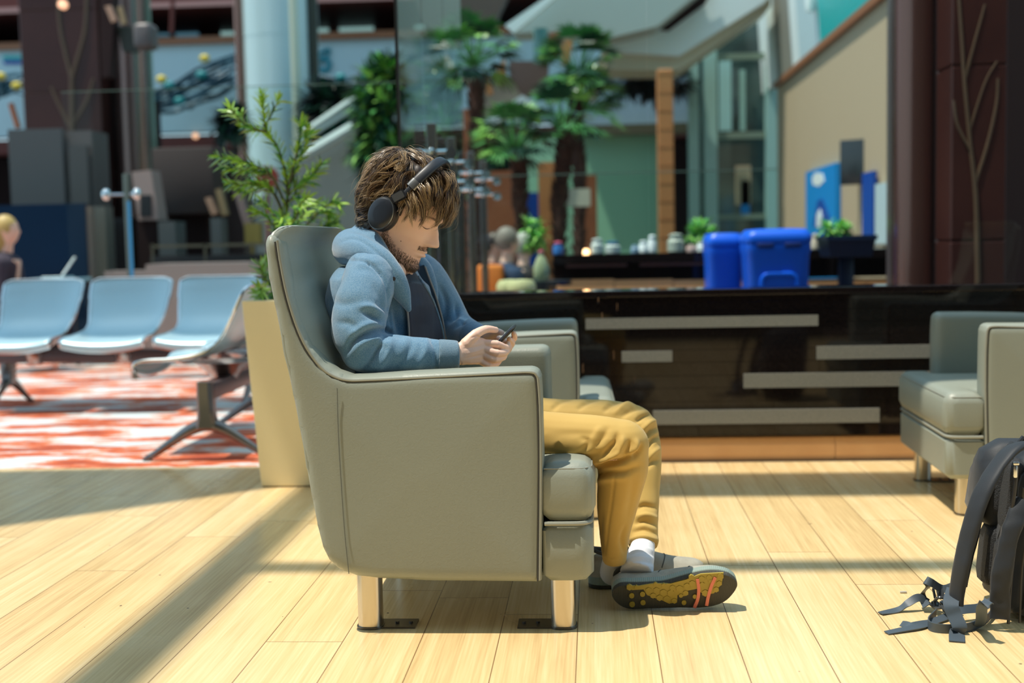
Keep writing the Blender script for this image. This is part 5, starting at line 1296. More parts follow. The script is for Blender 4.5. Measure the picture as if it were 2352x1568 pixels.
# cuffs
bm = bmesh.new()
tube(bm, P3([(1006, 815, 3.103), (1030, 815, 3.108), (1054, 814, 3.113)]), [.0405, .0395, .0365], 28, 14)
me = bake(bm, .0045, 3, 'cuff'); folds(me, [([(1058, 786), (1062, 814), (1058, 845)], -.002, 4, S, 3.2)], .001, 30); link('cuff', me, M_RIB, man)
bm = bmesh.new(); tube(bm, P3([(1085, 772, 3.405), (1096, 778, 3.385), (1104, 782, 3.37)]), [.043, .040, .036], 24, 12); obj('cuff', bm, M_HOOD, man)
# t-shirt front, showing between the two zip edges
def surf_pts(o_me_obj, pxs, off=.002):
    dg = bpy.context.evaluated_depsgraph_get(); bv = BVHTree.FromObject(o_me_obj, dg); out = []
    for p in pxs:
        d = Vector(ray(p[0], p[1])).normalized(); h = bv.ray_cast(Vector((0, 0, CAM_H)), d)
        if h[0] is not None: out.append(h[0] - d * off)
    return out
bpy.context.view_layer.update()
_t = bmesh.new(); etube(_t, TORSO, T_D, T_W, TSIDE, 48); tb = BVHTree.FromBMesh(_t); _t.free()
NEAR = [(918, 640), (922, 652), (926, 664), (930, 680), (934, 700), (937, 730), (939, 760), (940, 795)]
FAR_ = [(952, 622), (964, 640), (976, 658), (987, 676), (998, 700), (1008, 730), (1016, 760), (1022, 795)]
GR = []
nv, nu = 60, 26
for j in range(nv + 1):
    q = j / nv; n_ = catmull([(a, b, 0) for a, b in NEAR], nv)[j]; f_ = catmull([(a, b, 0) for a, b in FAR_], nv)[j]
    row = []
    for i in range(nu + 1):
        u = i / nu; x = n_.x + (f_.x - n_.x) * u; y = n_.y + (f_.y - n_.y) * u
        Yd = 3.195 + .215 * u ** 1.15
        row.append((x, y, Yd))
    GR.append(row)
bm = bmesh.new(); V = []
for j, row in enumerate(GR):
    r = []
    for i, (x, y, Yd) in enumerate(row):
        p = at(x, y, Yd); u = i / nu; v = j / nv
        d = Vector(ray(x, y)).normalized()
        dip = .006 * exp(-(u / .06) ** 2) + .006 * exp(-((1 - u) / .06) ** 2)
        fold = .0075 * sin(v * 21 + 3.2 * u + 1.4 * sin(v * 5)) * sin(pi * min(1, u * 1.15)) * min(1, max(0, (v - .30) * 3)) * (.6 + .6 * noise.noise(Vector((v * 5, u * 2, 0))))
        o_ = Vector((0, 0, CAM_H)); D_ = (p - o_).length - .012 * sin(pi * u); h_ = tb.ray_cast(o_, d)
        if h_[0] is not None: D_ = min(D_, (h_[0] - o_).length - .014)
        r.append(bm.verts.new(o_ + d * (D_ + dip - fold)))
    V.append(r)
for a_, b_ in zip(V[:-1], V[1:]):
    for i in range(nu): bm.faces.new((a_[i], a_[i + 1], b_[i + 1], b_[i]))
edgeN = [r[0].co.copy() for r in V]; edgeF = [r[-1].co.copy() for r in V]
sh = obj('shirt', bm, M_TEE, man); s_ = sh.modifiers.new('t', 'SOLIDIFY'); s_.thickness = .002
# bare throat inside the v neck
M_ZT = mat('zip_teeth', (0.30, 0.28, 0.26), .4, .7, bump=(900, 1, .001))
vw = Vector(ray(970, 700)).normalized()
bm = bmesh.new(); tube(bm, [p - vw * .003 for p in edgeN[12:]], .0032, 8, 0); obj('zip', bm, M_ZT, hoodie, label='metal zip edge')
bm = bmesh.new(); tube(bm, [p - vw * .002 for p in edgeF[6:]], .0040, 8, 0); obj('zip_seam', bm, M_RIB, hoodie)
bm = bmesh.new(); C = [at(x, y, Y) for x, y, Y in ((962, 612, 3.415), (972, 640, 3.415), (984, 672, 3.415), (994, 705, 3.418), (1003, 740, 3.42), (1012, 795, 3.42))]
ribbon(bm, C, .030, (1, .25, 0), .003); pl = obj('zip_placket', bm, mat('dark_blue_tape', (0.018, 0.045, 0.08), .9), hoodie)
bm = bmesh.new(); tube(bm, [c + Vector((.017, .002, 0)) for c in C], .0032, 8, 40); obj('zip', bm, M_ZT, hoodie, label='metal zip edge')
Ey = surf_pts(hoodie, [(904, 640)])
if Ey:
    bm = bmesh.new(); R_ = Matrix.Rotation(radians(80), 4, 'X')
    bmesh.ops.create_cone(bm, segments=16, radius1=.0055, radius2=.0045, depth=.004, cap_ends=True, matrix=Matrix.Translation(Ey[0]) @ R_); obj('eyelet', bm, M_DSTEEL, hoodie)

# ---- trousers
bm = bmesh.new()
ball(bm, at(935, 950, 3.33), .125, (1.05, 1.35, .88), 12)
def etap(pts, rad): ctube(bm, P3(pts), rad, 20, (len(pts) - 1) * 8)
etap([(945, 960, 3.25), (1100, 985, 3.20), (1250, 1006, 3.155), (1370, 1014, 3.13), (1428, 1022, 3.125)], [.095, .082, .070, .067, .066])
RS = P3([(1428, 1022, 3.125), (1430, 1080, 3.14), (1419, 1150, 3.165), (1412, 1220, 3.19), (1412, 1289, 3.215)]); tube(bm, RS, [.067, .065, .055, .042, .031], 22, 34)
ball(bm, RS[0], .067, (1.04, 1, 1), 10)
etap([(955, 940, 3.42), (1100, 955, 3.45), (1250, 970, 3.48), (1390, 972, 3.50), (1455, 984, 3.50)], [.095, .082, .070, .068, .069])
LS = P3([(1455, 984, 3.50), (1470, 1050, 3.47), (1472, 1130, 3.42), (1474, 1200, 3.37), (1478, 1254, 3.325)]); tube(bm, LS, [.070, .062, .052, .046, .041], 22, 34)
me = bake(bm, .0046, 8, 'trousers')
N0, N1, A0, A1 = 2.9, 3.30, 3.30, 3.7
TF = [([(1366, 1076), (1395, 1066), (1430, 1058), (1462, 1040)], -.011, 6, N0, N1), ([(1372, 1062), (1400, 1050), (1425, 1040)], .007, 6, N0, N1), ([(1366, 1092), (1395, 1086), (1430, 1084), (1470, 1070)], -.006, 7, N0, N1), ([(1375, 1104), (1400, 1096), (1440, 1096)], .005, 8, N0, N1),
 ([(1335, 1006), (1350, 1012), (1346, 1028), (1325, 1046)], -.004, 6, N0, N1), ([(1418, 996), (1412, 1016), (1398, 1032), (1384, 1050)], -.006, 5, N0, N1), ([(1432, 1004), (1428, 1022), (1418, 1044)], .005, 5, N0, N1), ([(1446, 1012), (1444, 1028), (1432, 1048)], -.006, 5, N0, N1), ([(1462, 1012), (1461, 1026), (1450, 1046)], .005, 5, N0, N1), ([(1472, 1022), (1468, 1036), (1456, 1052)], -.005, 4, N0, N1),
 ([(1250, 1050), (1300, 1058), (1350, 1050), (1380, 1040)], -.006, 8, N0, N1), ([(1270, 1000), (1330, 996), (1380, 1002)], -.002, 10, N0, N1), ([(1395, 985), (1385, 1005), (1368, 1028)], -.004, 6, N0, N1), ([(1378, 982), (1360, 1010)], .003, 7, N0, N1),
 ([(1413, 1088), (1408, 1130), (1398, 1200), (1388, 1284)], -.0022, 2.4, N0, N1), ([(1388, 1278), (1412, 1284), (1438, 1276)], -.0018, 2.2, N0, N1), ([(1436, 1210), (1428, 1240), (1434, 1270)], -.004, 6, N0, N1), ([(1380, 1180), (1376, 1230), (1384, 1270)], -.004, 7, N0, N1), ([(1456, 1100), (1450, 1150), (1440, 1190)], -.003, 10, N0, N1),
 ([(1270, 940), (1290, 920), (1310, 915)], -.004, 6, A0, A1), ([(1330, 938), (1352, 920), (1375, 914)], -.005, 6, A0, A1), ([(1390, 942), (1408, 924), (1432, 916)], -.006, 6, A0, A1), ([(1412, 948), (1435, 930), (1460, 924)], .005, 6, A0, A1), ([(1430, 955), (1455, 938), (1480, 934)], -.007, 6, A0, A1), ([(1462, 968), (1480, 955), (1500, 948)], -.007, 5, A0, A1), ([(1472, 990), (1490, 972), (1508, 964)], .006, 6, A0, A1), ([(1480, 1005), (1495, 990), (1512, 982)], -.007, 5, A0, A1), ([(1488, 1030), (1500, 1010), (1516, 1000)], -.006, 5, A0, A1), ([(1490, 1052), (1502, 1038), (1514, 1030)], .005, 6, A0, A1), ([(1488, 1072), (1500, 1060), (1514, 1056)], -.005, 5, A0, A1),
 ([(1462, 1168), (1480, 1160), (1505, 1166)], -.006, 6, 3.2, A1), ([(1462, 1186), (1485, 1182), (1508, 1190)], .005, 6, 3.2, A1), ([(1460, 1202), (1480, 1196), (1505, 1206)], -.006, 5, 3.2, A1), ([(1455, 1222), (1480, 1216), (1508, 1226)], -.005, 5, 3.2, A1), ([(1448, 1238), (1478, 1232), (1510, 1240)], .004, 4, 3.2, A1), ([(1448, 1246), (1478, 1243), (1510, 1250)], -.004, 3, 3.2, A1)]
folds(me, [(a, b * 1.6, c, d, e) for a, b, c, d, e in TF], .0022, 12, 8)
trous = link('trousers', me, M_CHINO, man)

# ---- socks
bm = bmesh.new(); tube(bm, P3([(1480, 1240, 3.345), (1475, 1262, 3.30), (1468, 1290, 3.25), (1462, 1318, 3.215)]), [.030, .034, .040, .045], 22, 30)
me = bake(bm, .0045, 4, 'sock')
folds(me, [([(1436, 1268), (1470, 1256), (1505, 1266)], .0025, 3, 3, 4), ([(1436, 1278), (1470, 1266), (1505, 1276)], -.003, 3, 3, 4), ([(1434, 1290), (1465, 1278), (1508, 1284)], .0025, 3, 3, 4), ([(1434, 1300), (1465, 1288), (1510, 1296)], -.003, 3, 3, 4), ([(1434, 1308), (1460, 1298), (1500, 1302)], .0025, 3, 3, 4)])
link('sock', me, M_SOCK, man)
bm = bmesh.new(); tube(bm, P3([(1412, 1255, 3.21), (1409, 1285, 3.265), (1404, 1318, 3.365)]), [.028, .029, .033], 20, 20); obj('sock', bm, M_SOCK, man)

# ---- shoes
M_SUEDE = mat('grey_suede', (0.40, 0.385, 0.32), .85, bump=(300, .4, .0008), var=(30, .5, (0.25, 0.235, 0.19)))
M_MID = mat('teal_grey_midsole', (0.26, 0.33, 0.29), .6, bump=(60, .3, .002, 'wave'))
M_OUT = mat('dark_olive_rubber', (0.050, 0.048, 0.036), .6, bump=(120, .5, .002, 'wave'))
M_LUG = mat('yellow_rubber', (0.36, 0.27, 0.035), .55)
M_CORAL = mat('coral_rubber', (0.72, 0.20, 0.13), .5)
W_T = [(0, .006), (.02, .022), (.06, .032), (.14, .037), (.30, .036), (.42, .037), (.55, .043), (.68, .050), (.78, .051), (.87, .046), (.94, .035), (.98, .021), (1, .006)]
C_T = [(0, 0), (.3, .002), (.5, .004), (.75, 0), (1, -.012)]
H_T = [(0, .040), (.03, .060), (.10, .070), (.30, .074), (.42, .080), (.55, .070), (.70, .056), (.85, .046), (.95, .034), (1, .014)]
def itp(T, t):
    for (a, b), (c, d) in zip(T[:-1], T[1:]):
        if a <= t <= c: return b + (d - b) * (t - a) / (c - a)
    return T[-1][1]
def itp(T, t):
    if t <= 0: return T[0][1]
    if t >= 1: return T[-1][1]
    w = min(.035, t * .9, (1 - t) * .9)
    xs = [a for a, b in T]; ys = [b for a, b in T]
    return float(np.mean(np.interp([t - w, t - w / 2, t, t + w / 2, t + w], xs, ys)))
TS = [0, .003, .01, .02, .03, .045, .06, .08, .1, .125, .15, .175, .2, .23, .26, .29, .32, .35, .38, .41, .44, .47, .5, .53, .56, .59, .62, .65, .68, .71, .74, .765, .79, .815, .84, .86, .88, .9, .92, .935, .95, .963, .975, .984, .99, .996, 1.0]
def shoe(name, M, L, flip=1, label=None, toespring=.02):
    t = bpy.data.objects.new(name, None)
    def sole_z(u): return toespring * max(0, (u - .72) / .28) ** 2
    def slab(z0, z1, k0, k1, m, nm, parent, round_=.004):
        bm = bmesh.new(); rings = []
        for u in TS:
            w = itp(W_T, u); c = itp(C_T, u) * flip; b = sole_z(u)
            x = u * L; sec = []
            for (yy, zz) in ((-w * k0 + round_, z0), (-w * k0, z0 + round_), (-w * k1, z1 - round_ * .5), (-w * k1 + round_, z1), (w * k1 - round_, z1), (w * k1, z1 - round_ * .5), (w * k0, z0 + round_), (w * k0 - round_, z0)):
                sec.append(M @ Vector((x, c + yy, zz + b)))
            rings.append(sec)
        loft(bm, rings); return obj(nm, bm, m, parent)
    bm = bmesh.new(); rings = []
    for u in TS:
        w = itp(W_T, u) * .95; c = itp(C_T, u) * flip; h = itp(H_T, u); b = sole_z(u) + .026
        sec = []
        for k in range(15):
            a = pi * k / 14; sec.append(M @ Vector((u * L, c - w * cos(a) * (1 - .18 * sin(a)), b + (h) * sin(a) ** .75)))
        rings.append(sec)
    loft(bm, rings); up = obj(name, bm, M_SUEDE, man, True, label)
    slab(.008, .034, 1.03, 1.0, M_MID, 'midsole', up, .005)
    so = slab(.0, .012, .96, 1.0, M_OUT, 'outsole', up, .003)
    bm = bmesh.new(); pts = [M @ Vector((L * (.19 + .15 * cos(a)), itp(C_T, .2) * flip + .030 * sin(a), .026 + .073 + .010 * cos(a) ** 2 - .003)) for a in [2 * pi * k / 24 for k in range(25)]]
    tube(bm, pts, .006, 8, 0); obj('collar', bm, M_THREAD, up)
    for u0 in (.60, .36):
        pts = []
        for k in range(17):
            a = pi * k / 16; u = u0 + .07 * sin(a); w = itp(W_T, u) * .95; h = itp(H_T, u); c = itp(C_T, u) * flip
            pts.append(M @ Vector((u * L, c - w * cos(a) * (1 - .18 * sin(a)) * 1.01, sole_z(u) + .026 + h * sin(a) ** .75 * 1.01)))
        bm = bmesh.new(); tube(bm, pts[2:-2], .0012, 6, 0); obj('upper_seam', bm, M_THREAD, up)
    return up, so
# right foot flat on the floor, behind
hp = at(1352, 1340, 3.375); tp = at(1613, 1312, 3.41); Lr = (Vector((tp.x, tp.y, 0)) - Vector((hp.x, hp.y, 0))).length
ang = atan2(tp.y - hp.y, tp.x - hp.x)
MR = Matrix.Translation((hp.x, hp.y, 0.001)) @ Matrix.Rotation(ang, 4, 'Z')
upR, soR = shoe('shoe', MR, Lr, 1, 'shoe flat on the floor, behind the other')
for (u0, v0, u1, v1) in ((.42, -.02, .50, .02), (.48, -.024, .42, .026)):
    bm = bmesh.new(); tube(bm, [MR @ Vector((Lr * u0, v0, .026 + .068)), MR @ Vector((Lr * (u0 + u1) / 2, (v0 + v1) / 2, .026 + .082)), MR @ Vector((Lr * u1, v1, .026 + .070))], .003, 6, 10); obj('lace', bm, M_THREAD, upR)
# left foot rolled onto its outer edge: the sole faces the camera
ax = Vector((1.0, 0.03, 0.012)).normalized(); zz_ = Vector((0.0, .955, .295)); zz_ = (zz_ - ax * zz_.dot(ax)).normalized(); yy_ = zz_.cross(ax)
Rm = Matrix((ax, yy_, zz_)).transposed().to_4x4()
h0 = at(1406, 1365, 3.135); t0 = at(1693, 1346, 3.145); Ll = (t0 - h0).length
ML = Matrix.Translation((h0.x, 3.135, 0.0520)) @ Rm
W_T = [(a, b * 1.07) for a, b in W_T]
C_T = [(0, .004), (.15, .015), (.42, .013), (.55, .006), (.75, -.001), (.9, -.005), (1, -.013)]
upL, soL = shoe('shoe', ML, Ll, 1, 'shoe rolled on its side showing the sole', .004)
MLi = ML.inverted()
def on_sole(x, y, zl=-.0015):
    o = MLi @ Vector((0, 0, CAM_H)); d = MLi.to_3x3() @ Vector(ray(x, y)); t = (zl - o.z) / d.z; return ML @ (o + d * t)
def lug(poly, m, nm, dep=.0028):
    bm = bmesh.new(); prism(bm, [on_sole(x, y, -dep) for x, y in poly], zz_ * (dep + .002)); return obj(nm, bm, m, soL, False)
def disc(x, y, r): return [(x + r * cos(a), y + r * sin(a)) for a in [2 * pi * k / 14 for k in range(14)]]
for (x, y, r) in ((1451, 1368, 6), (1476, 1364.5, 6), (1452, 1388, 6.5), (1477, 1384, 6), (1571, 1384, 5.5), (1596, 1370, 5)): lug(disc(x, y, r), M_LUG, 'tread_stud')
random.seed(12)
hexes = [(1446, 1349, 9), (1462, 1349, 6), (1490, 1356, 9), (1508, 1356, 9), (1500, 1368, 8), (1524, 1361, 10), (1541, 1362, 10), (1515, 1373, 9), (1532, 1376, 10), (1549, 1380, 8), (1545, 1350, 8), (1561, 1352, 10), (1578, 1346, 9), (1590, 1340, 9), (1575, 1362, 8), (1564, 1368, 6), (1612, 1330, 9), (1613, 1343, 8), (1629, 1327, 8), (1620, 1362, 10), (1632, 1334, 6), (1655, 1324, 9), (1652, 1340, 8), (1645, 1354, 8), (1588, 1326, 8), (1525, 1345, 7), (1506, 1342, 6)]
lug([(1440, 1345), (1470, 1345), (1500, 1340), (1540, 1340), (1575, 1331), (1610, 1318), (1662, 1315), (1658, 1340), (1640, 1362), (1617, 1366), (1600, 1352), (1580, 1356), (1572, 1369), (1556, 1366), (1555, 1382), (1537, 1386), (1520, 1378), (1500, 1372), (1486, 1366), (1478, 1353), (1452, 1355)], M_LUG, 'tread_field', .0018)
for (x, y, r) in hexes:
    r *= .86; a0 = .5; lug([(x + r * cos(a0 + a), y + r * .92 * sin(a0 + a)) for a in [pi * k / 3 for k in range(6)]], M_LUG, 'tread_lug', .0034)
def bar(L, w):
    C = catmull([(a, b, 0) for a, b in L], 10); left = []; right = []
    for i, c in enumerate(C):
        T = (C[min(i + 1, 10)] - C[max(i - 1, 0)]).normalized(); n_ = Vector((-T.y, T.x, 0)) * w
        left.append((c.x + n_.x, c.y + n_.y)); right.append((c.x - n_.x, c.y - n_.y))
    return left + right[::-1]
lug(bar([(1602, 1330), (1605, 1352), (1603, 1375), (1595, 1396)], 3.6), M_CORAL, 'tread_bar', .0045)
lug(bar([(1643, 1326), (1634, 1346), (1627, 1370), (1623, 1391)], 3.6), M_CORAL, 'tread_bar', .0045)

# ---- hands (union of palm, five fingers and wrist, one continuous skin)
def hand(palm, pv, py, fingers, thumb, wrist):
    bm = bmesh.new()
    etube(bm, P3(palm), py, pv, (0, 0, 1), 18, 24)
    for fgr in fingers:
        L, r = fgr; ctube(bm, P3(L), r, 12, (len(L) - 1) * 6)
        for q, rr in zip(L[1:-1], r[1:-1]): ball(bm, at(*q), rr * 1.08, n=8)      # knuckles
    L, r = thumb; ctube(bm, P3(L), r, 12, (len(L) - 1) * 6)
    for q, rr in zip(L[1:-1], r[1:-1]): ball(bm, at(*q), rr * 1.05, n=8)
    L, r, s = wrist; etube(bm, P3(L), [a * s for a in r], r, (0, 0, 1), 18, 20)
    return bake(bm, .0017, 5, 'hand')
RH = hand([(1052, 816, 3.112), (1074, 808, 3.122), (1098, 805, 3.140), (1114, 806, 3.152)], [.027, .034, .036, .030], [.019, .016, .0135, .012],
    [([(1106, 788, 3.148), (1140, 790, 3.160), (1162, 798, 3.185), (1167, 789, 3.212)], [.0110, .0098, .0088, .0074]),
     ([(1108, 801, 3.146), (1141, 811, 3.150), (1162, 808, 3.182), (1168, 797, 3.212)], [.0110, .0098, .0088, .0076]),
     ([(1106, 814, 3.144), (1136, 825, 3.150), (1156, 820, 3.184), (1161, 808, 3.212)], [.0105, .0094, .0084, .0074]),
     ([(1100, 827, 3.142), (1122, 838, 3.150), (1142, 834, 3.180), (1150, 822, 3.205)], [.0098, .0084, .0076, .0066])],
    ([(1070, 790, 3.120), (1092, 768, 3.130), (1116, 756, 3.155), (1139, 757.5, 3.190)], [.0165, .0130, .0104, .0082]),
    ([(1000, 815, 3.105), (1030, 815, 3.108), (1056, 814, 3.114)], [.027, .027, .027], .75))
folds(RH, [([(1082, 776), (1096, 772), (1106, 778)], -.0016, 2.2, 2.9, 3.2), ([(1064, 800), (1090, 797), (1112, 790)], -.0016, 3, 2.9, 3.2), ([(1070, 812), (1095, 806), (1110, 800)], .0016, 3, 2.9, 3.2), ([(1070, 824), (1092, 818), (1108, 814)], -.0014, 3, 2.9, 3.2), ([(1076, 834), (1096, 832), (1106, 828)], .0014, 3, 2.9, 3.2)])
LH = hand([(1098, 786, 3.392), (1116, 790, 3.378), (1134, 792, 3.362), (1146, 790, 3.350)], [.027, .034, .035, .030], [.019, .016, .0135, .012],
    [([(1142, 780, 3.352), (1168, 786, 3.345), (1181, 776, 3.322), (1180, 766, 3.300)], [.0108, .0096, .0086, .0074]),
     ([(1142, 790, 3.350), (1166, 797, 3.338), (1176, 788, 3.312), (1170, 779, 3.292)], [.0108, .0096, .0086, .0074]),
     ([(1140, 800, 3.350), (1160, 807, 3.335), (1170, 799, 3.310), (1164, 790, 3.290)], [.0104, .0092, .0082, .0072]),
     ([(1134, 808, 3.350), (1150, 816, 3.336), (1160, 809, 3.312), (1156, 799, 3.292)], [.0096, .0082, .0074, .0066])],
    ([(1116, 776, 3.372), (1130, 768, 3.350), (1142, 762, 3.322), (1152, 764, 3.298)], [.0155, .0125, .0102, .0082]),
    ([(1066, 768, 3.46), (1085, 776, 3.41), (1102, 786, 3.388)], [.027, .027, .027], .75))
# ---- head: a grid over profile curves, features as small displacements
yawH, pitH = radians(14), radians(28)
hf = Vector((cos(pitH) * cos(yawH), -cos(pitH) * sin(yawH), -sin(pitH))); hu = Vector((sin(pitH) * cos(yawH), -sin(pitH) * sin(yawH), cos(pitH))); hl = hu.cross(hf)
HS = 1.10
ear = at(889, 489, 3.220)
HO = ear + hl * .078 * HS
HM = Matrix.Translation(HO) @ Matrix((hf, hl, hu)).transposed().to_4x4() @ Matrix.Scale(HS, 4)
Z = [.134, .130, .122, .105, .08, .055, .03, .012, -.005, -.03, -.048, -.06, -.075, -.088, -.098, -.108, -.116, -.122, -.135, -.16, -.20, -.25]
XF = [.012, .035, .058, .080, .095, .101, .1035, .099, .0975, .098, .097, .098, .0965, .0935, .0955, .092, .078, .050, .026, .020, .018, .015]
XB = [-.03, -.05, -.068, -.085, -.097, -.101, -.100, -.097, -.091, -.080, -.072, -.066, -.060, -.056, -.054, -.053, -.052, -.052, -.053, -.058, -.064, -.075]
WW = [.012, .030, .045, .062, .073, .077, .0775, .0765, .0745, .071, .067, .063, .058, .054, .051, .049, .048, .049, .054, .057, .060, .075]
NZ, NT = 150, 168
zs = np.interp(np.linspace(0, 1, NZ), np.linspace(0, 1, len(Z)), Z)
zo = np.array(Z)[::-1]
fi = lambda z, A: float(np.interp(z, zo, np.array(A)[::-1]))
def gz(a, s): return exp(-(a / s) ** 2)
def head_point(th, z):
    xf, xb, w = fi(z, XF), fi(z, XB), fi(z, WW); cx = (xf + xb) / 2 if z > -.12 else (xf + xb) / 2; 
    # widest part sits behind the centre on the face levels
    c, s = cos(th), sin(th); cxw = xb + (xf - xb) * .44
    n = 2.25 if z < .03 else 2.05
    k = (abs(c) ** n + abs(s) ** n) ** (-1 / n)
    x = cxw + (xf - cxw if c > 0 else cxw - xb) * c * k; y = w * s * k
    if c > 0:
        # taper the face towards the front below the brow
        ty = 1 - .16 * max(0, c) ** 2 * gz(z + .04, .07); y *= ty
        f = max(0, c) ** 1.0
        # nose
        if z < .02:
            t = (0.016 - z) / .046
            a = float(np.interp(t, [-.1, 0, .2, .5, .75, .92, 1.04, 1.14, 1.26], [0, .001, .006, .017, .026, .0295, .0265, .015, .002])); sw = .0065 + .0058 * min(1, max(0, t))
            a += .0045 * gz(z - .004, .012)
            x += a * gz(y, sw * 1.15) * f
            x += .008 * (gz(y - .013, .0055) + gz(y + .013, .0055)) * gz(z + .031, .007) * f
        ey = abs(y)
        x -= .0115 * gz(ey - .031, .017) * gz(z - .011, .014) * f
        x += .0070 * gz(ey - .031, .011) * gz(z - .007, .009) * f
        x += .0045 * gz(ey - .026, .022) * gz(z - .026, .009) * f
        y += (1 if y > 0 else -1) * .004 * gz(ey - .055, .02) * gz(z + .022, .02) * f
        x += .003 * gz(ey - .045, .018) * gz(z + .022, .016) * f
        x += .0062 * gz(y, .019) * gz(z + .0545, .0046) * f
        x += .0068 * gz(y, .017) * gz(z + .0645, .0050) * f
        x -= .0040 * gz(y, .024) * gz(z + .0595, .0022) * f
        x -= .0045 * gz(y, .020) * gz(z + .0745, .0055) * f
        x += .0050 * gz(y, .018) * gz(z + .099, .010) * f
        x -= .0015 * gz(y, .004) * gz(z + .046, .006) * f
        x -= .004 * gz(ey - .040, .012) * gz(z + .06, .02) * f
    return Vector((x, y, z))
bmH = bmesh.new(); G = []
for z in zs:
    G.append([bmH.verts.new(head_point(2 * pi * k / NT, float(z))) for k in range(NT)])
for a, b in zip(G[:-1], G[1:]):
    for i in range(NT):
        j = (i + 1) % NT; bmH.faces.new((a[i], a[j], b[j], b[i]))
bmH.faces.new(G[0]); 
fb = bmH.faces.new(G[-1][::-1])
bmesh.ops.recalc_face_normals(bmH, faces=bmH.faces)
head_bvh = BVHTree.FromBMesh(bmH)
def beardness(p):
    """1 in the beard, in head space"""
    x, y, z = p; v = 0
    if x > .0 and z < -.05:
        v = max(v, min(1, (-.050 - z) / .02) * (1 if z > -.122 else 0))
    jaw = -.045 - .38 * max(0, .085 - x)          # beard line falls towards the jaw angle
    line = np.interp(x, [.0, .03, .05, .075, .10], [-.012, -.050, -.064, -.069, -.079])
    v = 1 if (z < line and z > -.124 and x > .005) else 0
    if gz(z + .0465, .006) > .4 and abs(y) < .026 and x > .085: v = max(v, .8)     # moustache
    if z > -.074 and z < -.050 and abs(y) < .022 and x > .09: v = 0 if not (gz(z + .0465, .005) > .4) else v
    return v
for f in bmH.faces:
    c = f.calc_center_median()
    if c.x > .088 and abs(c.y) < .020 and -.0705 < c.z < -.0515: f.material_index = 2
    elif beardness(c) > .5: f.material_index = 1
# ear (near side hidden by the headphone, far side by the head)
for s in (-1, 1):
    ball(bmH, Vector((-.012, s * .078, -.002)), .03, (.62, .25, 1.0), 8)
# body under the clothes joined with head and hands into one skin
bm = bmesh.new()
etube(bm, TORSO[:-1] + [HM @ Vector((-.02, 0, -.22))], [a * .66 for a in T_D], [b * .80 for b in T_W], TSIDE, 20)
for L, R_ in ((R_ARM, R_R), (R_FOR, F_R), (L_ARM, L_R), (L_FOR, LF_R)): ctube(bm, L, [r * .72 for r in R_], 12)
ctube(bm, P3([(868, 610, 3.32), (852, 640, 3.17)]), [.05, .048]); ctube(bm, P3([(885, 610, 3.38), (965, 635, 3.50)]), [.05, .048])
ctube(bm, P3([(945, 960, 3.25), (1250, 1006, 3.155), (1428, 1022, 3.125)]), [.08, .058, .05]); ctube(bm, P3([(1428, 1022, 3.125), (1419, 1150, 3.165), (1411, 1245, 3.205), (1408, 1285, 3.28)]), [.05, .040, .026, .022])
ctube(bm, P3([(955, 940, 3.42), (1250, 970, 3.48), (1455, 984, 3.50)]), [.08, .058, .05]); ctube(bm, P3([(1455, 984, 3.50), (1472, 1130, 3.42), (1476, 1225, 3.35), (1468, 1300, 3.25)]), [.05, .038, .028, .026])
tube(bm, [HM @ Vector((-.016, 0, -.11)), HM @ Vector((-.02, 0, -.17)), HM @ Vector((-.026, 0, -.235))], [.048, .052, .062], 18, 10)
body_me = bake(bm, .009, 4, 'body')
bmB = bmesh.new(); bmB.from_mesh(body_me); bmB.from_mesh(RH); bmB.from_mesh(LH)
for v in bmH.verts: v.co = HM @ v.co
join(bmB, bmH)
for (x, y, Y, r) in ((898, 606, 3.275, .034), (912, 626, 3.27, .030), (930, 628, 3.31, .028), (938, 618, 3.35, .026)): ball(bmB, at(x, y, Y), r, (.8, 1, 1.1), 10)
for v in (body_me, RH, LH): bpy.data.meshes.remove(v)
me = bpy.data.meshes.new('body'); bmB.to_mesh(me); bmB.free()
body_o = link('body', me, [M_SKIN, M_STUB, M_LIP], man)
# nails
def nail(p, q, parent=body_o):
    bm = bmesh.new(); a = at(*p); d = (at(*q) - a).normalized(); v = (a - Vector((0, 0, CAM_H))).normalized()
    u = (Vector((0, -.35, 1)) ).normalized(); u = (u - d * u.dot(d)).normalized(); s = d.cross(u)
    Rn = Matrix((d, s, u)).transposed()
    ball(bm, a + u * .0062, 1, (.0062, .0048, .0022), 8, Rn); return obj('fingernail', bm, mat('nail', (0.80, 0.56, 0.46), .3), parent)
nail((1133, 757, 3.184), (1139, 757.5, 3.19))

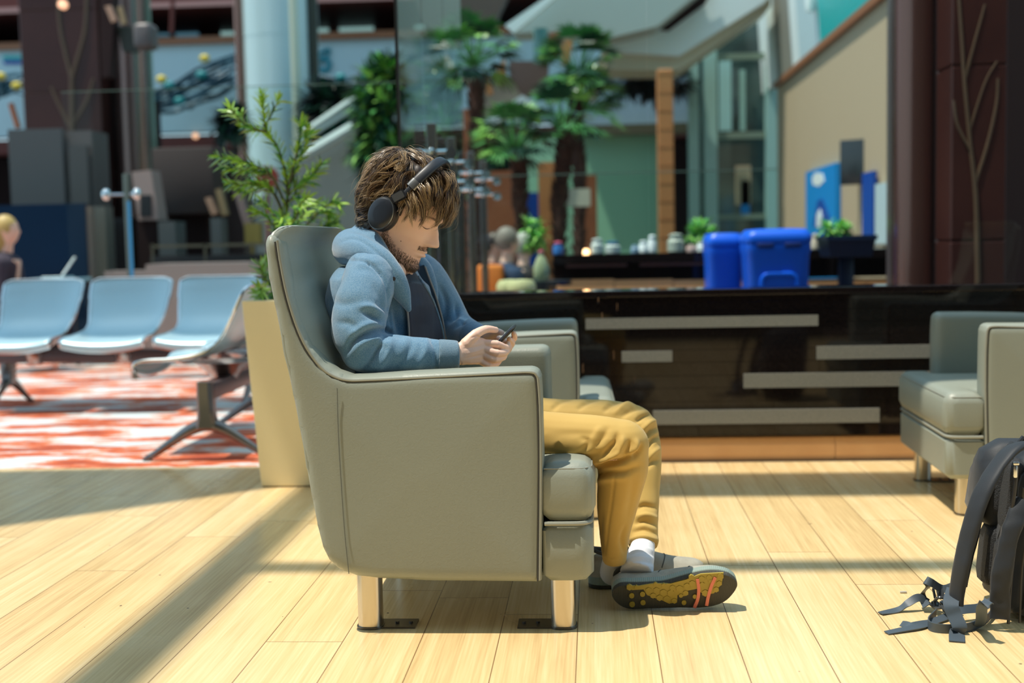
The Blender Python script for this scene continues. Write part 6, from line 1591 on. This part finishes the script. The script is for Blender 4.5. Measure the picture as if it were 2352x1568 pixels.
# ---- hair
C0 = Vector((-.004, 0, .022))
def Rad(d):
    h = head_bvh.ray_cast(C0 + d * .35, -d)
    return (h[0] - C0).length if h[0] is not None else .1
_rc = {}
def RadC(d):
    k = (round(d.x * 24), round(d.y * 24), round(d.z * 24))
    if k not in _rc: _rc[k] = Rad(Vector(k).normalized()) if Vector(k).length > 0 else .1
    return _rc[k]
def hairmask(p, grow=0.0):
    x, y, z = p; y = abs(y)
    if x > .050: return z > .060 - grow
    if x > .020: return z > .060 - (0.050 - x) / .03 * .058 - grow
    if x > -.012: return z > .004 - grow * .5
    if x > -.035: return z > .004 + (x + .012) / .023 * .075 - grow
    return z > -.088 - grow
rng = random.Random(3)
bmS = bmesh.new(); nT, nP = 72, 44; G = []
for i in range(nP + 1):
    ph = pi * i / nP; row = []
    for k in range(nT):
        th = 2 * pi * k / nT; d = Vector((sin(ph) * cos(th), sin(ph) * sin(th), cos(ph)))
        nz_ = noise.noise(d * 3.5) * .005 + noise.noise(Vector((d.x * 14, d.y * 14, d.z * 4))) * .003
        front = max(0, d.x) * max(0, d.z) 
        row.append(C0 + d * (Rad(d) + .009 + nz_ + .006 * front + .003 * max(0, d.z)))
    G.append(row)
V = [[bmS.verts.new(p) for p in r] for r in G]
for i in range(nP):
    for k in range(nT):
        j = (k + 1) % nT
        c = (G[i][k] + G[i + 1][j]) / 2
        if hairmask(c, .012 if c.x < .035 else -.006):
            try: bmS.faces.new((V[i][k], V[i][j], V[i + 1][j], V[i + 1][k]))
            except ValueError: pass
bmesh.ops.delete(bmS, geom=[v for v in bmS.verts if not v.link_faces], context='VERTS')
for v in bmS.verts: v.co = HM @ v.co
hair = obj('hair', bmS, M_HAIR[0], body_o)
sm = hair.modifiers.new('t', 'SOLIDIFY'); sm.thickness = .006; sm.offset = -1
bmS = bmesh.new(); CR = Vector((-.055, .012, .13))
CUPC = Vector((-.004, 0, -.004))
def guide(p0, L, lift, curl, seedv, n=11):
    pts = []; p = p0.copy(); st = L / n
    for i in range(n + 1):
        d = (p - C0); dn = d.normalized(); t = i / n
        bandx = (p.z * .30 - .002); nb = exp(-((p.x - bandx) / .022) ** 2) * (1 if p.z > .02 else 0)
        r = RadC(dn) + .004 + lift * (sin(pi * min(1, t * .72 + .14)) ** .7) * (1 - .62 * nb)
        q = C0 + dn * r
        if abs(q.y) > .05 and ((q.x - CUPC.x) ** 2 + (q.z - CUPC.z) ** 2) ** .5 < .040: break
        pts.append(q)
        away = (q - CR); away = (away - dn * away.dot(dn)).normalized()
        dwn = Vector((-.35, 0, -1)); dwn = (dwn - dn * dwn.dot(dn)); fwd = Vector((.9, -.30, -.30)); fwd = fwd - dn * fwd.dot(dn)
        bck = Vector((-1, 0, -.35)); bck = bck - dn * bck.dot(dn)
        w1 = max(0, dn.z); fr = max(0, min(1, (q.x + .005) / .05))
        sd = (1 - w1) * (1 if q.x < .02 else 0)
        nz_ = Vector((noise.noise(q * 17 + Vector((seedv, 0, 0))), noise.noise(q * 17 + Vector((0, seedv, 7))), noise.noise(q * 17 + Vector((5, 0, seedv)))))
        g = away * (.8 * w1 + .15) + dwn * (.8 * (1 - w1) + .1) + fwd * fr * 1.3 + bck * sd * .9 + nz_ * (1.1 + curl * t * 1.4)
        g = (g - dn * g.dot(dn)).normalized()
        if t > .65: g = (g + dn * (.55 * curl * noise.noise(q * 30 + Vector((seedv, 3, 0))) + .12)).normalized()
        if q.x > .070 and q.z < .066: g = (g * .5 + Vector((.45, -.10, -.50))).normalized()
        p = q + g * st
    return pts
def strand(pts, off0, off1, wdt, mi):
    n = len(pts) - 1; prev = None
    for i, q in enumerate(pts):
        t = i / n
        T = (pts[min(i + 1, n)] - pts[max(i - 1, 0)]).normalized(); dn = (q - C0).normalized(); s = T.cross(dn)
        s = s.normalized() if s.length > 1e-5 else T.orthogonal()
        q = q + off0 * (1 - t) + off1 * t
        w = wdt * (1 - t ** 2.5 * .9) * .5
        a = bmS.verts.new(HM @ (q - s * w)); b = bmS.verts.new(HM @ (q + dn * w * .7)); c = bmS.verts.new(HM @ (q + s * w))
        if prev:
            for u, v_ in ((0, 1), (1, 2)):
                f = bmS.faces.new((prev[u], prev[v_], (a, b, c)[v_], (a, b, c)[u])); f.material_index = mi
        prev = (a, b, c)
cnt = 0
while cnt < 620:
    d = Vector((rng.gauss(0, 1), rng.gauss(0, 1), rng.gauss(0, 1))).normalized(); p = C0 + d * RadC(d)
    if not hairmask(p, .0): continue
    if p.y > .02 and rng.random() < .55: continue
    cnt += 1
    nape = p.x < -.03 and p.z < -.02
    L = rng.uniform(.055, .095) if p.z > .03 else rng.uniform(.03, .055)
    if p.x > .03: L = rng.uniform(.050, .085)
    if nape: L = rng.uniform(.025, .05)
    if p.x > -.02 and p.z < .05 and abs(p.y) > .05: L = rng.uniform(.02, .035)
    lift = rng.uniform(.006, .018) + .005 * max(0, d.z) + (.006 if p.x > .02 and p.z > .05 else 0)
    g0 = guide(p, L, lift, rng.uniform(.3, 1.5), rng.choice((0, 3, 9, 17)))
    if len(g0) < 4: continue
    sh_ = rng.gauss(.42, .30) + .25 * noise.noise(p * 30)
    rad_ = rng.uniform(.004, .0085); tipk = rng.uniform(.15, .6)
    for _ in range(17):
        o_ = Vector((rng.gauss(0, 1), rng.gauss(0, 1), rng.gauss(0, .7))) * rad_ * .6; o2 = o_ * tipk + Vector((rng.gauss(0, 1), rng.gauss(0, 1), rng.gauss(0, 1))) * .0014
        k = rng.gauss(sh_ + .18, .24); mi = 2 if k > .74 else (1 if k > .30 else 0)
        cut = rng.randrange(0, 3); strand(g0[:len(g0) - cut] if len(g0) - cut > 3 else g0, o_, o2, rng.uniform(.0007, .0015), mi)
# loose flyaway hairs
for _ in range(70):
    d = Vector((rng.gauss(0, 1), rng.gauss(0, 1), abs(rng.gauss(0, 1)))).normalized(); p = C0 + d * RadC(d)
    if hairmask(p): 
        g0 = guide(p, rng.uniform(.07, .11), rng.uniform(.024, .036), 2.2, 21)
        if len(g0) > 4: strand(g0, Vector(), Vector((rng.gauss(0, .004), rng.gauss(0, .004), rng.gauss(0, .004))), .0005, 2)
obj('hair_strands', bmS, M_HAIR, hair, True)
# ---- beard, moustache and the visible eyebrow and lashes
bmS = bmesh.new(); cnt = 0; tries = 0
bm2 = bmesh.new(); bm2.from_mesh(body_o.data)
HMi = HM.inverted()
def bristle(p, nrm, L, w, dirv, mi):
    d = (dirv - nrm * dirv.dot(nrm) * .7 + nrm * .35).normalized(); s = d.cross(nrm); s = s.normalized() * w
    q = p + d * L * .55 + nrm * L * .10; r = p + d * L
    a, b, c, e, f = (bmS.verts.new(x) for x in (p - s, p + s, q + s * .7, q - s * .7, r))
    g = bmS.faces.new((a, b, c, e)); g.material_index = mi; g = bmS.faces.new((e, c, f)); g.material_index = mi
while cnt < 7000 and tries < 90000:
    tries += 1
    th = rng.uniform(-pi * .62, pi * .62); z = rng.uniform(-.125, -.01); p = head_point(th, z)
    bd = beardness(p)
    if bd < .5: continue
    line = float(np.interp(p.x, [.0, .03, .05, .075, .10], [-.012, -.050, -.064, -.069, -.079])); e = min(1, (line - p.z) / .02) if p.z < line else 1
    if rng.random() > .25 + .75 * e: continue
    q = head_point(th + .02, z); r = head_point(th, z + .002); nrm = (q - p).cross(r - p).normalized()
    if nrm.dot(p - Vector((0.02, 0, z))) < 0: nrm = -nrm
    cnt += 1
    dv = Vector((.25, 0, -1)) if z > -.11 else Vector((.8, 0, -.5))
    if z > -.052: dv = Vector((0, 1 if p.y > 0 else -1, -.7))
    bristle(HM @ p, HM.to_3x3() @ nrm.normalized() , rng.uniform(.003, .008) * (1.3 if z < -.09 else 1), .00028, (HM.to_3x3() @ dv), rng.choice((0, 0, 1, 1)))
obj('beard', bmS, [mat('beard_dark', (0.035, 0.018, 0.010), .5), mat('beard_brown', (0.10, 0.05, 0.025), .5)], body_o)
def face_pt(y, z, off=.001):
    h = head_bvh.ray_cast(Vector((.3, y, z)), Vector((-1, 0, 0))); return HM @ (h[0] + Vector((off, 0, 0)))
for s in (-1, 1):
    bm = bmesh.new(); tube(bm, [face_pt(s * y, z) for y, z in ((.019, .006), (.026, .0035), (.033, .003), (.040, .0055))], [.0004, .0010, .0012, .0006], 6, 20); obj('eyelashes', bm, M_HAIR[1], body_o)
    bmS = bmesh.new()
    for _ in range(150):
        u = rng.random(); y = .014 + .038 * u; z = .027 + .006 * sin(u * 2.6) + rng.uniform(-.0028, .0028) * (1 - .5 * u)
        p = face_pt(s * y, z, 0); bristle(p, hf, rng.uniform(.005, .009), .0003, (hl * s * 1.0 + hu * (.5 - .9 * u)), rng.choice((0, 1)))
    obj('eyebrow', bmS, [MATS['beard_dark'], MATS['beard_brown']], body_o)
for s in (-1, 1):
    bm = bmesh.new(); ball(bm, face_pt(s * .009, -.0385, -.001), .0034, (1, .8, .7), 6); obj('nostril', bm, mat('nostril_dark', (0.10, 0.03, 0.02), .7), body_o)
bm = bmesh.new(); ball(bm, HM @ head_point(-1.02, -.048) , .0014, n=6); obj('mole', bm, mat('mole_brown', (0.15, 0.06, 0.04), .6), body_o)

# ------------------------------------------------------------------ headphones
hd = thing('headphones', 'black over-ear headphones worn by the seated man', 'headphones', (0, 0, 0))
M_HB = mat('soft_black_rubber', (0.014, 0.016, 0.022), 0.42)
M_HS = mat('gunmetal', (0.30, 0.30, 0.29), 0.30, 0.9)
M_HC = mat('satin_black_cap', (0.016, 0.020, 0.028), 0.34, coat=.15)
bandtilt = radians(17)
def HP(x, y, z): return HM @ Vector((x, y, z))
for s in (-1, 1):
    cs = Vector((-.004, s * .088, -.004))
    # local disc frame: slight outward tilt
    ax_ = Vector((-.06 if s < 0 else -.06, s, .05)).normalized(); u_ = (Vector((0, 0, 1)) - ax_ * ax_.z).normalized(); v_ = ax_.cross(u_)
    FR = HM @ Matrix.Translation(cs) @ Matrix((v_, u_, ax_)).transposed().to_4x4() @ Matrix.Diagonal((.80, 1.0, 1, 1))
    bm = bmesh.new(); lathe(bm, [(.012, -.022), (.036, -.022), (.043, -.016), (.044, -.006), (.041, 0), (.02, 0)], 40, M=FR); obj('ear_cushion', bm, M_HB, hd)
    bm = bmesh.new(); lathe(bm, [(.01, -.002), (.041, -.002), (.0425, .006), (.0415, .012), (.01, .012)], 40, M=FR); c_ = obj('ear_cup', bm, M_HB, hd)
    bm = bmesh.new(); lathe(bm, [(.037, .011), (.0400, .011), (.0405, .0135), (.0392, .016), (.037, .016)], 48, M=FR); obj('metal_ring', bm, M_HS, c_)
    bm = bmesh.new(); lathe(bm, [(.001, .012), (.0375, .012), (.0378, .0165), (.034, .0185), (.02, .0195), (.001, .0198)], 48, M=FR); obj('cup_cap', bm, M_HC, c_)
# headband arc
def band(a, r=0.0):
    """a in degrees from near side (-) over the top; returns head-space point"""
    t = radians(a); Ry = .089 + r; Rz = .160 + r
    y = Ry * sin(t) * (1 + .06 * (1 - abs(sin(t)))); z = Rz * cos(t) * .98
    x = z * math.tan(bandtilt) * .95 - .004 + .012 * max(0, sin(abs(t)))
    return Vector((x, y, z))
def bandribbon(a0, a1, w, th, m, nm, par, n=40, r=0.0):
    bm = bmesh.new(); rings = []
    for i in range(n + 1):
        a = a0 + (a1 - a0) * i / n; p = band(a, r); q = band(a + .5, r); T = (q - p).normalized(); s = Vector((1, 0, -math.tan(bandtilt) * .3)); s = (s - T * s.dot(T)).normalized(); nn = T.cross(s)
        rings.append([HM @ (p + s * (w / 2 * cos(t)) * (abs(cos(t)) ** -.4 if abs(cos(t)) > .05 else 1) + nn * (th / 2 * sin(t))) for t in [2 * pi * k / 14 for k in range(14)]])
    loft(bm, rings); return obj(nm, bm, m, par)
hb_ = bandribbon(-52, 52, .026, .013, M_HB, 'headband', hd, r=.006)
for s in (-1, 1):
    bandribbon(s * 52, s * 60, .028, .014, M_HS, 'silver_collar', hd, 8, r=.006)
    bandribbon(s * 58, s * 72, .013, .006, M_HB, 'slider', hd, 8, r=.008)
    a = band(s * 67, .010); b = Vector((-.004 + .010, s * .099, .036))
    c = (a + b) / 2; d = (a - b); T = d.normalized(); nn = Vector((0, s, 0)); nn = (nn - T * nn.dot(T)).normalized(); sd_ = T.cross(nn)
    Rb = Matrix((sd_, T, nn)).transposed().to_4x4()
    b2 = bmesh.new(); box(b2, (0, 0, 0), (.023, d.length, .009)); bmesh.ops.bevel(b2, geom=b2.edges[:], offset=.003, segments=2, affect='EDGES')
    bm = bmesh.new(); join(bm, b2, HM @ Matrix.Translation(c) @ Rb); yk = obj('hinge_block', bm, M_HB, hd)
    b2 = bmesh.new(); box(b2, (0, 0, 0), (.018, d.length * .78, .003)); bmesh.ops.bevel(b2, geom=b2.edges[:], offset=.0012, segments=2, affect='EDGES')
    bm = bmesh.new(); join(bm, b2, HM @ Matrix.Translation(c + nn * .005) @ Rb); obj('metal_plate', bm, M_HS, yk)

# ------------------------------------------------------------------ phone held across both hands
a = at(1142, 790, 3.25); b = at(1182, 749, 3.25); d = (b - a); Lp = d.length; ux = d.normalized(); uy = Vector((0, 1, 0)); uz = ux.cross(uy).normalized()
if uz.z < 0: uz = -uz
ph = thing('smartphone', 'black smartphone held sideways in both hands of the seated man', 'phone', (0, 0, 0))
O = round_poly([(-Lp / 2, -.070), (Lp / 2, -.070), (Lp / 2, .070), (-Lp / 2, .070)], .010, 6)
Mp = Matrix.Translation((a + b) / 2) @ Matrix((ux, uy, uz)).transposed().to_4x4()
bm = bmesh.new(); pillow(bm, O, .0095, .0042, 0, .012, Mp); obj('case', bm, M_HB, ph)
O = round_poly([(-Lp / 2 + .004, -.064), (Lp / 2 - .004, -.064), (Lp / 2 - .004, .064), (-Lp / 2 + .004, .064)], .006, 4)
bm = bmesh.new(); prism(bm, [Mp @ Vector((p[0], p[1], .0046)) for p in O], uz * .0006); obj('screen', bm, mat('phone_screen', (0.01, 0.012, 0.016), .08, emis=((0.5, 0.65, 0.8), .25)), ph, False)
bm = bmesh.new(); prism(bm, [Mp @ Vector((p[0], p[1], -.0046)) for p in O], -uz * .0006); obj('back_plate', bm, mat('gold_back', (0.40, 0.30, 0.17), .3, .5), ph, False)
# ------------------------------------------------------------------ people and small furniture in the background
def sitter(label, hx, hy, Y, d, coat, hairm, legs, lean=.12, long_hair=False):
    """seated figure; head centre at photo point (hx, hy) at depth Y, d = facing direction in plan (unit)"""
    h = at(hx, hy, Y); d = Vector((d[0], d[1], 0)).normalized(); s = Vector((-d.y, d.x, 0)); up = Vector((0, 0, 1))
    t = thing('person', label, 'person', (h.x, h.y, 0))
    inv = Matrix.Translation((-h.x, -h.y, 0))
    def L(f, l, u): return Vector((0, 0, h.z)) + d * f + s * l + up * u
    hip = -.66
    # skin
    bm = bmesh.new(); ball(bm, L(0, 0, 0), .095, (.95, .80, 1.22), 10); ball(bm, L(.085, 0, -.01), .018, n=6)
    for q in (-1, 1): ball(bm, L(-.01, q * .078, -.01), .022, (.6, .5, 1), 6)
    tube(bm, [L(-.01, 0, -.08), L(-.03, 0, -.20)], [.05, .055], 12, 4)
    tube(bm, [L(-.03, 0, -.22), L(-.06, 0, -.45), L(-.09, 0, hip)], [.12, .12, .13], 14, 10)
    for q in (-1, 1):
        ctube(bm, [L(-.03, q * .17, -.27), L(.02, q * .20, -.50), L(.24, q * .12, -.48)], [.045, .04, .03], 10)
        p = L(.26, q * .11, -.475); ball(bm, p, .035, (1.2, .7, .5), 8)
        for k in range(4): ctube(bm, [p + s * (k - 1.5) * .016 + d * .02, p + s * (k - 1.5) * .017 + d * .075 - up * .01], [.009, .007], 6, 2)
        ctube(bm, [p - s * q * .025, p - s * q * .045 + d * .035], [.009, .008], 6, 2)
        ctube(bm, [L(-.08, q * .09, hip), L(.34, q * .11, hip + .02), L(.36, q * .11, max(-h.z + .05, hip - .42))], [.07, .05, .035], 10)
    me = bake(bm, .011, 3, 'body'); b = link('body', me, M_SKIN, t); b.matrix_parent_inverse = Matrix()
    bm = bmesh.new(); tube(bm, [L(-.035, 0, -.17), L(-.04, 0, -.25), L(-.06, 0, -.45), L(-.09, 0, hip + .02)], [.075, .165, .15, .155], 18, 14, sx=.75, up=d)
    for q in (-1, 1): ctube(bm, [L(-.03, q * .165, -.27), L(.01, q * .205, -.50), L(.20, q * .13, -.485)], [.072, .060, .045], 12)
    me = bake(bm, .014, 3, 'jacket'); link('jacket', me, coat, t)
    bm = bmesh.new()
    for q in (-1, 1): ctube(bm, [L(-.08, q * .09, hip), L(.34, q * .11, hip + .02), L(.36, q * .11, max(-h.z + .10, hip - .36))], [.10, .075, .05], 12)
    me = bake(bm, .014, 3, 'trousers'); link('trousers', me, legs, t)
    bm = bmesh.new(); ball(bm, L(-.018, 0, .022), .098, (1.0, .88, 1.12), 12)
    if long_hair: tube(bm, [L(-.05, 0, .02), L(-.08, 0, -.10), L(-.10, 0, -.22)], [.08, .085, .05], 12, 8)
    bmesh.ops.delete(bm, geom=[v for v in bm.verts if (v.co - L(0, 0, 0)).dot(d) > .045 and v.co.z < h.z + .045], context='VERTS')
    obj('hair', bm, hairm, b)
    for c in t.children: c.location = (-0.0, 0, 0)
    return t
M_BL = mat('blond_hair', (0.50, 0.36, 0.12), .5); M_GH = mat('grey_hair', (0.22, 0.20, 0.17), .6)
M_DB = mat('dark_blue_cloth', (0.02, 0.045, 0.10), .9); M_BLK = mat('black_cloth', (0.02, 0.018, 0.02), .9)
sitter('person with blond hair in a dark jacket seated at the far left', 18, 530, 9.7, (1, .1), mat('dusky_jacket', (0.05, 0.04, 0.06), .9), M_BL, M_BLK, long_hair=True)
sitter('diner in a dark blue coat with pale hair, left of the group', 1168, 556, 10.3, (.8, .5), M_DB, M_GH, M_BLK)
sitter('diner in black seen from behind beside the pot plant', 1204, 566, 11.2, (.3, 1), M_BLK, mat('white_hair', (0.40, 0.42, 0.38), .6), M_DB)
sitter('diner in a dark red top behind the other diners', 1140, 562, 12.1, (1, -.2), mat('dark_red_cloth', (0.14, 0.03, 0.03), .9), M_HAIR[0], M_BLK)
# orange easy chair and pale stools, bottle
def cbox(bm, c, s, r=.03): rbox(bm, c, s, r, 3)
p = at(1122, 620, 9.9)
t = thing('orange_chair', 'orange upholstered chair seen between the steel posts', 'chair', (p.x, p.y, 0))
bm = bmesh.new(); cbox(bm, Vector((0, 0, .36)), (.22, .36, .12)); obj('seat', bm, mat('orange_fabric', (0.72, 0.22, 0.03), .8), t)
bm = bmesh.new(); cbox(bm, Vector((0, .20, .60)), (.22, .10, .36)); obj('backrest', bm, MATS['orange_fabric'], t)
for a in (-1, 1):
    for b_ in (-1, 1):
        bm = bmesh.new(); cyl(bm, (a * .09, b_ * .15, 0), (a * .09, b_ * .15, .32), .02, 8); obj('leg', bm, M_BLACK, t)
for i, (x, lb) in enumerate(((1172, 'pale yellow round stool below the dark blue coated diner'), (1198, 'pale yellow round stool just left of the black counter'))):
    p = at(x, 654, 8.0 - i * .25); t = thing('round_stool', lb, 'stool', (p.x, p.y, 0), 0, 'pale yellow stools')
    zt = p.z + .03
    bm = bmesh.new(); lathe(bm, [(.02, zt - .10), (.075, zt - .10), (.09, zt - .06), (.09, zt - .03), (.07, zt), (.01, zt + .005)], 20); obj('seat', bm, mat('pale_yellow_seat', (0.66, 0.64, 0.32), .6), t)
    for k in range(3):
        a = k * 2.1; bm = bmesh.new(); cyl(bm, (.06 * cos(a), .06 * sin(a), zt - .09), (.15 * cos(a), .15 * sin(a), 0), .013, 8); obj('leg', bm, M_BLACK, t)
p = at(1244, 640, 8.25); t = thing('tall_bottle', 'tall pale green bottle with a pink cap on a small table', 'bottle', (p.x, p.y, .70))
bm = bmesh.new(); zb_ = at(1246, 575, 8.25).z - .70; lathe(bm, [(.045, 0), (.055, .02), (.055, zb_ * .45), (.03, zb_ * .75), (.015, zb_ * .85), (.015, zb_ * .96)], 18); obj('glass_body', bm, mat('pale_green_glass', (0.36, 0.42, 0.24), .15), t)
bm = bmesh.new(); lathe(bm, [(.019, zb_ * .93), (.019, zb_), (.004, zb_ + .004)], 12); obj('cap', bm, MATS['hot_pink'], t)
t = thing('side_table', 'small dark side table under the pale green bottle', 'table', (p.x, p.y, 0))
bm = bmesh.new(); lathe(bm, [(.20, .67), (.20, .70), (.01, .70)], 24); obj('table_top', bm, M_BLACK, t)
bm = bmesh.new(); cyl(bm, (0, 0, .02), (0, 0, .67), .022, 12); lathe(bm, [(.14, 0), (.14, .015), (.02, .03)], 20); obj('pedestal', bm, M_BLACK, t)
# laptop on a low table before the navy partition
p = at(132, 612, 10.25)
t = thing('white_laptop', 'open white laptop before the navy partition', 'laptop', (p.x, p.y, p.z - .10), radians(25))
bm = bmesh.new(); box(bm, (0, 0, .008), (.26, .20, .014)); obj('keyboard_base', bm, M_WHITE, t, False)
bm = bmesh.new(); box(bm, (.09, .0, .10), (.012, .26, .19), Matrix.Rotation(radians(35), 4, 'Y')); obj('lid', bm, M_WHITE, t, False)
t = thing('low_table', 'low table with a pale rail under the white laptop', 'table', (p.x, p.y, 0))
bm = bmesh.new(); rbox(bm, (0, 0, p.z - .115), (.46, .34, .03), .008, 2); obj('table_top', bm, mat('pale_blue_top', (0.30, 0.52, 0.62), .4), t)
for a in (-1, 1):
    for b_ in (-1, 1): bm = bmesh.new(); cyl(bm, (a * .2, b_ * .14, 0), (a * .2, b_ * .14, p.z - .12), .012, 8); obj('leg', bm, M_BLACK, t)
# ------------------------------------------------------------------ roof members above the lounge that cast the floor shade
RZ = 9.0
M_ROOF = mat('white_roof_steel', (0.62, 0.62, 0.60), 0.5)
def roof(pts, t=0.12, name='ceiling'):
    """slab in the roof whose shade falls on the floor polygon pts"""
    k = RZ / -SUN_DIR.z
    off = Vector((SUN_DIR.x * k, SUN_DIR.y * k, 0))
    bm = bmesh.new(); prism(bm, [Vector((p[0], p[1], 0)) - off + Vector((0, 0, RZ)) for p in pts], (0, 0, t))
    return struct(name, bm, M_ROOF)
roof([(-1.20, -1.5), (-1.05, -1.5), (-1.05, 5.2), (-1.20, 5.2)])
roof([(-1.20, 3.53), (3.6, 3.53), (3.6, 3.64), (-1.20, 3.64)])
roof([(-12, -6), (12, -6), (12, -1.0), (-12, -1.0)], .2)  # unseen slab put in to shade the floor behind the camera
roof([(-4.4, 7.3), (-1.5, 7.3), (-1.5, 7.8), (-4.4, 7.8)])  # slab added out of view only to keep sun off the seat row
roof([(-0.6, 4.58), (3.6, 4.55), (3.6, 5.02), (-0.6, 5.02)])
roof([(-7.0, 3.2), (-2.6, 3.75), (-1.15, 4.95), (-1.15, 5.26), (-2.2, 5.24), (-7, 4.9)])
# ------------------------------------------------------------------ the hall on the camera's side
bm = bmesh.new(); box2(bm, (-9, -4.2, -0.1), (9, -4.0, 9.5)); struct('wall_front', bm, mat('dark_brown_wall', (0.055, 0.04, 0.036), .5))
bm = bmesh.new(); box2(bm, (-9, -4.2, -0.12), (9, -1.2, 0.0)); struct('floor', bm, mat('dark_carpet', (0.03, 0.022, 0.02), .9))
